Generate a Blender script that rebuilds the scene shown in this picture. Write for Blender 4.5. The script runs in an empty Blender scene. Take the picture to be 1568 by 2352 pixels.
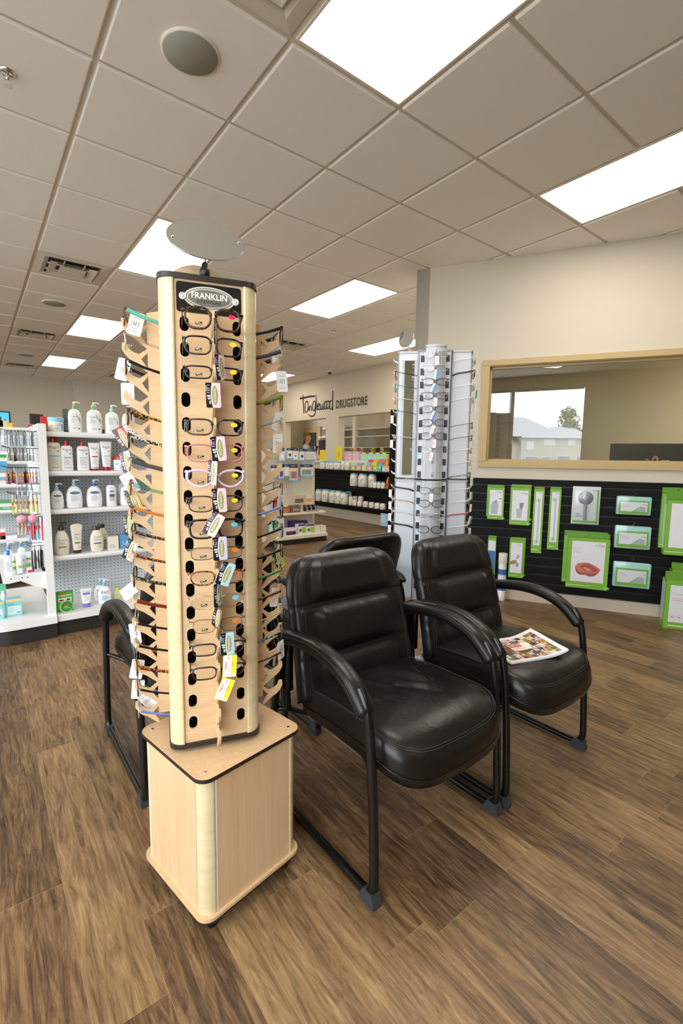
import bpy, bmesh, math, random
from mathutils import Vector, Matrix, Euler
PI = math.pi
random.seed(7)
S = bpy.context.scene
COL = S.collection

# ---------------------------------------------------------------- camera
F_PX = 1087.269
CAM = Vector((-1.1304, -1.8313, 1.23))
C_R = Vector((0.79085, -0.61186, 0.01362))
C_U = Vector((0.05853, 0.09777, 0.99349))
C_F = Vector((0.60921, 0.78490, -0.11313))
cd = bpy.data.cameras.new('camera')
cd.sensor_fit = 'VERTICAL'; cd.sensor_height = 36.0; cd.lens = 36.0 * F_PX / 2352.0
cd.clip_start = 0.05; cd.clip_end = 500
cam = bpy.data.objects.new('camera', cd); COL.objects.link(cam)
M3 = Matrix((C_R, C_U, -C_F)).transposed()
cam.matrix_world = Matrix.Translation(CAM) @ M3.to_4x4()
S.camera = cam

# ---------------------------------------------------------------- light and exposure
SKY = 6.4
PANEL = 8.0
S.view_settings.view_transform = 'Standard'; S.view_settings.look = 'None'
S.view_settings.gamma = 1.0; S.view_settings.use_curve_mapping = False
S.view_settings.exposure = 0.40
w = bpy.data.worlds.new('world'); S.world = w; w.use_nodes = True
bg = w.node_tree.nodes['Background']
bg.inputs[0].default_value = (0.90, 0.95, 1.0, 1); bg.inputs[1].default_value = SKY
S.cycles.use_denoising = True
S.cycles.max_bounces = 8; S.cycles.diffuse_bounces = 4; S.cycles.glossy_bounces = 4
S.cycles.transmission_bounces = 6; S.cycles.transparent_max_bounces = 24
S.cycles.caustics_reflective = False; S.cycles.caustics_refractive = False
S.cycles.sample_clamp_indirect = 6.0

# ---------------------------------------------------------------- points on planes of the room
def ray(px, py): return C_F + C_R * ((px - 784) / F_PX) + C_U * ((1176 - py) / F_PX)
def on_z(px, py, z): d = ray(px, py); return CAM + d * ((z - CAM.z) / d.z)
def on_y(px, py, y): d = ray(px, py); return CAM + d * ((y - CAM.y) / d.y)
def on_x(px, py, x): d = ray(px, py); return CAM + d * ((x - CAM.x) / d.x)
WA = Vector((2.132, 1.309)); WD = Vector((0.4926, -0.8703)); WN = Vector((-0.8703, -0.4926))   # angled wall on the right: corner, run, normal
def on_wall(px, py, off=0.0):          # -> (distance along the angled wall, height)
    d = ray(px, py); a = WA + WN * off
    t = ((a - CAM.xy).dot(WN)) / d.xy.dot(WN); p = CAM + d * t
    return (p.xy - a).dot(WD), p.z
WRZ = math.atan2(WD.y, WD.x)
def wall_pt(s, z, off=0.0): q = WA + WD * s + WN * off; return Vector((q.x, q.y, z))

# ---------------------------------------------------------------- materials
MATS = {}
def srgb(c):
    def f(v): v /= 255.0; return v / 12.92 if v <= 0.04045 else ((v + 0.055) / 1.055) ** 2.4
    return tuple(f(v) for v in c)
def nodes_of(name):
    m = bpy.data.materials.new(name); m.use_nodes = True
    nt = m.node_tree; return m, nt, nt.nodes['Principled BSDF']
def mat(name, rgb, rough=0.5, metal=0.0, spec=0.5, coat=0.0, vary=0.06, scale=30.0, bump=0.0):
    if name in MATS: return MATS[name]
    m, nt, b = nodes_of(name); c = srgb(rgb)
    b.inputs['Roughness'].default_value = rough; b.inputs['Metallic'].default_value = metal
    b.inputs['Specular IOR Level'].default_value = spec; b.inputs['Coat Weight'].default_value = coat
    n = nt.nodes.new('ShaderNodeTexNoise'); n.inputs['Scale'].default_value = scale; n.inputs['Detail'].default_value = 2
    tc = nt.nodes.new('ShaderNodeTexCoord'); nt.links.new(tc.outputs['Object'], n.inputs['Vector'])
    r = nt.nodes.new('ShaderNodeMapRange'); nt.links.new(n.outputs['Fac'], r.inputs['Value'])
    r.inputs['To Min'].default_value = 1 - vary; r.inputs['To Max'].default_value = 1 + vary
    v = nt.nodes.new('ShaderNodeVectorMath'); v.operation = 'SCALE'; v.inputs[0].default_value = c
    nt.links.new(r.outputs[0], v.inputs['Scale']); nt.links.new(v.outputs[0], b.inputs['Base Color'])
    if bump:
        bp = nt.nodes.new('ShaderNodeBump'); bp.inputs['Strength'].default_value = bump; bp.inputs['Distance'].default_value = 0.002
        nt.links.new(n.outputs['Fac'], bp.inputs['Height']); nt.links.new(bp.outputs[0], b.inputs['Normal'])
    MATS[name] = m; return m
def C_(rgb, rough=0.45): return mat('colour_%d_%d_%d' % tuple(rgb), rgb, rough, vary=0.02)
def emis(name, rgb, strength):
    if name in MATS: return MATS[name]
    m, nt, b = nodes_of(name); c = srgb(rgb)
    b.inputs['Base Color'].default_value = (*c, 1); b.inputs['Emission Color'].default_value = (*c, 1)
    b.inputs['Emission Strength'].default_value = strength
    MATS[name] = m; return m
def clear(name, tint=(1, 1, 1), gloss=0.08, rough=0.02):
    if name in MATS: return MATS[name]
    m = bpy.data.materials.new(name); m.use_nodes = True; nt = m.node_tree; nt.nodes.clear()
    o = nt.nodes.new('ShaderNodeOutputMaterial'); t = nt.nodes.new('ShaderNodeBsdfTransparent'); t.inputs[0].default_value = (*tint, 1)
    g = nt.nodes.new('ShaderNodeBsdfGlossy'); g.inputs['Roughness'].default_value = rough
    mx = nt.nodes.new('ShaderNodeMixShader'); lw_ = nt.nodes.new('ShaderNodeLayerWeight'); lw_.inputs[0].default_value = .5
    pw = nt.nodes.new('ShaderNodeMath'); pw.operation = 'POWER'; pw.inputs[1].default_value = 4.0; nt.links.new(lw_.outputs['Facing'], pw.inputs[0])
    fr = nt.nodes.new('ShaderNodeMath'); fr.operation = 'MULTIPLY'; fr.inputs[1].default_value = .6; nt.links.new(pw.outputs[0], fr.inputs[0])
    ad = nt.nodes.new('ShaderNodeMath'); ad.operation = 'ADD'; ad.inputs[1].default_value = gloss; ad.use_clamp = True
    nt.links.new(fr.outputs[0], ad.inputs[0]); nt.links.new(ad.outputs[0], mx.inputs[0])
    nt.links.new(t.outputs[0], mx.inputs[1]); nt.links.new(g.outputs[0], mx.inputs[2]); nt.links.new(mx.outputs[0], o.inputs[0])
    MATS[name] = m; return m
def wood(name, c1, c2, rough, stretch=(1, 1, 0.05), scale=60, axis_noise=6.0, coat=0.0):
    if name in MATS: return MATS[name]
    m, nt, b = nodes_of(name); N = nt.nodes; L = nt.links
    tc = N.new('ShaderNodeTexCoord'); mp = N.new('ShaderNodeMapping'); mp.inputs['Scale'].default_value = stretch
    L.new(tc.outputs['Object'], mp.inputs[0])
    n1 = N.new('ShaderNodeTexNoise'); n1.inputs['Scale'].default_value = scale; n1.inputs['Detail'].default_value = 4; n1.inputs['Distortion'].default_value = .6
    n2 = N.new('ShaderNodeTexNoise'); n2.inputs['Scale'].default_value = axis_noise; n2.inputs['Detail'].default_value = 2
    L.new(mp.outputs[0], n1.inputs[0]); L.new(tc.outputs['Object'], n2.inputs[0])
    mx = N.new('ShaderNodeMath'); mx.operation = 'MULTIPLY_ADD'; mx.inputs[1].default_value = .6
    L.new(n1.outputs[0], mx.inputs[0]); h = N.new('ShaderNodeMath'); h.operation = 'MULTIPLY'; h.inputs[1].default_value = .4
    L.new(n2.outputs[0], h.inputs[0]); L.new(h.outputs[0], mx.inputs[2])
    cr = N.new('ShaderNodeValToRGB'); cr.color_ramp.elements[0].position = .3; cr.color_ramp.elements[1].position = .7
    cr.color_ramp.elements[0].color = (*srgb(c1), 1); cr.color_ramp.elements[1].color = (*srgb(c2), 1)
    L.new(mx.outputs[0], cr.inputs[0]); L.new(cr.outputs[0], b.inputs['Base Color'])
    b.inputs['Roughness'].default_value = rough; b.inputs['Coat Weight'].default_value = coat
    MATS[name] = m; return m
def mottle(name, c1, c2, scale=180, rough=0.25, lo=.46, hi=.54):
    if name in MATS: return MATS[name]
    m, nt, b = nodes_of(name); N = nt.nodes; L = nt.links
    tc = N.new('ShaderNodeTexCoord'); n = N.new('ShaderNodeTexNoise'); n.inputs['Scale'].default_value = scale; n.inputs['Detail'].default_value = 1.5
    L.new(tc.outputs['Object'], n.inputs[0]); cr = N.new('ShaderNodeValToRGB')
    cr.color_ramp.elements[0].position = lo; cr.color_ramp.elements[1].position = hi
    cr.color_ramp.elements[0].color = (*srgb(c1), 1); cr.color_ramp.elements[1].color = (*srgb(c2), 1)
    L.new(n.outputs[0], cr.inputs[0]); L.new(cr.outputs[0], b.inputs['Base Color']); b.inputs['Roughness'].default_value = rough
    MATS[name] = m; return m
def pegboard_mat(name, rgb, horiz='X'):
    if name in MATS: return MATS[name]
    m, nt, b = nodes_of(name); N = nt.nodes; L = nt.links
    tc = N.new('ShaderNodeTexCoord'); sp = N.new('ShaderNodeSeparateXYZ'); L.new(tc.outputs['Object'], sp.inputs[0])
    def frac(sock):
        a = N.new('ShaderNodeMath'); a.operation = 'MULTIPLY'; a.inputs[1].default_value = 1 / .0254; L.new(sock, a.inputs[0])
        f = N.new('ShaderNodeMath'); f.operation = 'FRACT'; L.new(a.outputs[0], f.inputs[0])
        s = N.new('ShaderNodeMath'); s.operation = 'SUBTRACT'; s.inputs[1].default_value = .5; L.new(f.outputs[0], s.inputs[0])
        q = N.new('ShaderNodeMath'); q.operation = 'MULTIPLY'; L.new(s.outputs[0], q.inputs[0]); L.new(s.outputs[0], q.inputs[1]); return q.outputs[0]
    ad = N.new('ShaderNodeMath'); ad.operation = 'ADD'; L.new(frac(sp.outputs[horiz]), ad.inputs[0]); L.new(frac(sp.outputs['Z']), ad.inputs[1])
    lt = N.new('ShaderNodeMath'); lt.operation = 'LESS_THAN'; lt.inputs[1].default_value = .018; L.new(ad.outputs[0], lt.inputs[0])
    mx = N.new('ShaderNodeMix'); mx.data_type = 'RGBA'; L.new(lt.outputs[0], mx.inputs['Factor'])
    mx.inputs['A'].default_value = (*srgb(rgb), 1); mx.inputs['B'].default_value = (.02, .02, .025, 1)
    L.new(mx.outputs['Result'], b.inputs['Base Color']); b.inputs['Roughness'].default_value = .45
    MATS[name] = m; return m

# ---------------------------------------------------------------- mesh building
class MB:
    def __init__(s): s.v = []; s.f = []; s.mi = []; s.sm = []; s.mats = []; s.M = None
    def _m(s, m):
        if m not in s.mats: s.mats.append(m)
        return s.mats.index(m)
    def add(s, vs, fs, m, smooth=False, M=None):
        M = M if M is not None else s.M
        o = len(s.v)
        for p in vs:
            p = Vector(p); s.v.append(tuple(M @ p) if M is not None else tuple(p))
        k = s._m(m)
        for f in fs: s.f.append([i + o for i in f]); s.mi.append(k); s.sm.append(smooth)
        return s
    def box(s, x0, x1, y0, y1, z0, z1, m, M=None):
        vs = [(x, y, z) for z in (z0, z1) for y in (y0, y1) for x in (x0, x1)]
        return s.add(vs, [(0, 2, 3, 1), (4, 5, 7, 6), (0, 1, 5, 4), (2, 6, 7, 3), (0, 4, 6, 2), (1, 3, 7, 5)], m, M=M)
    def rbox(s, x0, x1, y0, y1, z0, z1, r, m, seg=2, smooth=True, M=None):
        bm = bmesh.new(); bmesh.ops.create_cube(bm, size=1)
        for v in bm.verts: v.co = Vector(((x0 + x1) / 2 + v.co.x * (x1 - x0), (y0 + y1) / 2 + v.co.y * (y1 - y0), (z0 + z1) / 2 + v.co.z * (z1 - z0)))
        bmesh.ops.bevel(bm, geom=bm.edges[:], offset=r, segments=seg, affect='EDGES', profile=.5)
        bm.verts.index_update(); s.add([v.co[:] for v in bm.verts], [[v.index for v in f.verts] for f in bm.faces], m, smooth, M); bm.free(); return s
    def prism(s, pts, a0, a1, m, axis='z', smooth=False, M=None, caps=True):   # polygon extruded along an axis
        n = len(pts)
        def P(p, a): return (p[0], p[1], a) if axis == 'z' else ((p[0], a, p[1]) if axis == 'y' else (a, p[0], p[1]))
        vs = [P(p, a0) for p in pts] + [P(p, a1) for p in pts]
        s.add(vs, [(i, (i + 1) % n, n + (i + 1) % n, n + i) for i in range(n)], m, smooth, M)
        if caps: s.add(vs, [list(range(n))[::-1], list(range(n, 2 * n))], m, False, M)
        return s
    def loft(s, rings, m, smooth=True, caps=True, closed=True, M=None):
        n = len(rings[0]); vs = [p for r in rings for p in r]; fs = []
        for k in range(len(rings) - 1):
            for i in range(n if closed else n - 1):
                j = (i + 1) % n; fs.append((k * n + i, k * n + j, (k + 1) * n + j, (k + 1) * n + i))
        s.add(vs, fs, m, smooth, M)
        if caps: s.add(rings[0] + rings[-1], [list(range(n))[::-1], list(range(n, 2 * n))], m, False, M)
        return s
    def lathe(s, prof, m, n=20, c=(0, 0), smooth=True, caps=True, M=None):
        return s.loft([[(c[0] + r * math.cos(2 * PI * i / n), c[1] + r * math.sin(2 * PI * i / n), z) for i in range(n)] for r, z in prof], m, smooth, caps, True, M)
    def tube(s, path, r, m, n=8, smooth=True, closed=False, flat=None, M=None):
        P = [Vector(p) for p in path]; K = len(P); rings = []; up = None
        for k in range(K):
            if closed: t = (P[(k + 1) % K] - P[k - 1])
            else: t = P[min(k + 1, K - 1)] - P[max(k - 1, 0)]
            t.normalize()
            if up is None:
                up = Vector((0, 0, 1)) if abs(t.z) < .9 else Vector((0, 1, 0))
            a = t.cross(up)
            if a.length < 1e-6: a = t.cross(Vector((1, 0, 0)))
            a.normalize(); b = a.cross(t).normalized(); up = b
            rr = r[k] if isinstance(r, (list, tuple)) else r
            ra, rb = (rr * flat[0], rr * flat[1]) if flat else (rr, rr)
            rings.append([tuple(P[k] + a * (ra * math.cos(2 * PI * i / n)) + b * (rb * math.sin(2 * PI * i / n))) for i in range(n)])
        if closed: rings.append(rings[0])
        return s.loft(rings, m, smooth, not closed, True, M)
    def build(s, name, parent=None, loc=None, rz=0.0, label=None):
        me = bpy.data.meshes.new(name); me.from_pydata(s.v, [], s.f)
        for m in s.mats: me.materials.append(m)
        me.polygons.foreach_set('material_index', s.mi); me.polygons.foreach_set('use_smooth', s.sm)
        me.validate(); me.update()
        o = bpy.data.objects.new(name, me); COL.objects.link(o)
        if parent: o.parent = parent
        if loc is not None: o.location = loc
        o.rotation_euler.z = rz
        if label: o['label'] = label
        return o
def tag(o, label, cat, group=None, kind=None):
    if label: o['label'] = label
    if cat: o['category'] = cat
    if group: o['group'] = group
    if kind: o['kind'] = kind
    return o
def struct(o): o['kind'] = 'structure'; return o
def thing(name, label, cat, loc=(0, 0, 0), rz=0.0, group=None):
    o = bpy.data.objects.new(name, None); COL.objects.link(o); o.location = loc; o.rotation_euler.z = rz
    o.empty_display_size = .05
    return tag(o, label, cat, group)
def dup(root):
    r = root.copy(); COL.objects.link(r)
    def rec(a, b):
        for ch in [o for o in a.children]:
            c = ch.copy(); COL.objects.link(c); c.parent = b; rec(ch, c)
    rec(root, r); return r
TXT = {}
def glyphs(text, bold=0.0, narrow=1.0, res=2):
    key = (text, bold, res)
    if key not in TXT:
        cu = bpy.data.curves.new('lettering', 'FONT'); cu.body = text; cu.size = 1.0; cu.resolution_u = res; cu.offset = bold
        ob = bpy.data.objects.new('lettering', cu); COL.objects.link(ob)
        dg = bpy.context.evaluated_depsgraph_get(); me = bpy.data.meshes.new_from_object(ob.evaluated_get(dg))
        vs = [v.co.xy[:] for v in me.vertices]; fs = [list(p.vertices) for p in me.polygons]
        bpy.data.objects.remove(ob); bpy.data.curves.remove(cu); bpy.data.meshes.remove(me)
        xs = [v[0] for v in vs] or [0]; zs = [v[1] for v in vs] or [0]
        TXT[key] = (vs, fs, min(xs), max(xs), min(zs), max(zs))
    return TXT[key]
def text_fit(text, x0, x1, z0, z1, bold=0.0):       # vertices (x, z) of the text filling a rectangle
    vs, fs, a, b, c, d = glyphs(text, bold)
    return [(x0 + (x - a) / max(b - a, 1e-6) * (x1 - x0), z0 + (z - c) / max(d - c, 1e-6) * (z1 - z0)) for x, z in vs], fs
def put_text(mb, text, x0, x1, z0, z1, m, fmap, bold=0.0):
    v2, fs = text_fit(text, x0, x1, z0, z1, bold); mb.add([fmap(x, z) for x, z in v2], fs, m)
def put_rect(mb, x0, x1, z0, z1, m, fmap, nx=6, nz=1):
    vs = []; fs = []
    for j in range(nz + 1):
        for i in range(nx + 1): vs.append(fmap(x0 + (x1 - x0) * i / nx, z0 + (z1 - z0) * j / nz))
    for j in range(nz):
        for i in range(nx): a = j * (nx + 1) + i; fs.append((a, a + 1, a + nx + 2, a + nx + 1))
    mb.add(vs, fs, m)
def put_disc(mb, cx, cz, rx, rz_, m, fmap, n=16, a0=0.0):
    vs = [fmap(cx, cz)] + [fmap(cx + rx * math.cos(2 * PI * i / n), cz + rz_ * math.sin(2 * PI * i / n)) for i in range(n)]
    mb.add(vs, [(0, 1 + i, 1 + (i + 1) % n) for i in range(n)], m)
def put_poly(mb, pts, m, fmap): mb.add([fmap(*p) for p in pts], [list(range(len(pts)))], m)
def put_lines(mb, x0, x1, z0, z1, n, m, fmap, nx=4):    # rows of small print
    h = (z1 - z0) / n
    for i in range(n): put_rect(mb, x0, x0 + (x1 - x0) * (.65 + .35 * ((i * 7) % 5) / 4), z1 - h * (i + .6), z1 - h * (i + .25), m, fmap, nx)

# ---------------------------------------------------------------- base materials
WHITE = mat('white_paint', (226, 222, 214), .6, vary=.015, scale=8)
WALLM = mat('wall_paint', (208, 200, 184), .75, vary=.02, scale=5, bump=.03)
PHARM = mat('pharmacy_wall_paint', (205, 194, 172), .75, vary=.02, scale=5)
TANM = mat('window_frame_paint', (190, 166, 118), .45, vary=.03)
BASEM = mat('baseboard_vinyl', (200, 188, 168), .5)
BLACKSLAT = mat('black_slatwall_melamine', (20, 20, 22), .55, spec=.15, vary=.05)
OFFICE = mat('office_wall_paint', (206, 197, 166), .7, vary=.03, scale=4)
TILEM = mat('ceiling_tile', (250, 246, 240), .9, vary=.035, scale=260)
GRIDM = mat('ceiling_grid_metal', (214, 206, 190), .55, vary=.02)
SHELFW = mat('shelf_white_enamel', (232, 232, 232), .4, vary=.015)
KICK = mat('black_kick_plate', (34, 30, 28), .5)
METAL = mat('chrome', (215, 215, 215), .15, 1.0)
DARK = mat('black_plastic', (22, 22, 22), .4)
WIRE = mat('dark_wire', (70, 66, 64), .35, .8)
PEG = pegboard_mat('pegboard_x', (212, 218, 222), 'X')
PEGY = pegboard_mat('pegboard_y', (228, 230, 232), 'Y')
CREAM = pegboard_mat('cream_pegboard', (222, 214, 198), 'X')
CREAMW = mat('cream_enamel', (226, 218, 202), .4)
PRINT = C_((120, 122, 126), .6); INK = C_((45, 45, 50), .6)

# ---------------------------------------------------------------- floor of wood planks
def floor_material():
    m, nt, b = nodes_of('wood_plank_floor'); N = nt.nodes; L = nt.links
    tc = N.new('ShaderNodeTexCoord'); at = N.new('ShaderNodeAttribute'); at.attribute_name = 'plank'
    sx = N.new('ShaderNodeSeparateXYZ'); L.new(at.outputs['Vector'], sx.inputs[0])
    off = N.new('ShaderNodeVectorMath'); off.operation = 'SCALE'; off.inputs['Scale'].default_value = 37.0; L.new(at.outputs['Vector'], off.inputs[0])
    mp = N.new('ShaderNodeMapping'); mp.inputs['Scale'].default_value = (1, .11, 1); L.new(tc.outputs['Object'], mp.inputs[0])
    ad = N.new('ShaderNodeVectorMath'); L.new(mp.outputs[0], ad.inputs[0]); L.new(off.outputs[0], ad.inputs[1])
    n1 = N.new('ShaderNodeTexNoise'); n1.inputs['Scale'].default_value = 34; n1.inputs['Detail'].default_value = 9; n1.inputs['Roughness'].default_value = .78; n1.inputs['Distortion'].default_value = 1.6
    L.new(ad.outputs[0], n1.inputs[0])
    n2 = N.new('ShaderNodeTexNoise'); n2.inputs['Scale'].default_value = 9; n2.inputs['Detail'].default_value = 3; n2.inputs['Distortion'].default_value = 2.0
    L.new(ad.outputs[0], n2.inputs[0])
    wv = N.new('ShaderNodeMath'); wv.operation = 'MULTIPLY'; wv.inputs[1].default_value = 26; L.new(n2.outputs[0], wv.inputs[0])
    sn = N.new('ShaderNodeMath'); sn.operation = 'SINE'; L.new(wv.outputs[0], sn.inputs[0])
    s2 = N.new('ShaderNodeMath'); s2.operation = 'MULTIPLY_ADD'; s2.inputs[1].default_value = .03; L.new(sn.outputs[0], s2.inputs[0]); L.new(n1.outputs[0], s2.inputs[2])
    n3 = N.new('ShaderNodeTexNoise'); n3.inputs['Scale'].default_value = 6; n3.inputs['Detail'].default_value = 3
    m3 = N.new('ShaderNodeMapping'); m3.inputs['Scale'].default_value = (1, .4, 1); L.new(tc.outputs['Object'], m3.inputs[0]); L.new(m3.outputs[0], n3.inputs[0])
    n4 = N.new('ShaderNodeTexNoise'); n4.inputs['Scale'].default_value = 150; n4.inputs['Detail'].default_value = 4; n4.inputs['Distortion'].default_value = .8
    m4 = N.new('ShaderNodeMapping'); m4.inputs['Scale'].default_value = (1, .05, 1); L.new(tc.outputs['Object'], m4.inputs[0]); L.new(m4.outputs[0], n4.inputs[0])
    a4 = N.new('ShaderNodeMath'); a4.operation = 'MULTIPLY_ADD'; a4.inputs[1].default_value = .22; L.new(n4.outputs[0], a4.inputs[0]); a5 = N.new('ShaderNodeMath'); a5.operation = 'SUBTRACT'; a5.inputs[1].default_value = .11; L.new(s2.outputs[0], a5.inputs[0]); L.new(a5.outputs[0], a4.inputs[2]); s2 = a4
    s3 = N.new('ShaderNodeMath'); s3.operation = 'MULTIPLY_ADD'; s3.inputs[1].default_value = .22; L.new(n3.outputs[0], s3.inputs[0]); L.new(s2.outputs[0], s3.inputs[2])
    s4 = N.new('ShaderNodeMath'); s4.operation = 'MULTIPLY_ADD'; s4.inputs[1].default_value = .16; L.new(sx.outputs['X'], s4.inputs[0]); L.new(s3.outputs[0], s4.inputs[2])
    cr = N.new('ShaderNodeValToRGB'); e = cr.color_ramp.elements
    e[0].position = .50; e[0].color = (*srgb((58, 42, 29)), 1); e[1].position = .95; e[1].color = (*srgb((170, 140, 98)), 1)
    for p, c in ((.58, (84, 62, 42)), (.68, (112, 86, 58)), (.80, (138, 110, 76))):
        q = e.new(p); q.color = (*srgb(c), 1)
    L.new(s4.outputs[0], cr.inputs[0])
    ed = N.new('ShaderNodeMath'); ed.operation = 'GREATER_THAN'; ed.inputs[1].default_value = .5; L.new(sx.outputs['Z'], ed.inputs[0])
    mx = N.new('ShaderNodeMix'); mx.data_type = 'RGBA'; L.new(ed.outputs[0], mx.inputs['Factor'])
    mx.inputs['B'].default_value = (*srgb((146, 124, 98)), 1); L.new(cr.outputs[0], mx.inputs['A'])
    L.new(mx.outputs['Result'], b.inputs['Base Color']); b.inputs['Roughness'].default_value = .36
    rr = N.new('ShaderNodeMapRange'); rr.inputs['To Min'].default_value = .34; rr.inputs['To Max'].default_value = .5
    L.new(n1.outputs[0], rr.inputs[0]); L.new(rr.outputs[0], b.inputs['Roughness'])
    bp = N.new('ShaderNodeBump'); bp.inputs['Strength'].default_value = .12; bp.inputs['Distance'].default_value = .001
    L.new(n1.outputs[0], bp.inputs['Height']); L.new(bp.outputs[0], b.inputs['Normal'])
    return m
def clip_outside(ob, off):          # cut away what would lie outside the storefront wall
    bm = bmesh.new(); bm.from_mesh(ob.data); nrm = Vector((-.8096, -.587, 0)); co = Vector((-3.10, -1.74, 0)) + nrm * off
    bmesh.ops.bisect_plane(bm, geom=bm.verts[:] + bm.edges[:] + bm.faces[:], plane_co=co, plane_no=nrm, clear_outer=True)
    bm.to_mesh(ob.data); bm.free()
def build_floor():
    W = .1519; X0 = .067; LEN = 1.219; X_LO, X_HI, Y_LO, Y_HI = -13, 9.5, -7.5, 11.2
    known = {-8: -.371, -7: .38, -6: -.624, -3: -1.08, -1: -.852, 0: -1.117, 2: -1.279, 3: -.886, 5: -1.195, 7: -1.022}
    vs, fs, at = [], [], []
    rnd = random.Random(3); g = .0011
    i0 = int(math.floor((X_LO - X0) / W)); i1 = int(math.ceil((X_HI - X0) / W))
    def quad(x0, x1, y0, y1, a):
        o = len(vs); vs.extend([(x0, y0, 0), (x1, y0, 0), (x1, y1, 0), (x0, y1, 0)]); fs.append((o, o + 1, o + 2, o + 3)); at.append(a)
    for i in range(i0, i1):
        x0 = X0 + i * W; x1 = x0 + W
        off = known.get(i, rnd.uniform(0, LEN)); k0 = math.floor((Y_LO - off) / LEN); k1 = math.ceil((Y_HI - off) / LEN)
        for k in range(k0, k1):
            y0 = off + k * LEN; y1 = y0 + LEN; r = rnd.random(); r2 = rnd.random()
            quad(x0, x1 - g, y0, y1 - g, (r, r2, 0)); quad(x0, x1 - g, y1 - g, y1, (r, r2, 1))
        quad(x1 - g, x1, off + k0 * LEN, off + k1 * LEN, (.5, .5, 1 if i % 3 else .0))
    me = bpy.data.meshes.new('floor'); me.from_pydata(vs, [], fs); me.materials.append(floor_material())
    a = me.attributes.new('plank', 'FLOAT_VECTOR', 'FACE'); a.data.foreach_set('vector', [c for t in at for c in t])
    o = bpy.data.objects.new('floor', me); COL.objects.link(o); struct(o); clip_outside(o, .14)
build_floor()

# ---------------------------------------------------------------- ceiling: recessed grid with tiles hanging just below it
CE = 2.93; T = .6096
LIGHTS = [(0, -2), (0, 3), (0, 8), (0, 13), (3, -2), (3, 3), (3, 8), (6, 5), (6, 11), (-6, -2), (-6, 3), (-6, 8), (0, -7), (-3, -4), (-12, 3), (6, 0), (9, 5)]   # (column, row) of 2 x 4 ft panels
VENTS = [(-1, -1), (-1, 5), (-1, 10), (-1, 15), (4, 7), (2, 15)]
def build_ceiling():
    taken = set()
    for c, r in LIGHTS: taken |= {(c, r), (c, r + 1)}
    taken |= set(VENTS)
    mb = MB()
    X_LO, X_HI, Y_LO, Y_HI = -13.2, 9.6, -7.6, 11.3
    mb.add([(X_LO, Y_LO, CE), (X_HI, Y_LO, CE), (X_HI, Y_HI, CE), (X_LO, Y_HI, CE)], [(3, 2, 1, 0)], GRIDM)
    e0, e1, dz = .0125, .0185, .008
    for c in range(-21, 15):
        for r in range(-12, 18):
            if (c, r) in taken: continue
            x0, x1, y0, y1 = c * T, c * T + T, r * T, r * T + T
            A = [(x0 + e0, y0 + e0, CE), (x1 - e0, y0 + e0, CE), (x1 - e0, y1 - e0, CE), (x0 + e0, y1 - e0, CE)]
            B = [(x0 + e0, y0 + e0, CE - dz), (x1 - e0, y0 + e0, CE - dz), (x1 - e0, y1 - e0, CE - dz), (x0 + e0, y1 - e0, CE - dz)]
            D = [(x0 + e1, y0 + e1, CE - dz - .003), (x1 - e1, y0 + e1, CE - dz - .003), (x1 - e1, y1 - e1, CE - dz - .003), (x0 + e1, y1 - e1, CE - dz - .003)]
            mb.add(A + B + D, [(i, (i + 1) % 4, 4 + (i + 1) % 4, 4 + i) for i in range(4)] + [(4 + i, 4 + (i + 1) % 4, 8 + (i + 1) % 4, 8 + i) for i in range(4)] + [(11, 10, 9, 8)], TILEM)
    clip_outside(struct(mb.build('ceiling')), .14)
build_ceiling()
DIFF = emis('light_diffuser', (255, 246, 232), PANEL); FRW = mat('fixture_white', (235, 230, 220), .4)
LIGHT_LABELS = {(0, -2): 'large square-looking ceiling light panel cut by the top edge', (0, 3): 'ceiling light panel behind the oval mirror of the wooden rack',
 (0, 8): 'ceiling light panel left of the wooden rack, nearest of two there', (0, 13): 'smallest ceiling light panel at the far left',
 (3, -2): 'ceiling light panel at the right edge above the angled wall', (3, 3): 'ceiling light panel in the middle, right of the wooden rack',
 (6, 5): 'ceiling light panel just behind the round mirror of the silver spinner', (6, 11): 'ceiling light panel glimpsed behind the right fin of the wooden rack'}
for c, r in LIGHTS:
    t = thing('ceiling_light', LIGHT_LABELS.get((c, r), 'ceiling light panel behind the camera, out of the picture'), 'ceiling light', ((c + .5) * T, (r + 1) * T, CE), group='recessed ceiling light panels')
    hx, hy = T / 2 - .012, T - .012
    mb = MB()
    for a, b, cc, d in ((-hx, hx, -hy, -hy + .012), (-hx, hx, hy - .012, hy), (-hx, -hx + .012, -hy + .012, hy - .012), (hx - .012, hx, -hy + .012, hy - .012)): mb.box(a, b, cc, d, -.008, -.001, FRW)
    mb.build('light_frame', t)
    MB().box(-hx + .012, hx - .012, -hy + .012, hy - .012, -.006, -.002, DIFF).build('diffuser', t)
VM = mat('vent_enamel', (224, 218, 206), .45); VD = mat('vent_inside', (60, 55, 48), .7)
VL = ['ceiling air vent cut by the top edge beside the big light', 'ceiling air vent at left, largest of the row left of the wooden rack', 'ceiling air vent at left, second of the row',
      'ceiling air vent at the far left edge, third of the row', 'ceiling air vent right of the wooden rack behind its glasses', 'dark ceiling air vent low at left near the far wall']
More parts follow.
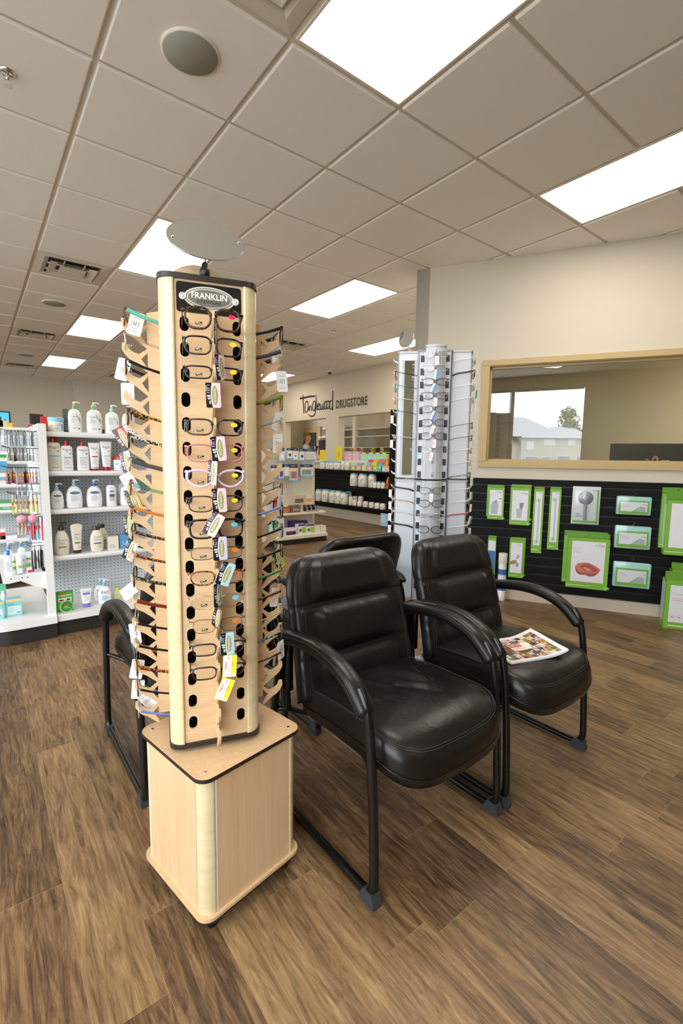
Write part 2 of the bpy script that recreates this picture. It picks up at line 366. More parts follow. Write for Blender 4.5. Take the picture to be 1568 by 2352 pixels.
for (c, r), lab in zip(VENTS, VL):
    t = thing('air_vent', lab, 'air vent', ((c + .5) * T, (r + .5) * T, CE), group='square ceiling diffusers')
    MB().box(-.2, .2, -.2, .2, -.004, -.001, VD).build('vent_opening', t)
    def ring(a, za, b, zb, mb):
        vs = [(-a, -a, za), (a, -a, za), (a, a, za), (-a, a, za), (-b, -b, zb), (b, -b, zb), (b, b, zb), (-b, b, zb)]
        mb.add(vs, [(i, (i + 1) % 4, 4 + (i + 1) % 4, 4 + i) for i in range(4)], VM)
    mb = MB(); ring(.292, -.004, .235, -.012, mb); ring(.292, -.004, .292, -.001, mb); ring(.235, -.012, .215, -.003, mb); mb.build('vent_frame', t)
    mb = MB(); ring(.19, -.026, .130, -.006, mb); ring(.19, -.026, .186, -.027, mb); ring(.186, -.027, .127, -.008, mb); mb.build('louver', t)
    mb = MB(); mb.box(-.105, .105, -.105, .105, -.030, -.027, VM); ring(.105, -.030, .08, -.008, mb); mb.build('centre_plate', t)
    mb = MB()
    for a in (-.08, .08): mb.box(a - .003, a + .003, -.2, .2, -.018, -.004, VM); mb.box(-.2, .2, a - .003, a + .003, -.018, -.004, VM)
    mb.build('cross_bars', t)
SPK = mat('speaker_grille_grey', (158, 158, 146), .6, scale=700, vary=.12)
for (x, y), lab in (((-.305, .31), 'round grey ceiling speaker, the large one at top left'), ((-.305, 4.55), 'round ceiling speaker between the two left vents, middle of three'), ((-.305, 8.1), 'small far ceiling speaker at left, beyond the second vent')):
    t = thing('ceiling_speaker', lab, 'speaker', (x, y, CE - .011), group='round ceiling speakers')
    MB().lathe([(.119, 0), (.119, -.006), (.112, -.009)], FRW, 40).build('speaker_rim', t)
    MB().lathe([(.111, -.004), (.111, -.0105), (.02, -.012)], SPK, 40).build('grille', t)
for (x, y, lab) in ((-.908, .927, 'chrome fire sprinkler at the top left edge'), (2.77, 3.42, 'small fire sprinkler in the middle of the ceiling'), (.963, 7.66, 'far fire sprinkler at left above the shelves')):
    t = thing('fire_sprinkler', lab, 'sprinkler', (x, y, CE - .011), group='ceiling sprinklers')
    MB().lathe([(.034, 0), (.034, -.003), (.022, -.012), (.01, -.014)], METAL, 20).build('escutcheon', t)
    mb = MB(); mb.lathe([(.009, -.012), (.009, -.03), (.004, -.034)], METAL, 10)
    mb.tube([(-.008, 0, -.03), (-.013, 0, -.045), (0, 0, -.058), (.013, 0, -.045), (.008, 0, -.03)], .0018, METAL, 6); mb.lathe([(.004, -.056), (.017, -.058), (.017, -.06)], METAL, 14); mb.build('sprinkler_head', t)
t = thing('security_camera', 'small black dome camera on the ceiling above the shop lettering', 'camera', (4.47, 5.82, CE - .011))
MB().lathe([(.055, 0), (.055, -.02), (.045, -.03)], FRW, 20).build('camera_mount', t)
MB().lathe([(.036, -.028), (.036, -.04), (.026, -.062), (.01, -.07)], DARK, 16).build('dome', t)

# ---------------------------------------------------------------- walls
def wall_box(name, p, q, z0, z1, th, m, side=1):           # vertical slab from p to q (2D); thickness goes to the left (+) or right (-) of the run
    p = Vector(p); q = Vector(q); d = (q - p).normalized(); n = Vector((-d.y, d.x)) * th * side
    pts = [p[:], q[:], (q + n)[:], (p + n)[:]]
    o = MB().prism(pts, z0, z1, m).build(name); return struct(o)
def wall_with_holes(name, p, q, th, side, m, holes, z1=CE):
    p = Vector(p); q = Vector(q); L = (q - p).length; d = (q - p) / L; n = Vector((-d.y, d.x)) * side
    mb = MB(); M = Matrix(((d.x, n.x, 0, p.x), (d.y, n.y, 0, p.y), (0, 0, 1, 0), (0, 0, 0, 1)))
    s = 0.0
    for a, b, za, zb in sorted(holes):
        mb.box(s, a, 0, th, 0, z1, m, M); mb.box(a, b, 0, th, 0, za, m, M); mb.box(a, b, 0, th, zb, z1, m, M); s = b
    mb.box(s, L, 0, th, 0, z1, m, M); o = mb.build(name); return struct(o)
# angled wall with the interior window: frame s 0.613..., z 1.175-2.085
WEND = 5.2; WS0, WS1, WZ0, WZ1 = .66, 3.0, 1.215, 2.045
wq = WA + WD * WEND
wall_with_holes('wall_right', WA[:], wq[:], .12, 1, WALLM, [(WS0, WS1, WZ0, WZ1)])
WM = Matrix(((WD.x, -WN.x, 0, WA.x), (WD.y, -WN.y, 0, WA.y), (0, 0, 1, 0), (0, 0, 0, 1)))    # x along the wall, y into the wall
mb = MB()
for a, b, c, d in ((WS0 - .05, WS1 + .05, WZ1 - .005, WZ1 + .042), (WS0 - .05, WS1 + .05, WZ0 - .045, WZ0 + .004), (WS0 - .05, WS0 + .012, WZ0, WZ1), (WS1 - .012, WS1 + .05, WZ0, WZ1)):
    mb.box(a, b, -.018, .0, c, d, TANM, WM)
for a, b, c, d in ((WS0, WS1, WZ1 - .012, WZ1), (WS0, WS1, WZ0, WZ0 + .012), (WS0, WS0 + .012, WZ0, WZ1), (WS1 - .012, WS1, WZ0, WZ1)):
    mb.box(a, b, 0, .12, c, d, TANM, WM)
for a, b, c, d in ((WS0 + .012, WS1 - .012, WZ1 - .03, WZ1 - .012), (WS0 + .012, WS1 - .012, WZ0 + .012, WZ0 + .026), (WS0 + .012, WS0 + .028, WZ0, WZ1), (WS1 - .028, WS1 - .012, WZ0, WZ1)):
    mb.box(a, b, .03, .042, c, d, TANM, WM)
struct(mb.build('window_1'))
GLASS_IN = clear('interior_window_glass', (.93, .96, .94), .19, 0.0)
mb = MB(); mb.add([WM @ Vector(p) for p in ((WS0 + .012, .045, WZ0 + .012), (WS1 - .012, .045, WZ0 + .012), (WS1 - .012, .045, WZ1 - .012), (WS0 + .012, .045, WZ1 - .012))], [(0, 1, 2, 3)], GLASS_IN)
g = mb.build('window_pane'); g.parent = bpy.data.objects['window_1']
mb = MB(); mb.box(0.004, WEND, -.012, 0, 0, .098, BASEM, WM); struct(mb.build('baseboard_right'))
# short return wall beyond the outer corner, then the wall of the pharmacy
ret_d = Vector((-WN.x, -WN.y)); tt = (4.8 - WA.x) / ret_d.x; RP = WA + ret_d * tt
wall_box('wall_return', WA[:], RP[:], 0, CE, .12, WALLM, -1)
XP = 4.8
wall_with_holes('wall_back', (XP, RP.y - .3), (XP, 11.0), .16, -1, PHARM, [(4.42 - RP.y + .3, 5.95 - RP.y + .3, 1.138, 2.065), (6.39 - RP.y + .3, 8.05 - RP.y + .3, 1.138, 2.065)])
MB().box(XP - .014, XP, RP.y + .02, 10.9, 0, .1, BASEM).build('baseboard_back')['kind'] = 'structure'
# far left wall, with its step
MB().box(-12.6, .79, 10.9, 11.0, 0, CE, WALLM).build('wall_left')['kind'] = 'structure'
MB().box(.79, 4.8, 10.72, 11.0, 0, CE, mat('wall_paint_step', (214, 208, 194), .75, vary=.02)).build('wall_left_step')['kind'] = 'structure'
# storefront wall behind the camera: big windows let the daylight in
E1 = Vector((-3.10, -1.74)); ED = Vector((.587, -.8096)); P0 = E1 - ED * 15.9; P1 = E1 + ED * 7.6
def es(p): return (Vector(p) - P0).dot(ED)
s_m = es((-2.84, -2.09)); s_r = es((-2.05, -3.17))
EXTH = [(s_m + .006, s_r, .45, 2.66), (s_m - 1.6, s_m - .006, .45, 2.66)]
for k in range(5): EXTH.append((s_m - 3.9 - 2.1 * k, s_m - 2.0 - 2.1 * k, .45, 2.66))
wall_with_holes('wall_front', P0[:], P1[:], .14, -1, mat('storefront_wall_paint', (170, 164, 146), .7, vary=.02), EXTH)
GOUT = clear('storefront_glass', (.94, .97, .98), .02, 0.0)
EM = Matrix(((ED.x, -ED.y * -1, 0, P0.x), (ED.y, -ED.x, 0, P0.y), (0, 0, 1, 0), (0, 0, 0, 1)))
EM = Matrix(((ED.x, ED.y, 0, P0.x), (ED.y, -ED.x, 0, P0.y), (0, 0, 1, 0), (0, 0, 0, 1)))     # x along the wall, y outward
for k, (a, b, za, zb) in enumerate(EXTH):
    mb = MB()
    for q in ((a, a + .022, za, zb), (b - .022, b, za, zb), (a + .035, b - .035, za, za + .035), (a + .035, b - .035, zb - .035, zb)): mb.box(q[0], q[1], .04, .1, q[2], q[3], mat('window_mullion', (150, 146, 132), .5), EM)
    o = struct(mb.build('window_%d' % (k + 2)))
    mb = MB(); mb.add([EM @ Vector(p) for p in ((a + .035, .07, za), (b - .035, .07, za), (b - .035, .07, zb), (a + .035, .07, zb))], [(0, 1, 2, 3)], GOUT); g = mb.build('window_pane', o)
wall_box('wall_side', P1[:], wq[:], 0, CE, .12, WALLM, -1)

# ================================================================ wooden eyewear rack
MAPLE = wood('maple_laminate', (201, 168, 129), (221, 192, 154), .38, (1, 1, 9.0), 14, 5.0)
MAPLE_V = wood('maple_laminate_vertical', (199, 164, 124), (218, 187, 148), .36, (14, 14, .5), 5, 4.0)
POSTM = wood('pale_maple_post', (204, 185, 144), (222, 206, 168), .25, (1, 1, 6.0), 12, 4.0, coat=.3)
EDGE = mat('black_edge_band', (40, 32, 28), .35)
RC = Vector((-.615, -.563)); RRZ = math.radians(-17.417)          # tower centre and turn
def rounded(hx, hy, r, n=6):
    pts = []
    for cx, cy, a0 in ((hx - r, hy - r, 0), (-hx + r, hy - r, 90), (-hx + r, -hy + r, 180), (hx - r, -hy + r, 270)):
        for k in range(n + 1): a = math.radians(a0 + 90 * k / n); pts.append((cx + r * math.cos(a), cy + r * math.sin(a)))
    return pts
rack = thing('eyewear_rack', 'tall maple spinner rack of reading glasses on a square wheeled base', 'display rack', (RC.x, RC.y, 0), RRZ)
def base_parts():
    br = math.radians(10.2) - RRZ; R = Matrix.Rotation(br, 4, 'Z') @ Matrix.Translation((0, 0, 0))
    ox = Vector((-.606, -.598)) - RC; R = Matrix.Translation((*(Matrix.Rotation(-RRZ, 2) @ ox), 0)) @ Matrix.Rotation(br, 4, 'Z')
    def mb_():
        m = MB(); m.M = R; return m
    h = .168
    m = mb_(); m.prism(rounded(h, h, .035), .4335, .4435, EDGE, smooth=True); m.prism(rounded(h - .0005, h - .0005, .035), .4437, .4449, MAPLE_V)
    for sx in (-1, 1):
        for sy in (-1, 1): m.lathe([(.0045, .4449), (.0042, .446), (.0015, .4455)], METAL, 10, (sx * (h - .03), sy * (h - .03)))
    m.build('base_top', rack)
    m = mb_(); q = h - .009
    for k in range(4):
        Rk = R @ Matrix.Rotation(k * PI / 2, 4, 'Z'); m.box(-q + .036, q - .036, -q, -q + .012, .062, .4335, MAPLE_V, M=Rk)
    m.build('base_cabinet', rack)
    for k in range(4):
        m = MB(); m.M = R @ Matrix.Rotation(k * PI / 2, 4, 'Z'); r = .036
        m.prism([(q - r, q - r)] + [(q - r + r * math.cos(a), q - r + r * math.sin(a)) for a in [PI / 2 * i / 8 for i in range(9)]], .062, .4335, POSTM, smooth=True)
        m.box(q - r - .003, q - r - .0005, q - .0015, q + .0004, .062, .4335, FRW); m.build('corner_post', rack)
    m = mb_(); m.prism(rounded(h, h, .035), .053, .062, MAPLE_V, smooth=True); m.prism(rounded(h - .001, h - .001, .035), .046, .053, EDGE); m.build('base_plinth', rack)
    for sx in (-1, 1):
        for sy in (-1, 1):
            m = mb_(); c = (sx * (h - .045), sy * (h - .045))
            m.lathe([(.016, .034), (.016, .047)], DARK, 12, c)
            for k in (-1, 1):
                m.M = R @ Matrix.Translation((c[0] + .004, c[1] + k * .011, .0225)) @ Matrix.Rotation(PI / 2, 4, 'X')
                m.lathe([(.016, -.0075), (.021, -.006), (.0222, 0), (.021, .006), (.016, .0075)], DARK, 18)
            m.build('caster', rack)
base_parts()
TZ0, TZ1, TH = .457, 1.664, .1165
SLOTZ = [1.549 - .0603 * k for k in range(18)]
m = MB(); m.lathe([(.085, .4449), (.085, .457)], FRW, 32); m.build('turntable', rack)
m = MB(); m.prism(rounded(TH + .004, TH + .004, .03), TZ0, TZ0 + .012, EDGE, smooth=True); m.build('tower_base_plate', rack)
m = MB(); m.prism(rounded(TH + .004, TH + .004, .03), TZ1 - .012, TZ1, EDGE, smooth=True); m.build('tower_cap', rack)
def face_panel(k):                      # one face with its two columns of slots, as a mesh with real holes
    R = Matrix.Rotation(k * PI / 2, 4, 'Z'); m = MB(); m.M = R
    X = .082; y0, y1 = -TH + .003, -TH + .009; z0, z1 = TZ0 + .012, TZ1 - .012; a = .0105; hh = .018
    zc = SLOTZ if k in (0,) else [z + .014 for z in SLOTZ]
    for cx in (-.060, .0655):
        xl, xr = (-X, -.04) if cx < 0 else (.04, X)
        hole_pts = []
        prev = z1
        for z in zc:
            mid_hi = z + .0301; mid_lo = z - .0301
            hole = [(cx + a * math.cos(t), z + (hh - a) + a * math.sin(t)) for t in [PI * i / 6 for i in range(7)]] + [(cx + a * math.cos(t), z - (hh - a) + a * math.sin(t)) for t in [PI + PI * i / 6 for i in range(7)]]
            out = []
            for p in hole:
                d = Vector((p[0] - cx, p[1] - z)); kx = ((xr - cx) if d.x > 0 else (xl - cx)); kz = .0301 if d.y > 0 else -.0301
                t = min(abs(kx / d.x) if abs(d.x) > 1e-6 else 1e9, abs(kz / d.y) if abs(d.y) > 1e-6 else 1e9); out.append((cx + d.x * t, z + d.y * t))
            n = len(hole); ring = []
            for sx, sz in ((xr, mid_hi), (xl, mid_hi), (xl, mid_lo), (xr, mid_lo)):
                pass
            pts = []
            for i in range(n):
                pts.append((hole[i], out[i]))
            vs = [(p[0], y0, p[1]) for p, _ in pts] + [(q[0], y0, q[1]) for _, q in pts] + [(p[0], y1, p[1]) for p, _ in pts]
            fs = [(i, (i + 1) % n, n + (i + 1) % n, n + i) for i in range(n)] + [(i, (i + 1) % n, 2 * n + (i + 1) % n, 2 * n + i) for i in range(n)]
            cs = [(xr, mid_hi), (xl, mid_hi), (xl, mid_lo), (xr, mid_lo)]
            m.add(vs, fs, MAPLE)
            for c in cs:                 # fill the corners between the rays that hit different sides
                best = sorted(range(n), key=lambda i: (out[i][0] - c[0]) ** 2 + (out[i][1] - c[1]) ** 2)[:1][0]
                for j in ((best + 1) % n, best - 1):
                    A, B = out[best], out[j]
                    if abs(A[0] - B[0]) > 1e-6 and abs(A[1] - B[1]) > 1e-6: m.add([(A[0], y0, A[1]), (c[0], y0, c[1]), (B[0], y0, B[1])], [(0, 1, 2)], MAPLE)
        m.add([(xl, y0, zc[0] + .0301), (xr, y0, zc[0] + .0301), (xr, y0, z1), (xl, y0, z1)], [(0, 1, 2, 3)], MAPLE)
        m.add([(xl, y0, z0), (xr, y0, z0), (xr, y0, zc[-1] - .0301), (xl, y0, zc[-1] - .0301)], [(0, 1, 2, 3)], MAPLE)
    m.add([(-.04, y0, z0), (.04, y0, z0), (.04, y0, z1), (-.04, y0, z1)], [(0, 1, 2, 3)], MAPLE)
    m.build('face_panel', rack)
for k in range(4): face_panel(k)
for k in range(4):
    m = MB(); m.M = Matrix.Rotation(k * PI / 2, 4, 'Z'); r = .036; q = TH + .002
    m.prism([(q - r, q - r)] + [(q - r + r * math.cos(a), q - r + r * math.sin(a)) for a in [PI / 2 * i / 10 for i in range(11)]], TZ0 + .012, TZ1 - .012, POSTM, smooth=True)
    m.build('corner_post', rack)
m = MB(); m.box(-.004, .004, -.1, .1, TZ0 + .012, TZ1 - .012, EDGE); m.box(-.1, .1, -.004, .004, TZ0 + .012, TZ1 - .012, EDGE); m.build('inner_divider', rack, label='dark divider seen through the slots')
def fin(k):                             # cut-out board that carries the bridges: solid strip, hooks and triangular windows
    m = MB(); m.M = Matrix.Rotation(k * PI / 2, 4, 'Z'); th = .0028; P = .0603; o = 0 if k == 0 else .014
    zt = SLOTZ[0] + .018 + o; zb = SLOTZ[-1] - .030 + o
    ya, yb, yc = -.1165, -.1475, -.163
    def plate(pts): m.prism(pts, -th, th, MAPLE, axis='x')
    plate([(ya, zb), (yb, zb), (yb, zt + .012), (ya, zt + .02)])
    for i in range(18):
        z = SLOTZ[i] + o                # bridge sits at z on the hook
        plate([(yb, z - .060), (yb, z - .049), (-.163, z - .026), (-.176, z - .036)])
        plate([(yb, z - .009), (yb, z + .001), (-.160, z - .008), (-.168, z - .014), (-.163, z - .026)])
        plate([(-.163, z - .026), (-.168, z - .014), (-.180, z - .010), (-.192, z - .002), (-.197, z + .012), (-.207, z + .012), (-.208, z - .004), (-.200, z - .018), (-.190, z - .028), (-.176, z - .036)])
    m.build('hook_fin', rack)
for k in range(4): fin(k)
# header board, sign, mirror
m = MB(); m.prism([(-.012 + .098 * math.cos(a), TZ1 + .100 * math.sin(a)) for a in [PI * i / 20 for i in range(21)]], .094, .106, MAPLE, axis='y'); m.build('arched_header', rack)
SGN = mat('sign_black', (24, 24, 22), .25); SIL = mat('sign_silver', (228, 228, 224), .3, .3); SIL2 = mat('sign_grey', (112, 110, 100), .4, .2)
def rectr(x0, x1, z0, z1, r, n=5):
    pts = []
    for cx, cz, a0 in ((x1 - r, z1 - r, 0), (x0 + r, z1 - r, 90), (x0 + r, z0 + r, 180), (x1 - r, z0 + r, 270)):
        for k in range(n + 1): a = math.radians(a0 + 90 * k / n); pts.append((cx + r * math.cos(a), cz + r * math.sin(a)))
    return pts
yf = -TH + .0025
m = MB(); m.prism(rectr(-.077, .077, 1.576, 1.646, .007), yf - .001, yf, SGN, axis='y')
ell = lambda rx, rz_, cz, n=36: [(rx * math.cos(2 * PI * i / n), cz + rz_ * math.sin(2 * PI * i / n)) for i in range(n)]
cz = 1.612
m.prism(ell(.060, .0275, cz), yf - .0025, yf - .001, SIL, axis='y'); m.prism(ell(.056, .0245, cz), yf - .003, yf - .0025, SIL2, axis='y'); m.prism(ell(.053, .022, cz), yf - .0035, yf - .003, SIL, axis='y'); m.prism(ell(.0505, .020, cz), yf - .004, yf - .0035, SIL2, axis='y')
for s in (-1, 1):
    M = Matrix.Translation((s * .0625, yf - .001, cz)) @ Matrix.Rotation(PI / 2, 4, 'X'); m.lathe([(.0085, 0), (.0085, .003), (.006, .0045), (.0055, .0025), (.004, .0035), (.001, .006)], SIL, 18, M=M)
sg = m.build('sign', rack)
m = MB(); fm = lambda x, z: (x, yf - .0043, z)
put_text(m, 'FRANKLIN', -.042, .042, cz - .002, cz + .0125, C_((245, 245, 240)), fm, .015); put_text(m, 'EYEWEAR', -.029, .029, cz - .0125, cz - .0045, C_((40, 40, 36)), fm, .01)
m.build('sign_lettering', sg)
m = MB(); m.lathe([(.016, TZ1), (.016, TZ1 + .008), (.007, TZ1 + .012), (.007, TZ1 + .034), (.012, TZ1 + .038), (.0145, TZ1 + .048), (.012, TZ1 + .058), (.008, TZ1 + .061), (.0085, TZ1 + .07), (.004, TZ1 + .076)], DARK, 16); kb = m.build('mirror_knob', rack)
MIR = mat('mirror_glass', (236, 240, 238), .02, 1.0, vary=0)
Mm = Matrix.Translation((.006, .0, 1.797)) @ Matrix.Rotation(math.radians(-15), 4, 'Y') @ Matrix.Rotation(math.radians(-25), 4, 'X') @ Matrix.Rotation(math.radians(14), 4, 'Z')
m = MB(); m.M = Mm; m.prism(ell(.103, .068, 0, 48), 0, .002, METAL, axis='y', smooth=True); m.prism(ell(.1015, .0665, 0, 48), -.0004, 0, MIR, axis='y')
for s in (-1, 1): m.lathe([(.0035, 0), (.003, .002), (.001, .003)], METAL, 10, M=Mm @ Matrix.Translation((s * .089, -.0005, 0)) @ Matrix.Rotation(PI / 2, 4, 'X'))
m.build('oval_mirror', rack)
m = MB(); m.tube([(0, 0, TZ1 + .04), (0.002, .004, 1.735), (.004, .006, 1.79)], .003, METAL, 8); m.build('mirror_stem', rack)

# ================================================================ reading glasses
LENS = clear('lens', (.93, .91, .89), .03, 0.0); CLEARP = clear('clear_plastic', (.90, .89, .86), .10, .06)
TORT = mottle('tortoise', (40, 20, 12), (150, 88, 44)); TORTD = mottle('dark_tortoise', (22, 16, 12), (92, 52, 28)); AMBT = mottle('red_tortoise', (60, 22, 12), (176, 92, 40))
BWM = mottle('black_and_cream_mottle', (28, 24, 20), (206, 192, 166), 220); GRM = mottle('black_and_green_mottle', (22, 28, 22), (126, 140, 104), 200); YLT = mottle('black_and_amber_mottle', (24, 18, 12), (170, 120, 40))
BLK = mat('gloss_black', (18, 18, 18), .18); BRN = mat('dark_brown_plastic', (52, 36, 28), .25); SLV = mat('brushed_silver', (190, 190, 186), .28, .9); GUN = mat('gunmetal', (92, 86, 80), .3, .85); GLD = mat('thin_gold', (196, 150, 90), .3, .8)
def pl(name, rgb): return mat(name, rgb, .2, vary=.03)
LAV = pl('lavender_plastic', (206, 190, 216)); PNK = pl('rose_plastic', (190, 120, 118)); TEAL = pl('teal_plastic', (92, 180, 158)); MINT = clear('mint_translucent', (.62, .86, .78), .1, .1); AMB = pl('amber_plastic', (196, 116, 44))
BLUE = pl('periwinkle_plastic', (104, 128, 200)); OLV = pl('olive_plastic', (104, 108, 44)); GREY = pl('charcoal_plastic', (72, 72, 74)); PLUM = pl('plum_grey_plastic', (60, 52, 62)); RBR = pl('red_brown_plastic', (112, 44, 26)); GRN = pl('leaf_green_plastic', (52, 110, 40)); RED = pl('red_plastic', (190, 40, 60)); BLB = pl('steel_blue_plastic', (120, 150, 180)); LBL = pl('sky_blue_plastic', (90, 170, 210))
PAPER = C_((238, 238, 240), .55); PAPG = C_((190, 192, 194), .55)
def outline(lw, lh, p, cat, taper, n=24):
    pts = []
    for i in range(n):
        t = 2 * PI * i / n; c, s_ = math.cos(t), math.sin(t)
        x = lw / 2 * math.copysign(abs(c) ** (2 / p), c); z = lh / 2 * math.copysign(abs(s_) ** (2 / p), s_)
        x *= 1 - taper * max(0, -z / (lh / 2)) ; z += cat * max(0, x / (lw / 2)) ** 2 * (1 if z > 0 else .25)
        pts.append((x, z))
    return pts
def tag_mesh(kind, hx=.017, hz=.0285, col=(236, 196, 214), power='1.25'):
    m = MB(); fm = lambda x, z: (x, -.0007, z)
    if kind == 'white':
        m.prism(rectr(-hx, hx, -hz, hz, .004), -.0006, 0, PAPER, axis='y')
        for i in range(11):
            if i % 3 != 1: put_rect(m, -.010 + i * .0019, -.010 + i * .0019 + (.0011 if i % 2 else .0006), -.006, .006, INK, fm, 1)
        put_text(m, 'FRANKLIN', -.009, .009, .013, .0155, PRINT, fm); put_text(m, 'Frame 3', -.007, .006, -.0135, -.0105, PRINT, fm); put_text(m, 'Franklin', -.009, .009, -.0205, -.0165, PRINT, fm)
    elif kind == 'pair':
        m.prism(rectr(-hx, hx, -hz, hz, .004), -.0006, 0, C_(col, .5), axis='y')
        m.prism([(-hx + .0005, -hz + .002), (-hx + .003, -hz), (-.002, -hz), (-.004, -.018), (-.0055, 0), (-.004, .018), (-.002, hz), (-hx + .003, hz), (-hx + .0005, hz - .002)], -.0009, -.0005, SGN, axis='y')
        m.prism([(.004 + .0082 * math.cos(a), .024 * math.sin(a)) for a in [2 * PI * i / 24 for i in range(24)]], -.0012, -.0006, C_((226, 222, 196)), axis='y')
        m.prism([(.004 + .0066 * math.cos(a), .0222 * math.sin(a)) for a in [2 * PI * i / 24 for i in range(24)]], -.0014, -.0006, C_((148, 146, 92)), axis='y')
        def rot(cx): return lambda x, z: (cx + z, -.0016, -x)           # text that runs down the tag
        put_text(m, 'FRANKLIN', -.016, .016, -.0022, .0022, PAPER, rot(.004)); put_text(m, power, -.023, -.009, -.002, .0035, C_(col), rot(-.0105)); put_rect(m, -.022, -.009, -.0048, -.0036, PAPER, rot(-.0105), 1)
        put_rect(m, -.0065, -.0055, -.004, .003, PAPER, rot(-.0105), 1); put_text(m, '$9', -.001, .010, -.004, .0045, PAPER, rot(-.0105), .02); put_text(m, '99', .012, .020, .000, .005, PAPER, rot(-.0105), .02)
    elif kind == 'trio':
        m.prism(rectr(-hx, hx, -hz, hz, .003), -.0006, 0, C_((246, 222, 60), .5), axis='y'); m.prism(rectr(-hx + .0015, .0035, -hz + .002, hz - .002, .002), -.0008, -.0005, PAPER, axis='y'); m.prism([(.0035, -hz + .002), (.0155, -hz + .002), (.0155, -.020), (.0035, -.020)], -.0008, -.0005, PAPER, axis='y')
        def rup(cx): return lambda x, z: (cx - z, -.0010, x)
        put_text(m, 'TRIO', -.009, .012, -.0025, .003, C_((214, 50, 36)), rup(-.009), .02); put_text(m, 'Reading glasses', -.014, .020, -.0015, .002, C_((150, 140, 180)), rup(-.001)); put_text(m, 'WEAR', -.001, .010, -.0015, .0015, C_((110, 120, 50)), rup(.0065)); put_text(m, '$11.99', -.010, .004, -.0015, .0015, INK, lambda x, z: (x + .004, -.001, z - .0235))
        put_disc(m, -.003, .022, .0014, .0014, INK, lambda x, z: (x, -.0010, z))
    elif kind == 'slim':
        m.prism(rectr(-.0095, .0095, -.022, .022, .002), -.0006, 0, C_((226, 90, 80), .5), axis='y'); m.prism(rectr(-.0087, .0087, -.0212, .0212, .0015), -.0009, -.0005, PAPER, axis='y')
        put_text(m, 'TRIO', -.009, .008, -.0018, .0018, C_((214, 50, 36)), lambda x, z: (-.0015 - z, -.0011, x), .02)
    elif kind == 'slimblue':
        m.prism(rectr(-.0095, .0095, -.022, .022, .002), -.0006, 0, PAPER, axis='y'); m.prism([(.0005, -.0215), (.009, -.0215), (.009, .0215), (.0005, .0215)], -.0009, -.0005, C_(col, .5), axis='y')
        put_text(m, 'TRIO', -.009, .008, -.0015, .0015, C_((214, 50, 36)), lambda x, z: (-.0035 - z, -.0011, x), .02)
    return m
GN = 0
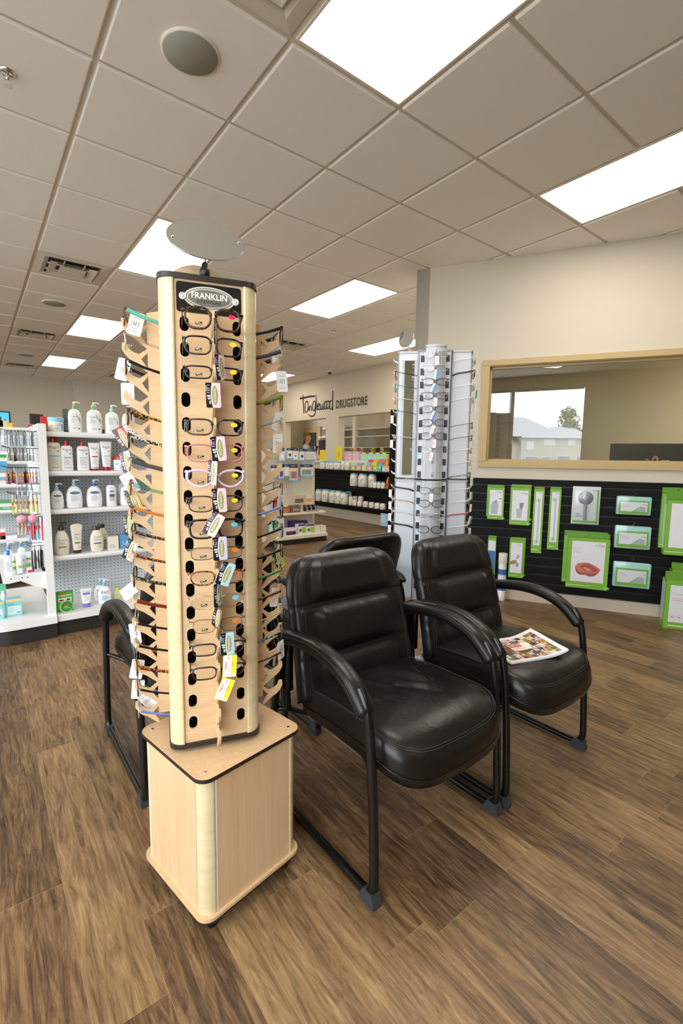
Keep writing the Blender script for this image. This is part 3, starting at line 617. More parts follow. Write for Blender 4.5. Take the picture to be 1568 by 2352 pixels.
def glasses(loc, rz, label, group, frame=BLK, temple=None, lw=.050, lh=.034, p=2.8, cat=0.0, taper=.06, rt=.0025, brg=.018, tw=.0045, sticker=None, tagk=None, tagpos=(0, -.004, -.045), tagrot=0, tcol=(236, 196, 214), power='1.25', rim=1.0, logo=False, drop=.026, yaw=0, tagyaw=0, inner=None, fw=.134, tint=None):
    global GN
    GN += 1
    t = thing('reading_glasses', label, 'glasses', loc, rz + yaw, group); temple = temple or frame
    o = outline(lw, lh, p, cat, taper); n = len(o)
    cxs = (brg + lw) / 2
    def side(s):
        pts = [(s * (cxs + x), z) for x, z in o]; out = []
        for i in range(n):
            a = Vector(o[i - 1]); b = Vector(o[(i + 1) % n]); tn = (b - a).normalized(); nn = Vector((tn.y, -tn.x))
            k = rt * (rim if o[i][1] > 0 else 1.0); out.append((s * (cxs + o[i][0] + nn.x * k), o[i][1] + nn.y * k))
        return pts, out
    f = MB()
    for s in (-1, 1):
        a, b = side(s); dep = .0022 + rt * .3
        curve = lambda x: .006 * (x / .067) ** 2
        vs = [(x, curve(x) - dep / 2, z) for x, z in a] + [(x, curve(x) - dep / 2, z) for x, z in b] + [(x, curve(x) + dep / 2, z) for x, z in a] + [(x, curve(x) + dep / 2, z) for x, z in b]
        fs = []
        for i in range(n):
            j = (i + 1) % n; fs += [(i, j, n + j, n + i), (2 * n + i, 3 * n + i, 3 * n + j, 2 * n + j), (n + i, n + j, 3 * n + j, 3 * n + i), (i, 2 * n + i, 2 * n + j, j)]
        f.add(vs, fs, frame, True)
        xo = max(abs(q[0]) for q in b); zt = max(q[1] for q in b if abs(q[0]) > xo - .008) * .8
        f.tube([(s * (xo - .003), curve(xo), zt), (s * (fw / 2 - .002), .006, zt + .001), (s * fw / 2, .011, zt + .001)], max(rt * .8, .0013), frame, 6)
    zb = lh * .16
    f.tube([(-brg / 2 - .001, 0, zb), (-brg / 4, -.0012, zb + .003), (brg / 4, -.0012, zb + .003), (brg / 2 + .001, 0, zb)], max(rt * .7, .0011), frame, 6)
    if rt < .0018:
        for s in (-1, 1): f.tube([(s * brg / 2, .002, -.001), (s * (brg / 2 - .002), .007, -.004), (s * (brg / 2 - .002), .008, -.009)], .0008, SLV, 5)
    f.build('frame', t)
    for s in (-1, 1):
        a, b = side(s); l = MB(); l.add([(x, .006 * (x / .067) ** 2, z) for x, z in a], [list(range(n))], tint or LENS)
        fml = lambda x, z: (x, .006 * (x / .067) ** 2 - .0012, z)
        if s > 0 and sticker: put_disc(l, cxs + lw * .18, lh * .22, .0082, .0052, C_(sticker, .4), fml); put_text(l, '+' + power, cxs + lw * .18 - .005, cxs + lw * .18 + .005, lh * .22 - .0015, lh * .22 + .0015, C_((120, 110, 60)), lambda x, z: (x, .006 * (x / .067) ** 2 - .0014, z))
        if s < 0 and logo:
            put_rect(l, -cxs - .006, -cxs + .009, -lh * .36, -lh * .36 + .0065, SGN, fml, 1); f2 = lambda x, z: (x, .006 * (x / .067) ** 2 - .0014, z)
            put_poly(l, [(-cxs - .005, -lh * .36 + .001), (-cxs - .002, -lh * .36 + .0038), (-cxs + .001, -lh * .36 + .001), (-cxs + .004, -lh * .36 + .003), (-cxs + .001, -lh * .36 + .0002), (-cxs - .002, -lh * .36 + .0026)], C_((240, 220, 60)), f2); put_rect(l, -cxs - .005, -cxs + .004, -lh * .36 + .0045, -lh * .36 + .0055, PAPER, f2, 1); put_rect(l, -cxs + .003, -cxs + .0085, -lh * .36 + .0015, -lh * .36 + .0025, PAPER, f2, 1)
        l.build('lens', t)
        h = MB(); x = s * fw / 2; zt = lh * .3
        path = [(x, .011, zt), (x * .99, .045, zt - drop * .5), (x * .965, .092, zt - drop), (x * .95, .125, zt - drop - .012), (x * .94, .142, zt - drop - .026)]
        h.tube(path, [tw * .62, tw * .5, tw * .5, tw * .55, tw * .4], temple, 6, flat=(.42, 1.25)); h.build('temple', t)
    if tagk:
        q = tag_mesh(tagk, col=tcol, power=power); tagpos = (tagpos[0], tagpos[1] - .007, tagpos[2]); tm = Matrix.Translation(tagpos) @ Matrix.Rotation(tagyaw, 4, 'Z') @ Matrix.Rotation(tagrot, 4, 'Y')
        q.v = [tuple(tm @ Vector(v)) for v in q.v]
        top = tm @ Vector((0, 0, .026 if tagk in ('white', 'pair', 'trio') else .017))
        q.tube([tuple(top), ((top.x) * .6, -.003, top.z * .5), (0, 0, .004)], .0006, INK, 5)
        q.build('price_tag', t)
    return t
RACKM = Matrix.Translation((RC.x, RC.y, 0)) @ Matrix.Rotation(RRZ, 4, 'Z')
def rack_pt(k, z, off=-.2): v = RACKM @ Matrix.Rotation(k * PI / 2, 4, 'Z') @ Vector((0, off, z)); return v[:]
ORD = ['top', 'second', 'third', 'fourth', 'fifth', 'sixth', 'seventh', 'eighth', 'ninth', 'tenth', 'eleventh', 'twelfth', 'thirteenth', 'fourteenth', 'fifteenth', 'sixteenth', 'seventeenth', 'eighteenth']
YEL = (240, 226, 50); ORA = (240, 130, 50); CYA = (110, 200, 235); WHT = (240, 240, 240)
FRONT = [  # row, description, options
 (0, 'thick dark tortoise keyhole', dict(frame=TORTD, lw=.049, lh=.042, p=2.3, taper=.12, rt=.0042, tw=.006, sticker=(230, 20, 80), logo=True, power='1.25', tagk='pair', tagpos=(.005, .004, -.030), tagyaw=1.15, tagrot=.05)),
 (1, 'glossy black rectangular', dict(frame=BLK, lw=.052, lh=.036, p=2.9, taper=.08, rt=.003, tw=.0055, sticker=YEL, logo=True, tagk='pair', tagpos=(.013, -.002, -.048), tagyaw=.75, tagrot=-.14)),
 (2, 'narrow black half-frame', dict(frame=BLK, lw=.052, lh=.024, p=3.2, taper=.05, rt=.0028, tw=.0055, sticker=YEL, logo=True, tagk='pair', tagpos=(-.004, -.004, -.052), tagrot=-.04)),
 (4, 'black to blue-grey faded', dict(frame=mottle('black_blue_fade', (20, 20, 22), (66, 56, 50), 60), temple=BLB, lw=.052, lh=.032, p=2.9, rt=.0032, tw=.006, sticker=YEL, logo=True, tagk='pair', tagpos=(.006, -.004, -.050), tagrot=-.09)),
 (5, 'rose and tortoise', dict(frame=PNK, temple=PNK, lw=.052, lh=.035, p=2.8, taper=.1, rt=.0032, tw=.006, sticker=YEL, logo=True, tagk='pair', tagpos=(-.008, .004, -.046), tagyaw=-1.0, tagrot=.1)),
 (6, 'lavender cat-eye', dict(frame=LAV, temple=LAV, lw=.053, lh=.034, p=2.2, cat=.008, taper=.16, rt=.0042, tw=.006, sticker=YEL, logo=True, tagk='pair', tagpos=(.006, -.004, -.051), tagrot=-.06)),
 (7, 'slim brown rounded', dict(frame=BRN, lw=.051, lh=.034, p=2.7, taper=.08, rt=.0026, tw=.006, temple=BLB, sticker=YEL, logo=True, tagk='pair', tagpos=(-.008, -.003, -.048), tagrot=.5, tagyaw=-.3)),
 (8, 'thick black square', dict(frame=BLK, temple=BLB, lw=.049, lh=.039, p=2.9, taper=.08, rt=.0042, tw=.0068, sticker=CYA, logo=True, tagk='pair', tagpos=(.006, -.004, -.047), tagrot=-.03, tcol=(196, 186, 232), power='1.75')),
 (9, 'small dark metal', dict(frame=GUN, lw=.049, lh=.027, p=3.0, taper=.08, rt=.0016, tw=.0035, sticker=ORA, logo=True, tagk='pair', tagpos=(.018, -.004, -.050), tagrot=.38, tcol=(158, 204, 236), power='1.50')),
 (10, 'tortoise oval', dict(frame=TORT, lw=.050, lh=.030, p=2.4, taper=.14, rt=.0028, tw=.0045, sticker=ORA, logo=True, tagk='pair', tagpos=(.000, .001, -.041), tagyaw=.8, tcol=(158, 204, 236), power='1.50')),
 (11, 'clear plastic', dict(frame=CLEARP, temple=CLEARP, lw=.050, lh=.028, p=2.6, taper=.14, rt=.0034, tw=.0045, sticker=CYA, logo=True, tagk='pair', tagpos=(-.003, .001, -.038), tagyaw=-1.1, tagrot=.3, tcol=(120, 90, 80))),
 (12, 'thin copper wire', dict(frame=mat('copper_wire', (120, 84, 62), .3, .7), lw=.048, lh=.033, p=2.7, taper=.06, rt=.0010, tw=.0026, sticker=ORA, logo=True, tagk='pair', tagpos=(.020, -.004, -.046), tagrot=-.03, tcol=(158, 204, 236), power='1.50')),
 (13, 'black white-dotted', dict(frame=BLK, lw=.050, lh=.026, p=3.4, taper=.06, rt=.0024, tw=.0085, sticker=WHT, tagk='trio', tagpos=(.025, -.006, -.043), tagrot=.06)),
 (14, 'lowest black white-dotted', dict(frame=BLK, lw=.051, lh=.028, p=3.0, taper=.07, rt=.0024, tw=.0085, sticker=WHT, tagk='trio', tagpos=(.012, -.006, -.042), tagrot=.40))]
for r, d, k in FRONT:
    glasses(rack_pt(0, SLOTZ[r] - .010 + (.004 if r < 3 else 0)), RRZ, '%s reading glasses, %s row down on the front of the wooden rack' % (d, ORD[r]), 'glasses on the front of the wooden rack', drop=.016, brg=.016, **dict(k, rt=k['rt'] * 1.2, lw=k['lw'] + .002, p=k['p'] * (1.25 if not k.get('cat') else .9)))
LEFT = [
 (0, 'teal-armed', dict(frame=TORT, temple=TEAL, tw=.008, rt=.003, tagk='white', tagpos=(.03, .035, -.012), tagyaw=PI * .5, tagrot=.25)),
 (1, 'clear', dict(frame=CLEARP, temple=CLEARP, tw=.006, rt=.003, sticker=(220, 40, 50), tagk='white', tagpos=(-.055, -.004, -.052), tagyaw=1.3, tagrot=.25)),
 (2, 'black-armed', dict(frame=BLK, tw=.006, tagk='white', tagpos=(-.05, .006, -.055), tagyaw=1.3)),
 (4, 'black and amber mottled', dict(frame=TORTD, temple=YLT, tw=.006, lh=.038, rt=.0036, tagk='pair', tcol=(200, 60, 50), tagpos=(-.03, -.01, -.052), tagyaw=1.2, tagrot=-.5)),
 (5, 'black and cream mottled', dict(frame=BLK, temple=BWM, tw=.007, lh=.036, rt=.0036, tagk='pair', tagpos=(-.045, -.004, -.055), tagyaw=.9, tagrot=-.2)),
 (6, 'charcoal-armed', dict(frame=SLV, temple=GREY, tw=.0095, rt=.0015, tagk='white', tagpos=(-.03, .005, -.052), tagyaw=1.35, tagrot=-.5)),
 (7, 'mint-armed', dict(frame=TORT, temple=MINT, tw=.008, rt=.003, tagk='pair', tagpos=(.0, .014, -.04), tagyaw=1.2, tagrot=-.35, tcol=(196, 170, 80))),
 (8, 'amber-armed', dict(frame=TORT, temple=AMB, tw=.0065, rt=.003, lh=.038, tagk='pair', tagpos=(-.06, -.004, -.05), tagyaw=.9, tcol=(196, 170, 80))),
 (9, 'black and brown mottled', dict(frame=GUN, temple=mottle('black_brown', (20, 18, 16), (120, 100, 80)), tw=.0065, tagk='pair', tagpos=(-.01, .0, -.05), tagyaw=1.0, tagrot=.4, tcol=(200, 220, 236))),
 (10, 'red-tortoise-armed', dict(frame=SLV, temple=AMBT, tw=.006, rt=.0015, tint=None)),
 (11, 'black and green mottled', dict(frame=BLK, temple=GRM, tw=.0075, lh=.036, tagk='white', tagpos=(-.055, -.01, -.055), tagyaw=.9, tagrot=.95)),
 (12, 'red-brown-armed', dict(frame=CLEARP, temple=RBR, tw=.008, rt=.003)),
 (13, 'thin black-armed', dict(frame=SLV, temple=BLK, tw=.005, rt=.0014, tagk='white', tagpos=(-.03, .004, -.05), tagyaw=1.0, tagrot=-.15)),
 (14, 'black-armed silver', dict(frame=SLV, temple=BLK, tw=.0055, rt=.0014)),
 (15, 'dark tortoise-armed', dict(frame=TORTD, temple=AMBT, tw=.007, rt=.0026, lh=.038, tagk='white', tagpos=(-.045, .004, -.04), tagyaw=1.45, tagrot=.2)),
 (16, 'thin black-armed orange-dot', dict(frame=GUN, temple=BLK, tw=.0045, rt=.0015, sticker=(230, 70, 30), tagk='white', tagpos=(-.055, .004, -.045), tagyaw=1.45, tagrot=.1)),
 (17, 'blue-armed', dict(frame=SLV, temple=BLUE, tw=.005, rt=.0016, tagk='white', tagpos=(-.02, .03, -.006), tagyaw=1.3, tagrot=-.7))]
for r, d, k in LEFT:
    glasses(rack_pt(3, SLOTZ[r] + .020), RRZ - PI / 2, '%s reading glasses, %s row down on the left of the wooden rack' % (d, ORD[r]), 'glasses on the left of the wooden rack', **k)
RIGHT = [
 (0, 'black-armed tortoise', dict(frame=TORTD, temple=BLK, tw=.006, lh=.040, rt=.0035, tagk='white', tagpos=(.01, .012, -.045), tagyaw=-1.2, tagrot=-.1)),
 (1, 'plum-armed clear', dict(frame=CLEARP, temple=PLUM, tw=.008, lh=.038, rt=.003, tagk='white', tagpos=(-.02, .004, -.06), tagyaw=-1.3, tagrot=-.1)),
 (3, 'olive green', dict(frame=OLV, temple=OLV, tw=.008, lh=.04, rt=.0025, tagk='white', tagpos=(.0, .012, -.05), tagyaw=-1.0, tagrot=.4)),
 (4, 'clear', dict(frame=CLEARP, temple=CLEARP, tw=.004, lh=.032, rt=.0045, tagk='white', tagpos=(.0, .012, -.052), tagyaw=-1.1, tagrot=.05)),
 (7, 'thin black wire', dict(frame=GUN, temple=GUN, tw=.0022, rt=.001, lh=.032, tagk='white', tagpos=(-.03, .01, -.03), tagyaw=-.7, tagrot=.25)),
 (8, 'blue-armed black', dict(frame=BLK, temple=BLUE, tw=.006, rt=.0028, lh=.04, tagk='white', tagpos=(-.03, .008, -.055), tagyaw=-.7, tagrot=-.03)),
 (9, 'black rectangular', dict(frame=BLK, temple=BLK, tw=.006, rt=.0026, lh=.034)),
 (10, 'glossy black green-tagged', dict(frame=BLK, temple=BLK, tw=.0065, rt=.002, lh=.034, tagk='pair', tcol=(190, 220, 40), tagpos=(.0, .01, -.035), tagyaw=-1.0, tagrot=-.5)),
 (11, 'pale tortoise green-armed', dict(frame=mottle('pale_tortoise', (92, 60, 44), (200, 160, 124)), temple=GRN, tw=.007, rt=.0045, lh=.038)),
 (12, 'tortoise-armed clear', dict(frame=CLEARP, temple=TORTD, tw=.006, rt=.0035, lh=.038, tagk='white', tagpos=(.01, .02, -.03), tagyaw=-1.0, tagrot=.2)),
 (13, 'thin gold wire', dict(frame=CLEARP, temple=GLD, tw=.002, rt=.003, lh=.03)),
 (14, 'black and sky-blue-armed', dict(frame=GUN, temple=mottle('black_sky_blue', (24, 26, 30), (80, 170, 215), 90), tw=.005, rt=.0014, lh=.03, tagk='white', tagpos=(-.02, .008, -.065), tagyaw=-.8, tagrot=-.1)),
 (15, 'lowest tortoise-armed', dict(frame=CLEARP, temple=TORTD, tw=.0055, rt=.0016, lh=.028))]
for r, d, k in RIGHT:
    glasses(rack_pt(1, SLOTZ[r] + .014), RRZ + PI / 2, '%s reading glasses, %s row down on the right of the wooden rack' % (d, ORD[r]), 'glasses on the right of the wooden rack', **k)

# ================================================================ leather chairs
def leather():
    m, nt, b = nodes_of('black_leather'); N = nt.nodes; L = nt.links
    tc = N.new('ShaderNodeTexCoord'); n1 = N.new('ShaderNodeTexNoise'); n1.inputs['Scale'].default_value = 420; n1.inputs['Detail'].default_value = 2
    n2 = N.new('ShaderNodeTexNoise'); n2.inputs['Scale'].default_value = 11; n2.inputs['Detail'].default_value = 3; n2.inputs['Distortion'].default_value = .8
    L.new(tc.outputs['Object'], n1.inputs[0]); L.new(tc.outputs['Object'], n2.inputs[0])
    b1 = N.new('ShaderNodeBump'); b1.inputs['Strength'].default_value = .10; b1.inputs['Distance'].default_value = .001; L.new(n1.outputs[0], b1.inputs['Height'])
    b2 = N.new('ShaderNodeBump'); b2.inputs['Strength'].default_value = .30; b2.inputs['Distance'].default_value = .012; L.new(n2.outputs[0], b2.inputs['Height']); L.new(b1.outputs[0], b2.inputs['Normal'])
    L.new(b2.outputs[0], b.inputs['Normal'])
    b.inputs['Base Color'].default_value = (*srgb((17, 15, 13)), 1); b.inputs['Roughness'].default_value = .34; b.inputs['Specular IOR Level'].default_value = .42
    return m
LEATH = leather(); FRAMEM = mat('black_steel_tube', (9, 9, 10), .28, 0.0, .5); GLIDE = mat('grey_plastic_glide', (50, 55, 60), .5); STITCH = C_((44, 41, 38), .7)
def smoothstep(a, b, x): t = min(1, max(0, (x - a) / (b - a))); return t * t * (3 - 2 * t)
def seat_top(x, y):      # height of the seat cushion at (x, y): crowned, dipping back, rolling over at the front
    z = .462 + .016 * (1 - (x / .26) ** 2) - .03 * smoothstep(-.05, .24, y)
    z -= .05 * max(0, (-y - .215) / .135) ** 2.2 if y < -.215 else 0
    z -= .016 * math.exp(-((x - .01) ** 2 / .012 + (y + .03) ** 2 / .016))
    z += .0040 * math.sin(46 * (x * .8 + y) + 5 * math.sin(17 * x)) * math.exp(-((x) ** 2 / .014 + (y + .05) ** 2 / .012))
    return z
def seat_outline(n=56, s=1.0):
    pts = []
    for i in range(n):
        t = 2 * PI * i / n; c, q = math.cos(t), math.sin(t); e = 2 / 5.0
        x = math.copysign(abs(c) ** e, c); y = math.copysign(abs(q) ** e, q)
        hw = .245 if y > -.3 else .245 + .02 * smoothstep(.3, .9, -y)
        X = hw * x; Y = -.06 + .285 * y
        if y < 0: Y -= .022 * (1 - x * x)
        pts.append((X * s, (Y + .06) * s - .06))
    return pts
def make_seat(par):
    m = MB(); rings = []
    for s, dz in ((.0, -.112), (.86, -.112), (.94, -.108), (.985, -.092), (1.0, -.06), (.995, -.03), (.975, -.012), (.94, -.002), (.88, .004), (.8, .005), (.72, .005), (.64, .0045), (.56, .004), (.48, .003), (.40, .003), (.32, .002), (.24, .002), (.16, .001), (.08, .001), (0.001, .0)):
        ring = []
        for x, y in seat_outline(56, max(s, .001)):
            zt = seat_top(x, y); fall = 1.0
            z = zt + dz if dz > -.05 else zt + dz - (.0 if s > .5 else 0)
            if dz <= -.09: z = max(z, .345 + .0 * x) if y > -.3 else z
            ring.append((x, y, z))
        rings.append(ring)
    m.loft(rings, LEATH); o = m.build('seat', par)
    st = MB(); base = seat_outline(56, .948)
    for sc, dz in ((.952, .0012), (.935, .0018)):
        pts = [(x, y, seat_top(x, y) + dz - .0005) for x, y in seat_outline(56, sc)]; st.tube(pts, .0011, STITCH, 5, closed=True)
    pts = [(x * 1.003, y, seat_top(x, y) - .062) for x, y in seat_outline(56, 1.002)]; st.tube(pts, .003, LEATH, 6, closed=True)
    for s in (-1, 1):        # seams that run from the back corners into the seat
        st.tube([(s * (.17 - .05 * k / 8), .17 - .30 * k / 8, seat_top(s * (.17 - .05 * k / 8), .17 - .30 * k / 8) + .003) for k in range(9)], .0009, STITCH, 5)
    st.build('seat_stitching', o)
def back_pt(u, v, off):      # u -1..1 across, v 0..1 up; off = thickness outwards to the front
    z = .40 + .475 * v; y = .155 + .075 * v + .05 * v * v
    hw = .268 - .012 * v - .02 * max(0, v - .75) / .25
    cr = .10; zz = (1 - v) * .475
    if zz < .08: hw -= .075 * (1 - math.sqrt(max(0, 1 - (1 - zz / .08) ** 2)))
    y += -off + .012 * (1 - abs(u) ** 2) * 0 - .022 * abs(u) ** 3 * (1 - .3 * v)
    return (u * hw, y, z)
def make_back(par):
    m = MB(); NU, NV = 32, 48; seams = (.30, .665)
    def th(u, v):
        e = (1 - abs(u) ** 7) ** .5 if abs(u) < 1 else 0; f = min(1, v / .05) ** .5 * min(1, (1 - v) / .07) ** .5
        b = .058 * (.25 + .75 * e * f) - (.0 if e * f > 0 else 0)
        inner = 1 - smoothstep(.60, .72, abs(u))
        d = min(abs(v - s) for s in seams); b += inner * (.027 * (1 - math.exp(-(d / .05) ** 2)) - .010)
        b += inner * .0032 * math.sin(u * 34 + 5 * math.sin(v * 11)) * math.exp(-(d / .08) ** 2) * smoothstep(.0, .03, d)
        b -= .004 * math.exp(-((abs(u) - .68) / .03) ** 2)
        b -= (1 - inner) * .006 * math.exp(-(d / .012) ** 2)
        return b * (1 if e * f > 1e-4 else .3)
    vs = []; fs = []
    for j in range(NV + 1):
        for i in range(NU + 1):
            u = -1 + 2 * i / NU; u = math.copysign(1 - (1 - abs(u)) ** 1.35, u) if abs(u) < 1 else u; v = j / NV; vs.append(back_pt(u, v, th(u, v)))
    for j in range(NV + 1):
        for i in range(NU + 1):
            u = -1 + 2 * i / NU; v = j / NV; e = (1 - abs(u) ** 6) * min(1, v / .04) * min(1, (1 - v) / .05); vs.append(back_pt(u, v, -.028 * max(0, e) ** .5))
    W = NU + 1; K = W * (NV + 1)
    for j in range(NV):
        for i in range(NU): a = j * W + i; fs.append((a, a + 1, a + W + 1, a + W)); b = K + a; fs.append((b, b + W, b + W + 1, b + 1))
    for i in range(NU): fs.append((i, K + i, K + i + 1, i + 1)); a = NV * W + i; fs.append((a, a + 1, K + a + 1, K + a))
    for j in range(NV): a = j * W; fs.append((a, a + W, K + a + W, K + a)); a = j * W + NU; fs.append((a, K + a, K + a + W, a + W))
    m.add(vs, fs, LEATH, True); o = m.build('backrest', par)
    st = MB()
    for s in (-1, 1):
        for q in (.86, .895): st.tube([Vector(back_pt(s * q, v, th(s * q, v) + .0008)) for v in [k / 24 for k in range(1, 24)]], .0009, STITCH, 5)
    for sv in seams:
        st.tube([Vector(back_pt(u, sv, th(u, sv) + .0006)) for u in [-.93 + 1.86 * k / 30 for k in range(31)]], .0012, STITCH, 5)
    st.build('back_stitching', o)
def bez(pts, n=6):           # catmull-rom through points
    P = [Vector(p) for p in pts]; P = [P[0] * 2 - P[1]] + P + [P[-1] * 2 - P[-2]]; out = []
    for k in range(1, len(P) - 2):
        for i in range(n):
            t = i / n; a, b, c, d = P[k - 1], P[k], P[k + 1], P[k + 2]
            out.append(.5 * ((2 * b) + (c - a) * t + (2 * a - 5 * b + 4 * c - d) * t * t + (3 * b - a - 3 * c + d) * t ** 3))
    return out + [P[-2]]
def make_chair():
    t = thing('guest_chair', 'tmp', 'chair', (0, 0, 0), 0, 'black leather guest chairs, back to back')
    make_seat(t); make_back(t)
    for s in (-1, 1):
        x = s * .285
        path = [(x, -.21, .600), (x, -.235, .565), (x, -.25, .52), (x, -.262, .44), (x, -.275, .30), (x, -.285, .12), (x, -.286, .062), (x, -.272, .034), (x, -.24, .022), (x, -.10, .020), (x, .12, .020), (x, .25, .022), (x, .282, .034), (x, .290, .065), (x, .272, .25), (x, .235, .46), (x, .215, .56), (x, .19, .598)]
        m = MB(); m.tube(bez(path, 4), .0135, FRAMEM, 10); m.build('side_frame', t)
        arm = bez([(x, .235, .600), (x, .14, .625), (x, .02, .640), (x, -.08, .632), (x, -.16, .602), (x, -.215, .556), (x, -.238, .528)], 5)
        rings = []; K = len(arm)
        for k, p in enumerate(arm):
            tn = (arm[min(k + 1, K - 1)] - arm[max(k - 1, 0)]).normalized(); up = Vector((0, tn.z, -tn.y)); up = up if up.z > 0 or abs(tn.y) < .5 else -up
            if up.z < 0: up = -up
            e = min(1, (k + .35) / 2.2) ** .5 * min(1, (K - 1 - k + .35) / 2.2) ** .5
            wd = (.0265 + .002 * math.sin(PI * k / K)) * e; hh = .022 * e
            rings.append([tuple(p + Vector((1, 0, 0)) * (wd * math.copysign(abs(math.cos(a)) ** .7, math.cos(a))) + up * (hh * math.copysign(abs(math.sin(a)) ** .7, math.sin(a)) + .006)) for a in [2 * PI * i / 16 for i in range(16)]])
        m = MB(); m.loft(rings, LEATH); ap = m.build('armrest', t)
        st = MB()
        for dx in (-1, 1):
            for hz_ in (.008, .018):
                pp = []
                for k, p in enumerate(arm[2:-2]):
                    kk = k + 2; tn = (arm[kk + 1] - arm[kk - 1]).normalized(); up = Vector((0, tn.z, -tn.y)); up = up if up.z > 0 else -up; pp.append(p + Vector((dx * (.0285 - (hz_ - .008) * .25), 0, 0)) + up * hz_)
                st.tube(pp, .0012, STITCH if hz_ > .01 else LEATH, 5)
        st.build('arm_stitching', ap)
        for yy in (-.272, .262):
            m = MB(); m.loft([[(x + a * .016, yy + b * .026 + .004 * b, z) for a, b in ((-1, -1), (1, -1), (1, 1), (-1, 1))] for z in (0, .012)] + [[(x + a * .0165, yy + b * .018 - (.004 if yy < 0 else -.004), .042) for a, b in ((-1, -1), (1, -1), (1, 1), (-1, 1))]], GLIDE, smooth=False)
            m.build('floor_glide', t)
    m = MB()
    for y in (-.13, .13): m.tube([(-.215, y, .346), (0, y, .340), (.215, y, .346)], .011, FRAMEM, 8)
    for s in (-1, 1):
        m.tube([(s * .285, .27, .33), (s * .25, .20, .345), (s * .21, .13, .345)], .009, FRAMEM, 8); m.tube([(s * .284, -.268, .37), (s * .24, -.2, .36), (s * .21, -.13, .348)], .009, FRAMEM, 8); m.tube([(s * .21, .13, .345), (s * .21, -.13, .345)], .009, FRAMEM, 8)
    m.build('seat_rails', t)
    for s in (-1, 1):
        m = MB(); m.rbox(s * .262 - .012, s * .262 + .012, .185, .235, .42, .62, .006, FRAMEM); m.tube([(s * .262, .225, .58), (s * .284, .216, .56)], .01, FRAMEM, 8); m.tube([(s * .262, .21, .43), (s * .262, .20, .345)], .01, FRAMEM, 8)
        m.build('back_bracket', t)
    return t
ch = make_chair()
CH = [((-.040, -.676), 0, 'black leather chair with padded arms, empty, nearest, right of the wooden rack'),
      ((.586, -.676), 0, 'black leather chair holding the magazine'),
      ((.305, .085), PI, 'black leather chair facing away, its back top behind the two nearest chairs'),
      ((-.435, .085), PI, 'black leather chair behind the wooden rack, arm and rail showing at its left')]
for i, ((x, y), rz, lab) in enumerate(CH):
    o = ch if i == 0 else dup(ch); o.location = (x, y, 0); o.rotation_euler.z = rz; o['label'] = lab
# magazine
mg = thing('magazine', 'glossy catalogue with a cover of small photos, lying on the chair seat', 'magazine', (.5667, -.835, .4795), math.radians(-18))
def magz(x, y): return .006 + .010 * smoothstep(.02, .12, x) * smoothstep(-.1, .1, y) + .012 * max(0, x / .12) ** 3
m = MB(); nx, ny = 12, 6; vs = []; fs = []
for lay in (0, 1):
    for j in range(ny + 1):
        for i in range(nx + 1):
            x = -.135 + .27 * i / nx; y = -.105 + .21 * j / ny; vs.append((x, y, magz(x, y) - (0 if lay else .008)))
W = nx + 1; K = W * (ny + 1)
for j in range(ny):
    for i in range(nx): a = j * W + i; fs += [(a, a + W, a + W + 1, a + 1), (K + a, K + a + 1, K + a + W + 1, K + a + W)]
for i in range(nx): fs += [(i, i + 1, K + i + 1, K + i), (ny * W + i, K + ny * W + i, K + ny * W + i + 1, ny * W + i + 1)]
for j in range(ny): fs += [(j * W, K + j * W, K + j * W + W, j * W + W), (j * W + nx, j * W + W + nx, K + j * W + W + nx, K + j * W + nx)]
m.add(vs, fs, C_((232, 230, 234))); m.build('pages', mg)
m = MB(); fm = lambda x, y: (x, y, magz(x, y) + .0006); rnd = random.Random(5)
pal = [(120, 84, 60), (196, 170, 140), (90, 70, 60), (216, 206, 196), (60, 50, 48), (170, 130, 60), (200, 190, 200), (140, 60, 50), (230, 220, 210), (104, 112, 90), (176, 150, 130), (80, 84, 100)]
for i in range(11):
    for j in range(8):
        x0 = -.128 + i * .0222; y0 = -.094 + j * .0222
        put_rect(m, x0, x0 + .0216, y0, y0 + .0216, C_(rnd.choice(pal), .3), fm, 1)
        put_disc(m, x0 + rnd.uniform(.006, .015), y0 + rnd.uniform(.006, .015), rnd.uniform(.003, .007), rnd.uniform(.003, .007), C_(rnd.choice(pal), .3), lambda x, y: (x, y, magz(x, y) + .0010), 8)
f2 = lambda x, y: (x, y, magz(x, y) + .0014); f3 = lambda x, y: (x, y, magz(x, y) + .0018)
put_rect(m, -.052, .05, -.026, .034, C_((246, 240, 232), .3), f2, 2); put_rect(m, -.05, .01, .004, .031, C_((214, 44, 40), .3), f3, 1); put_text(m, 'NEW', -.045, .004, .009, .026, C_((246, 240, 232)), lambda x, y: (x, y, magz(x, y) + .0022)); put_text(m, 'CATALOG', -.045, .015, -.018, -.002, C_((214, 44, 40)), f3); put_rect(m, .02, .046, -.022, .004, C_((190, 150, 60), .3), f3, 1)
m.build('cover', mg)

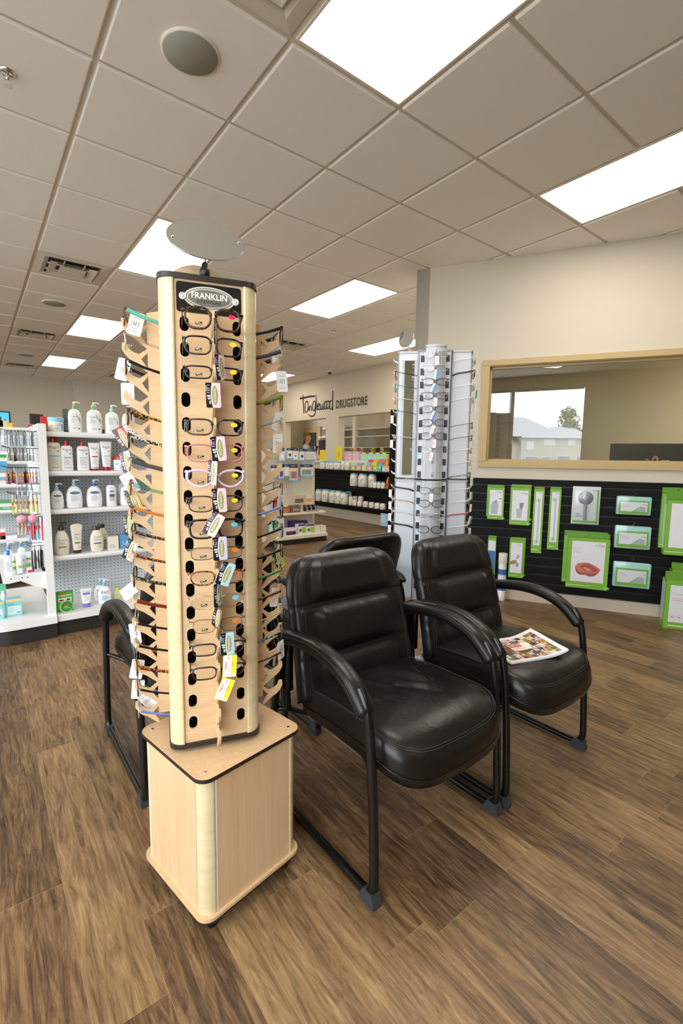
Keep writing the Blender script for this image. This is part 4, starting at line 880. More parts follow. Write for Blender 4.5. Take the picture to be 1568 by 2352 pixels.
# ================================================================ shop shelving
def gondola(name, label, x0, x1, yf, yb, ztop, shelves, base_depth_y, deck_z, peg=None, white=None, lip=.032, kick=KICK, post=.035, endcap=False, post_left=True, post_right=True, holes_post=False):
    white = white or SHELFW; peg = peg or PEG
    t = thing(name, label, 'shelving', ((x0 + x1) / 2, yb, 0)); cx = (x0 + x1) / 2; X0, X1 = x0 - cx, x1 - cx; F = yf - yb; B = base_depth_y - yb
    MB().box(X0, X1, 0, .02, deck_z - .06, ztop, peg).build('pegboard', t)
    for on, a in ((post_left, X0 - post), (post_right, X1)):
        if not on: continue
        m = MB(); m.box(a, a + post, -.02, .03, 0, ztop + .012, white)
        if holes_post:
            for k in range(40): m.box(a + .012, a + .018, -.0206, -.02, .12 + k * .03, .137 + k * .03, DARK)
        m.build('upright', t)
    m = MB(); m.prism([(B, deck_z - .045), (B, deck_z - .002), (B + .004, deck_z), (-.001, deck_z), (-.001, deck_z - .045)], X0, X1, white, axis='x'); m.build('base_deck', t)
    MB().box(X0, X1, B + .03, B + .05, 0, deck_z - .045, kick).build('kick_plate', t)
    for z, f in shelves:
        m = MB(); f = (f if f is not None else yf) - yb
        m.prism([(f, z - lip), (f - .004, z - lip * .5), (f, z), (-.001, z), (-.001, z - .012), (f + .02, z - .012), (f + .02, z - lip)], X0, X1, white, axis='x'); m.build('shelf', t)
    return t
g1 = gondola('gondola_shelving', 'white pegboard shelving with lotions, left of the wooden rack', -.742, .16, 1.85, 2.235, 1.40, [(1.378, None), (1.118, None), (.860, None), (.540, None)], 1.78, .148, post_left=False)
# end panel with hooks, facing the left edge of the picture
ec = thing('end_cap_shelving', 'white end-cap of the lotion shelving with rows of hooks and a curved base', 'shelving', (-.79, 2.23, 0))
m = MB(); m.box(0, .045, -.44, -.40, .146, 1.425, SHELFW); m.build('upright', ec)
m = MB(); m.box(0, .045, .42, .46, .10, 1.425, SHELFW); m.build('upright', ec)
m = MB(); m.box(.004, .03, -.40, .42, .46, 1.41, PEGY); m.build('pegboard', ec)
m = MB(); m.box(.004, .03, -.40, -.38, .146, .46, SHELFW); m.box(.0, .04, -.40, .42, 1.41, 1.425, SHELFW); m.build('end_panel', ec)
pts = [(.045, -.475), (.045, .5), (-.29, .5)] + [(-.24 + .11 * math.cos(a) * -1 * 1 - .0, -.365 + .11 * math.sin(a)) for a in [0 - PI / 2 * k / 8 for k in range(9)]]
pts = [(.045, -.475), (.045, .5), (-.34, .5), (-.34, -.36)] + [(-.225 - .115 * math.cos(a), -.36 - .115 * math.sin(a)) for a in [PI / 2 * k / 8 for k in range(1, 9)]]
m = MB(); m.prism(pts, .104, .15, SHELFW, smooth=False); m.build('base_deck', ec)
m = MB(); m.prism([(p[0] * .93 + .003, p[1] * .96) for p in pts], 0, .104, KICK); m.build('kick_plate', ec)
m = MB(); m.box(-.235, .0, -.40, .42, .405, .42, SHELFW); m.prism([(0, .33), (-.06, .355), (-.14, .405), (-.205, .395), (-.235, .40), (-.235, .445), (0, .45)], -.402, -.396, SHELFW, axis='y'); m.prism([(0, .33), (-.14, .39), (-.205, .395), (-.235, .40), (-.235, .445), (0, .45)], .42, .426, SHELFW, axis='y')
for q in (-.19, -.13, -.1): m.lathe([(.004, 0), (.004, .001)], DARK, 10, M=Matrix.Translation((q, -.402, .425)) @ Matrix.Rotation(PI / 2, 4, 'X'))
m.build('shelf', ec)
def hook(x, y, z, L, par, d=(-1, 0)):
    m = MB(); m.tube([(x, y, z), (x + d[0] * L * .8, y + d[1] * L * .8, z), (x + d[0] * L, y + d[1] * L, z + .014)], .0022, WIRE, 6); m.build('peg_hook', par)

# ---------------------------------------------------------------- containers
class Body:      # stack of superellipse sections; front(x, z) gives the printed surface
    def __init__(s, secs, n=2.5): s.secs = secs; s.n = n
    def sec(s, z):
        S_ = s.secs
        for (z0, a0, b0), (z1, a1, b1) in zip(S_, S_[1:]):
            if z <= z1 or (z1, a1, b1) == S_[-1]:
                t = 0 if z1 == z0 else min(1, max(0, (z - z0) / (z1 - z0))); return a0 + (a1 - a0) * t, b0 + (b1 - b0) * t
    def rings(s, N=28):
        out = []
        for z, a, b in s.secs:
            out.append([(a * math.copysign(abs(math.cos(t)) ** (2 / s.n), math.cos(t)), b * math.copysign(abs(math.sin(t)) ** (2 / s.n), math.sin(t)), z) for t in [2 * PI * i / N for i in range(N)]])
        return out
    def fmap(s, eps=.0006):
        def f(x, z):
            a, b = s.sec(z); q = min(.985, abs(x) / max(a, 1e-5)); return (x, -b * (1 - q ** s.n) ** (1 / s.n) - eps, z)
        return f
def scaled(prof, w, h, dr): return [(z * h, a * w / 2, a * w / 2 * dr if len(q) == 0 else q[0] * w / 2 * dr) for (z, a, *q) in prof]
PROF = {
 'pump': [(0, .86), (.015, .95), (.05, 1), (.35, 1), (.62, .97), (.74, .88), (.80, .74), (.84, .5), (.86, .34), (.88, .32)],
 'oval': [(0, .80), (.015, .88), (.06, .95), (.3, 1), (.55, .97), (.72, .84), (.82, .62), (.87, .40), (.89, .34)],
 'egg': [(0, .74), (.015, .82), (.1, .9), (.35, 1), (.6, .98), (.8, .80), (.92, .58), (.97, .48), (1.0, .44)],
 'slab': [(0, .90), (.012, .98), (.04, 1), (.5, 1), (.84, .98), (.9, .92), (.94, .78), (.96, .5), (.97, .45)],
 'jar': [(0, .92), (.03, 1), (.9, 1), (.94, .96), (1, .95)],
 'pill': [(0, .9), (.03, 1), (.76, 1), (.84, .95), (.9, .7), (.93, .66)]}
def container(label, cat, prof, x, y, z, w, h, dr=.6, body=PAPER, n=2.6, group=None, name='lotion_bottle', rz=0.0, hf=1.0):
    t = thing(name, label, cat, (x, y, z), rz, group); b = Body(scaled(PROF[prof], w, h * hf, dr), n); m = MB(); m.loft(b.rings(), body); return t, b, m
def pump(t, b, z, col, head, r=.012, reach=.035, s=1):
    m = MB(); m.lathe([(r, z), (r, z + .022), (r * .8, z + .025)], col, 16); m.build('collar', t)
    m = MB(); m.lathe([(r * .42, z + .022), (r * .42, z + .036), (r * .62, z + .037), (r * .62, z + .046), (r * .4, z + .049)], head, 12); m.tube([(0, 0, z + .045), (s * reach * .6, -.004, z + .046), (s * reach, -.007, z + .040)], [.0052, .0042, .003], head, 8); m.build('pump_head', t)
def cap(t, z, r, h, col, dr=1.0, n=16, name='cap'):
    m = MB(); m.loft([[(rr * math.cos(a), rr * dr * math.sin(a), zz) for a in [2 * PI * i / n for i in range(n)]] for rr, zz in ((r, z), (r, z + h * .9), (r * .92, z + h))], col); m.build(name, t)
BOTW = mat('bottle_white', (240, 240, 242), .3, vary=.01); BOTC = mat('bottle_cream', (232, 226, 210), .32, vary=.01); CAPR = mat('cap_red', (170, 22, 26), .25); PGRN = C_((112, 178, 78)); PAQ = C_((150, 216, 200)); LBLUE = C_((140, 190, 226)); BRWN = mat('cap_brown', (62, 44, 36), .3)
def placed(px0, px1, pyt, y, zs):
    c = (px0 + px1) / 2; a = on_y(px0, pyt, y); b = on_y(px1, pyt, y)
    lo = CAM.z; p = on_y(c, pyt, y); return (a.x + b.x) / 2, b.x - a.x, p.z - zs
YS = 1.905
def print_cera(m, b, w, h, tri):
    f = b.fmap(); f2 = b.fmap(.001)
    put_text(m, 'Cera', -w * .32, w * .16, h * .56, h * .64, PRINT, f2)
    pts = [(w * .06, h * .70), (w * .36, h * .68), (w * .40, h * .32)]
    vs = []; fs = []; N = 8
    for i in range(N + 1):
        t_ = i / N; L_ = (w * (.06 + .34 * t_), h * (.70 - .38 * t_)); R_ = (w * (.36 + .04 * t_), h * (.69 - .37 * t_)); vs += [f(*L_), f(*R_)]
    m.add(vs, [(2 * i, 2 * i + 1, 2 * i + 3, 2 * i + 2) for i in range(N)], tri)
    put_text(m, 'Ve', w * .19, w * .36, h * .56, h * .625, PAPER, f2)
    put_lines(m, -w * .3, w * .05, h * .36, h * .53, 5, C_((176, 182, 186)), f); put_rect(m, -w * .18, w * .12, h * .15, h * .165, INK, f, 3); put_rect(m, w * .22, w * .30, h * .12, h * .18, INK, f, 2)
def print_cet(m, b, w, h, z=.62, dark=(24, 50, 96), ring=(90, 160, 120)):
    f = b.fmap(); f2 = b.fmap(.001); f3 = b.fmap(.0014)
    put_disc(m, 0, h * z, w * .31, h * .055, C_(ring), f, 20); put_disc(m, w * .01, h * (z - .004), w * .29, h * .05, C_(dark), f2, 20)
    put_text(m, 'Cetaphil', -w * .21, w * .22, h * (z - .03), h * (z + .022), PAPER, f3); put_lines(m, -w * .25, w * .28, h * .26, h * (z - .12), 6, C_((160, 178, 196)), f); put_disc(m, w * .28, h * .1, w * .05, w * .05, C_((206, 206, 210)), f)
def print_euc(m, b, w, h, bar=(90, 176, 214), top=.86):
    f = b.fmap(); f2 = b.fmap(.001); put_text(m, 'Eucerin', -w * .34, w * .34, h * (top - .08), h * (top - .015), INK, f); put_rect(m, -w * .12, w * .14, h * (top - .115), h * (top - .1), CAPR, f, 2)
    put_disc(m, w * .26, h * (top - .2), w * .07, w * .07, PRINT, f); put_rect(m, -w * .3, w * .32, h * (top - .38), h * (top - .34), C_(bar), f, 5); put_lines(m, -w * .3, w * .3, h * .2, h * (top - .42), 5, C_((170, 170, 176)), f); put_rect(m, -w * .25, w * .34, h * .1, h * .125, C_(bar), f, 5)
def print_avee(m, b, w, h, z=.66, bar=(124, 150, 80)):
    f = b.fmap(); f2 = b.fmap(.001); put_text(m, 'Aveeno', -w * .27, w * .3, h * (z - .045), h * (z + .02), INK, f); put_lines(m, -w * .28, w * .25, h * (z - .2), h * (z - .08), 3, C_((150, 146, 134)), f)
    put_rect(m, -w * .26, w * .27, h * (z - .34), h * (z - .27), C_(bar), f, 5); put_disc(m, w * .16, h * (z - .46), w * .14, w * .14, C_((196, 190, 150)), f); put_disc(m, w * .16, h * (z - .46), w * .11, w * .11, C_((226, 220, 200)), f2); put_rect(m, w * .08, w * .24, h * (z - .465), h * (z - .455), C_((176, 160, 90)), b.fmap(.0014), 2)
TSH = 'standing on the top shelf'
def pumped(label, px0, px1, pyt, zs, prof, col, head, printer, body=BOTW, y=YS, dr=.55, n=2.8, rz=0.0, s=1, group='pump bottles on the lotion shelves', ph=.05, **kw):
    x, w_, H = placed(px0, px1, pyt, y, zs); hb = (H - ph) / .88 if prof in ('pump',) else (H - ph) / .89
    t, b, m = container(label, 'bottle', prof, x, y, zs, w_ * .97, hb, dr, body, n, group, rz=rz); printer(m, b, w_ * .97, hb, **kw); m.build('bottle_body', t); pump(t, b, hb * .875, col, head, r=.0125, s=s); return t
ZA, ZB, ZC, ZD, ZE = 1.379, 1.119, .861, .541, .149
pumped('white pump bottle with green collar, leftmost on the top lotion shelf', 153, 185, 922, ZA, 'pump', PGRN, BOTW, print_cera, tri=C_((112, 184, 84)))
pumped('white pump bottle with green collar, middle one, a blue pump behind it', 196, 232, 924, ZA, 'pump', PGRN, BOTW, print_cera, tri=C_((112, 184, 84)), y=1.90)
pumped('white pump bottle with aqua collar on the top lotion shelf', 239, 272, 930, ZA, 'pump', PAQ, BOTW, print_cera, tri=C_((160, 220, 206)))
pumped('white pump bottle on the top lotion shelf, right behind the rack glasses', 278, 308, 932, ZA, 'pump', LBLUE, BOTW, print_cera, tri=C_((150, 190, 226)))
x, w_, H = placed(196, 230, 921, 2.02, ZA)
t, b, m = container('white bottle with dark blue pump, behind the middle green-collared one', 'bottle', 'pump', x + .002, 2.02, ZA, .078, .205, .5, BOTW, 2.8); m.build('bottle_body', t); pump(t, b, .18, BOTW, C_((40, 60, 120)), r=.015)
def jar(label, px0, px1, pyt, zs, body, lid, y=YS, name='cream_jar', printer=None, lidh=.3, group=None):
    x, w_, H = placed(px0, px1, pyt, y, zs); t, b, m = container(label, 'jar', 'jar', x, y, zs, w_ * .94, H * (1 - lidh), 1.0, body, 2.0, group, name=name)
    if printer: printer(m, b, w_, H * (1 - lidh))
    m.build('jar_body', t); mm = MB(); r = w_ / 2; mm.lathe([(r, H * (1 - lidh)), (r * 1.0, H * .96), (r * .96, H), (0.001, H)], lid, 28); mm.build('lid', t); return t
def pj(c):
    def f_(m, b, w, h): f = b.fmap(); put_text(m, 'CeraVe' if c == 0 else 'Eucerin', -w * .1 if c == 0 else -w * .05, w * .26 if c == 0 else w * .27, h * .55, h * .85, PRINT, f); put_lines(m, -w * .1, w * .2, h * .12, h * .5, 3, C_((150, 170, 190)), f); put_rect(m, -w * .38, -w * .2, h * .5, h * .72, C_((222, 214, 110)) if c == 0 else LBLUE, f, 3); put_rect(m, w * .28, w * .40, h * .15, h * .8, C_((120, 190, 214)) if c == 0 else BOTW, f, 2)
    return f_
jar('wide white tub with light blue lid on the top lotion shelf', 108, 146, 959, ZA, BOTW, C_((140, 200, 222)), printer=pj(0))
def carton(label, x, y, z, w, d, h, col, name='carton', rz=0.0, printer=None, group=None, cat='box', r=.001):
    t = MB(); t.box(-w / 2, w / 2, -d / 2, d / 2, 0, h, col); f = lambda a, b_: (a, -d / 2 - .0006, b_)
    if printer: printer(t, f, w, h)
    o = t.build(name, None, (x, y, z), rz); return tag(o, label, cat, group)
def pl_lines(c1, c2=None, title=None, tc=None):
    def pr(m, f, w, h):
        g = lambda a, b: (f(a, b)[0], f(a, b)[1] - .0006, b)
        if c1: put_rect(m, -w * .42, w * .42, h * .50, h * .78, C_(c1), f, 1)
        if title: put_text(m, title, -w * .34, w * .34, h * .56, h * .72, tc or PAPER, g)
        put_lines(m, -w * .38, w * .36, h * .1, h * .42, 4, C_(c2) if c2 else PRINT, f, 1)
    return pr
x, w_, H = placed(94, 122, 947, 2.0, ZA); carton('red carton behind the blue-lidded tub on the top shelf', x, 2.03, ZA, .075, .05, .085 + .02, C_((196, 44, 44)), printer=pl_lines(None, (236, 170, 160)))
x, w_, H = placed(145, 156, 939, 1.96, ZA); carton('dark grey narrow carton left of the first green-collared bottle', x, 1.99, ZA, .03, .04, H, C_((74, 80, 74)), printer=pl_lines(None, (150, 160, 150)))
carton('small dark blue box between two pump bottles on the top shelf', on_y(236, 980, 1.92).x, 1.93, ZA, .018, .03, .03, C_((30, 40, 84)))
# second shelf, red-capped range
def flat_bottle(label, px0, px1, pyt, zs, capc, capr, caph, printer, prof='slab', body=BOTW, dr=.5, y=YS, capdr=.8, group=None, **kw):
    x, w_, H = placed(px0, px1, pyt, y, zs); hb = (H - caph) / PROF[prof][-1][0]
    t, b, m = container(label, 'bottle', prof, x, y, zs, w_ * .97, hb, dr, body, 3.0 if prof == 'slab' else 2.4, group); printer(m, b, w_ * .97, hb, **kw); m.build('bottle_body', t); cap(t, hb * PROF[prof][-1][0] - .002, capr, caph, capc, capdr); return t
G2 = 'red-capped lotions on the second shelf'
flat_bottle('largest red-capped lotion bottle, leftmost on the second shelf', 105, 138, 1000, ZB, CAPR, .020, .045, print_euc, body=BOTC, group=G2)
flat_bottle('red-capped white bottle with blue bars, second from left on its shelf', 137, 166, 1012, ZB, CAPR, .0165, .032, print_euc, group=G2)
flat_bottle('red-capped white bottle with grey print, third from left on its shelf', 174, 203, 1014, ZB, CAPR, .0165, .030, print_euc, group=G2, bar=(196, 200, 206))
def squeeze(label, px0, px1, pyt, zs, capc, caph, printer, body=BOTW, y=YS, top='flat', group=None, **kw):
    x, w_, H = placed(px0, px1, pyt, y, zs); t = thing('lotion_tube', label, 'tube', (x, y, zs), 0, group); a1 = w_ / 2; a0 = a1 * .66; d0 = a0 * .75; z0 = caph
    if top == 'flat': secs = [(z0, a0, d0), (z0 + (H - z0) * .3, a0 + (a1 - a0) * .3, d0 * .85), (z0 + (H - z0) * .7, a0 + (a1 - a0) * .7, d0 * .45), (H - .006, a1, .0022), (H, a1, .002)]
    else: secs = [(z0, a0, d0), (z0 + (H - z0) * .5, a0 + (a1 - a0) * .45, d0 * .7), (z0 + (H - z0) * .8, a1 * .93, d0 * .3), (z0 + (H - z0) * .9, a1, .004), (z0 + (H - z0) * .96, a1 * .8, .003), (H, a1 * .35, .0025)]
    b = Body(secs, 2.2); m = MB(); m.loft(b.rings(24), body); printer(m, b, w_ * .8, H, **kw); m.build('tube_body', t)
    mm = MB(); mm.lathe([(a0 * .93, 0), (a0 * .96, caph * .5), (a0 * .96, caph)], capc, 20); mm.build('cap', t); return t
squeeze('white squeeze tube with dark red band and red foot cap, second shelf', 202, 229, 1017, ZB, C_((130, 30, 30)), .014, print_euc, bar=(170, 50, 50))
squeeze('white squeeze tube with pale blue lines and bright red foot cap, second shelf', 229, 256, 1014, ZB, CAPR, .026, print_euc, bar=(176, 200, 226))
jar('white jar with red lid at the right end of the second shelf', 259, 291, 1047, ZB, BOTW, CAPR, printer=pj(1), lidh=.26)
# third shelf
G3 = 'pump bottles on the third shelf'
pumped('smallest pump bottle with pale blue collar, leftmost on the third shelf', 113, 145, 1109, ZC, 'oval', LBLUE, BOTW, print_cet, group=G3, dark=(40, 60, 90))
pumped('big pump bottle with pale blue collar, second on the third shelf', 149, 188, 1100, ZC, 'oval', LBLUE, BOTW, print_cet, group=G3)
pumped('big pump bottle with strong blue collar in the middle of the third shelf', 196, 233, 1100, ZC, 'oval', C_((30, 120, 196)), BOTW, print_cet, group=G3)
def pr_pro(m, b, w, h):
    f = b.fmap(); put_disc(m, 0, h * .66, w * .26, h * .04, C_((60, 140, 170)), f); put_text(m, 'PRO', -w * .2, w * .2, h * .78, h * .83, C_((70, 110, 150)), f); put_rect(m, -w * .25, w * .25, h * .42, h * .54, C_((110, 80, 120)), f, 4); put_rect(m, -w * .25, w * .25, h * .24, h * .42, C_((190, 186, 190)), f, 4)
flat_bottle('slim white bottle with mauve cap on the third shelf', 242, 266, 1102, ZC, C_((128, 92, 124)), .0135, .038, pr_pro, prof='pill', dr=.7, capdr=1)
pumped('pump bottle with green collar at the right end of the third shelf, front', 274, 305, 1100, ZC, 'pump', PGRN, BOTW, print_cet, group=G3, dark=(30, 70, 110))
x, w_, H = placed(270, 300, 1100, 2.0, ZC); t, b, m = container('pump bottle with green collar, behind its twin at the shelf end', 'bottle', 'pump', x - .012, 2.0, ZC, .08, .19, .5, BOTW, 2.8, G3); m.build('bottle_body', t); pump(t, b, .166, PGRN, BOTW)
# fourth shelf
x, w_, H = placed(121, 158, 1200, YS, ZD); t, b, m = container('cream bottle with dark brown pump, leftmost on the fourth shelf', 'bottle', 'egg', x, YS, ZD, w_ * .97, H - .055, .6, BOTC, 2.3); print_avee(m, b, w_ * .97, H - .055, .62); m.build('bottle_body', t)
m = MB(); m.lathe([(.0165, H - .056), (.0165, H - .045), (.0135, H - .03), (.010, H - .02), (.006, H - .018), (.006, H - .004), (.004, H)], BRWN, 16); m.tube([(0, 0, H - .004), (.02, -.004, H - .003), (.036, -.008, H - .008)], [.0045, .004, .003], BRWN, 8); m.build('pump_head', t)
squeeze('cream squeeze tube with dark brown foot cap on the fourth shelf', 160, 189, 1203, ZD, BRWN, .022, print_avee, body=BOTC, top='round')
def egg(label, px0, px1, pyt, y, dx=0.0):
    x, w_, H = placed(px0, px1, pyt, y, ZD); t, b, m = container(label, 'bottle', 'egg', x + dx, y, ZD, w_ * .97, H - .026, .6, BOTC, 2.3, 'cream bottles with wide brown caps'); print_avee(m, b, w_ * .97, H - .026, .70, (84, 120, 170)); m.build('bottle_body', t); cap(t, H - .028, .024, .028, BRWN, .62, 20); return t
egg('cream bottle with wide brown cap and blue band, front of the pair', 204, 237, 1208, 1.89); egg('cream bottle with wide brown cap, hidden half behind its twin', 212, 243, 1204, 1.99, .012)
x, w_, H = placed(245, 270, 1231, YS, ZD); carton('small cream carton with green line on the fourth shelf', x, YS, ZD, w_ * .98, .05, H, BOTC, printer=pl_lines(None, (150, 146, 134)), name='lotion_carton')
for k in range(2):
    x, w_, H = placed(271 + k * 17, 288 + k * 17, 1226, 1.93, ZD)
    def pb(m, f, w, h):
        put_text(m, 'AVEENO', -.012, .014, -.004, .004, PAPER, lambda a, b_: (-b_, f(0, 0)[1], h * .4 + a))
    carton(('sky-blue carton right of the cream one, fourth shelf', 'sky-blue carton at the right end of the fourth shelf')[k], x, 1.93, ZD, w_ * 1.0, .07, H, C_((94, 160, 214)), printer=pb, name='lotion_carton', group='sky-blue cartons')
# base deck
x, w_, H = placed(127, 167, 1358, 1.86, ZE)
def pok(m, f, w, h):
    g = lambda a, b: (f(a, b)[0], f(a, b)[1] - .0006, b); g2 = lambda a, b: (f(a, b)[0], f(a, b)[1] - .0012, b)
    put_rect(m, -w * .42, w * .1, h * .88, h * .95, C_((214, 60, 40)), f, 1); put_rect(m, -w * .42, w * .42, h * .76, h * .86, C_((160, 206, 140)), f, 1); put_rect(m, -w * .4, 0, h * .5, h * .7, C_((230, 226, 220)), f, 1); put_rect(m, .02 * w, w * .4, h * .5, h * .7, C_((230, 226, 220)), f, 1)
    put_rect(m, -w * .32, -w * .08, h * .54, h * .62, C_((110, 50, 40)), g, 1); put_rect(m, w * .1, w * .32, h * .54, h * .64, C_((110, 50, 40)), g, 1)
    put_disc(m, w * .06, h * .26, w * .42, w * .42, C_((170, 210, 140)), g, 24); put_disc(m, w * .1, h * .25, w * .34, w * .36, C_((46, 140, 54)), g2, 24); put_rect(m, -w * .06, w * .24, h * .31, h * .36, C_((204, 70, 40)), lambda a, b: (f(a, b)[0], f(a, b)[1] - .0018, b), 1); put_lines(m, -w * .1, w * .28, h * .14, h * .29, 3, C_((190, 226, 180)), lambda a, b: (f(a, b)[0], f(a, b)[1] - .0018, b), 1)
carton('bright green hand-balm pack on the lowest lotion shelf', x, 1.86, ZE, w_ * .97, .03, H, C_((62, 160, 58)), printer=pok, name='balm_pack')
def plav(m, b, w, h): f = b.fmap(); put_rect(m, -w * .36, w * .36, h * .66, h * .78, C_((128, 116, 200)), f, 4); put_text(m, 'GOLD BOND', -w * .4, w * .4, h * .82, h * .87, PRINT, f); put_lines(m, -w * .3, w * .3, h * .3, h * .6, 4, C_((190, 190, 200)), f)
squeeze('white squeeze tube with lavender cap on the lowest lotion shelf', 183, 211, 1351, ZE, C_((126, 116, 206)), .028, plav, y=1.88)
def pker(m, b, w, h): f = b.fmap(); f2 = b.fmap(.001); put_text(m, 'Keri', -w * .28, w * .26, h * .52, h * .68, INK, f); put_disc(m, -.0, h * .27, w * .3, h * .14, C_((190, 222, 238)), f, 20); put_lines(m, -w * .26, w * .24, h * .18, h * .42, 4, C_((110, 170, 205)), f2)
pumped('white pump bottle with pale blue collar, front of the pair on the lowest shelf', 223, 254, 1330, ZE, 'oval', C_((120, 180, 214)), BOTW, pker, y=1.90, group='white pump bottles on the lowest shelf'); pumped('white pump bottle with pale blue collar, behind its twin on the lowest shelf', 214, 243, 1328, ZE, 'oval', C_((120, 180, 214)), BOTW, pker, y=2.0, group='white pump bottles on the lowest shelf')
def pyl(m, b, w, h): f = b.fmap(); put_rect(m, -w * .36, w * .36, h * .2, h * .6, C_((214, 222, 120)), f, 4)
flat_bottle('clear bottle with yellow cap on the lowest lotion shelf', 259, 278, 1349, ZE, C_((236, 214, 50)), .012, .022, pyl, prof='pill', body=mat('pale_clear', (224, 226, 200), .2), dr=.8, capdr=1, y=1.98)
flat_bottle('white bottle with lime-green cap, half behind the hanging tags', 290, 318, 1330, ZE, C_((150, 206, 60)), .013, .03, pyl, prof='pill', dr=.7, capdr=1, y=1.96)
# ---------------------------------------------------------------- packs on the end-cap hooks
def pack(label, x, y, z, w, h, d, col, group, rz=0.0, c2=None, name='hanging_pack', tilt=0.0, c3=None):     # faces -x (left); hangs from z
    m = MB(); R = Matrix.Rotation(-PI / 2 + rz, 4, 'Z') @ Matrix.Rotation(tilt, 4, 'Y')
    m.M = R; m.box(-w / 2, w / 2, -.0006, .0006, -.03, .006, PAPG if c3 is None else C_(c3)); m.box(-w / 2, w / 2, -d / 2, d / 2, -h, -.024, C_(col, .3))
    if c2: m.box(-w * .4, w * .4, -d / 2 - .0008, -d / 2, -h * .75, -h * .35, C_(c2, .4)); m.box(-w / 2 - .0006, w / 2 + .0006, -d / 2 - .0004, d / 2 + .0004, -h * .5, -h * .34, C_(c2, .4))
    o = m.build(name, None, (x, y, z)); return tag(o, label, 'packet', group)
rnd = random.Random(11)
rows = [ # z, n, width, height, colours, description, y, x of the outermost, dx
 (1.372, 10, .060, .090, [(176, 190, 204), (166, 184, 200), (190, 200, 210)], (210, 214, 220), 'blue-grey plastic packet', 'top hook row', 1.85, -.972, .0175),
 (1.262, 9, .055, .080, [(200, 196, 170), (150, 164, 156), (120, 140, 136), (168, 150, 150), (150, 170, 166)], (226, 226, 220), 'grey-green packet', 'second hook row', 1.85, -.955, .017),
 (1.135, 10, .060, .095, [(214, 96, 104), (120, 120, 140), (190, 60, 80), (176, 170, 170)], (226, 170, 60), 'red-edged card packet', 'third hook row', 1.85, -.965, .0175),
 (1.03, 4, .06, .07, [(214, 220, 232), (226, 226, 236)], (130, 140, 180), 'pale packet', 'fourth hook row', 1.86, -.915, .026),
 (.965, 7, .045, .120, [(214, 204, 80), (226, 216, 130), (206, 190, 90)], (196, 90, 60), 'yellow card packet', 'fifth hook row', 1.85, -.945, .022),
 (.815, 4, .05, .110, [(236, 232, 226), (226, 222, 214)], (222, 180, 120), 'white fan-shaped packet', 'sixth hook row', 1.86, -.925, .02),
 (.815, 5, .04, .150, [(150, 190, 226), (214, 70, 80), (160, 196, 230)], (220, 60, 80), 'long blue and red packet', 'sixth hook row by the post', 1.84, -.868, .019),
 (.62, 4, .045, .15, [(40, 40, 44), (52, 54, 60)], (80, 80, 86), 'black comb packet', 'lowest hook row by the post', 1.85, -.858, .018)]
hk = 0
for z, n, w_, h_, cols, c2, desc, row, y, x0, dx in rows:
    for yy in (y, y + .13): hook(.004, yy - 2.23, z + .004, -(x0 - .02) - .79 + .01, ec)
    for k in range(n):
        last = k == 0
        pack('%s, %s' % (desc, ('outermost on the ' + row) if last else ('innermost on the ' + row) if k == n - 1 else ('%s from outside on the %s' % (ORD[k], row))), x0 + k * dx, y + rnd.uniform(-.004, .004), z, w_, h_ * rnd.uniform(.94, 1.05), .007, cols[k % len(cols)], '%ss on the %s' % (desc, row), rz=rnd.uniform(-.25, .25), c2=c2, tilt=rnd.uniform(-.08, .08) if 'fan' not in desc else rnd.uniform(-.3, .3))
for k, (xx, lab) in enumerate(((-.905, 'round pink plastic pack, left of two under the yellow packets'), (-.845, 'round pink plastic pack nearest the white post'))):
    m = MB(); m.lathe([(.004, -.012), (.022, -.009), (.029, 0), (.022, .009), (.004, .012)], C_((232, 160, 180), .2), 20, M=Matrix.Rotation(PI / 2, 4, 'X')); tag(m.build('pink_case', None, (xx, 1.80, .812)), lab, 'case', 'round pink cases')
# end-cap shelf and deck goods
for k, (xx, yy, w_, h_, cc, lab) in enumerate(((-.985, 1.93, .045, .17, (60, 130, 180), 'white bottle with blue cap at the front of the end-cap shelf'), (-.975, 2.06, .05, .185, (90, 150, 200), 'taller white pump bottle behind on the end-cap shelf, left'), (-.90, 2.1, .05, .19, (70, 150, 190), 'white pump bottle behind on the end-cap shelf, right'))):
    t, b, m = container(lab, 'bottle', 'pump', xx, yy, .4205, w_, h_, .6, BOTW, 2.6); put_lines(m, -w_ * .3, w_ * .3, h_ * .2, h_ * .6, 5, C_((140, 170, 200)), b.fmap()); m.build('bottle_body', t)
    if k == 0: cap(t, h_ * .86, .012, .03, C_(cc))
    else: pump(t, b, h_ * .875, C_(cc), BOTW)
t = thing('lotion_tube', 'white squeeze tube with dark foot cap on the end-cap shelf', 'tube', (-.925, 1.93, .4205)); b = Body([(.012, .015, .012), (.06, .018, .01), (.135, .020, .002), (.14, .02, .0018)], 2.2); m = MB(); m.loft(b.rings(20), BOTW); put_rect(m, -.012, .012, .05, .07, C_((150, 190, 80)), b.fmap(), 3); m.build('tube_body', t); cap(t, 0, .0145, .014, BRWN)
for k in range(3):
    t, b, m = container(('green and white tub stack item, left on the end-cap shelf', 'green and white tub, middle on the end-cap shelf', 'green and white tub, right on the end-cap shelf')[k], 'jar', 'jar', -.952 + k * .045, 2.02 + .03 * k, .4205, .042, .12, 1, BOTW, 2, 'green-banded tubs', name='cream_jar'); put_rect(m, -.018, .018, .03, .05, C_((150, 190, 70)), b.fmap(), 5); put_rect(m, -.018, .018, .075, .09, C_((150, 190, 70)), b.fmap(), 5); m.build('jar_body', t)
carton('small white box with blue print and red stripe beside the end-cap post', -.868, 1.86, .4205, .045, .03, .06, PAPER, printer=pl_lines((200, 60, 80), (80, 140, 190)))
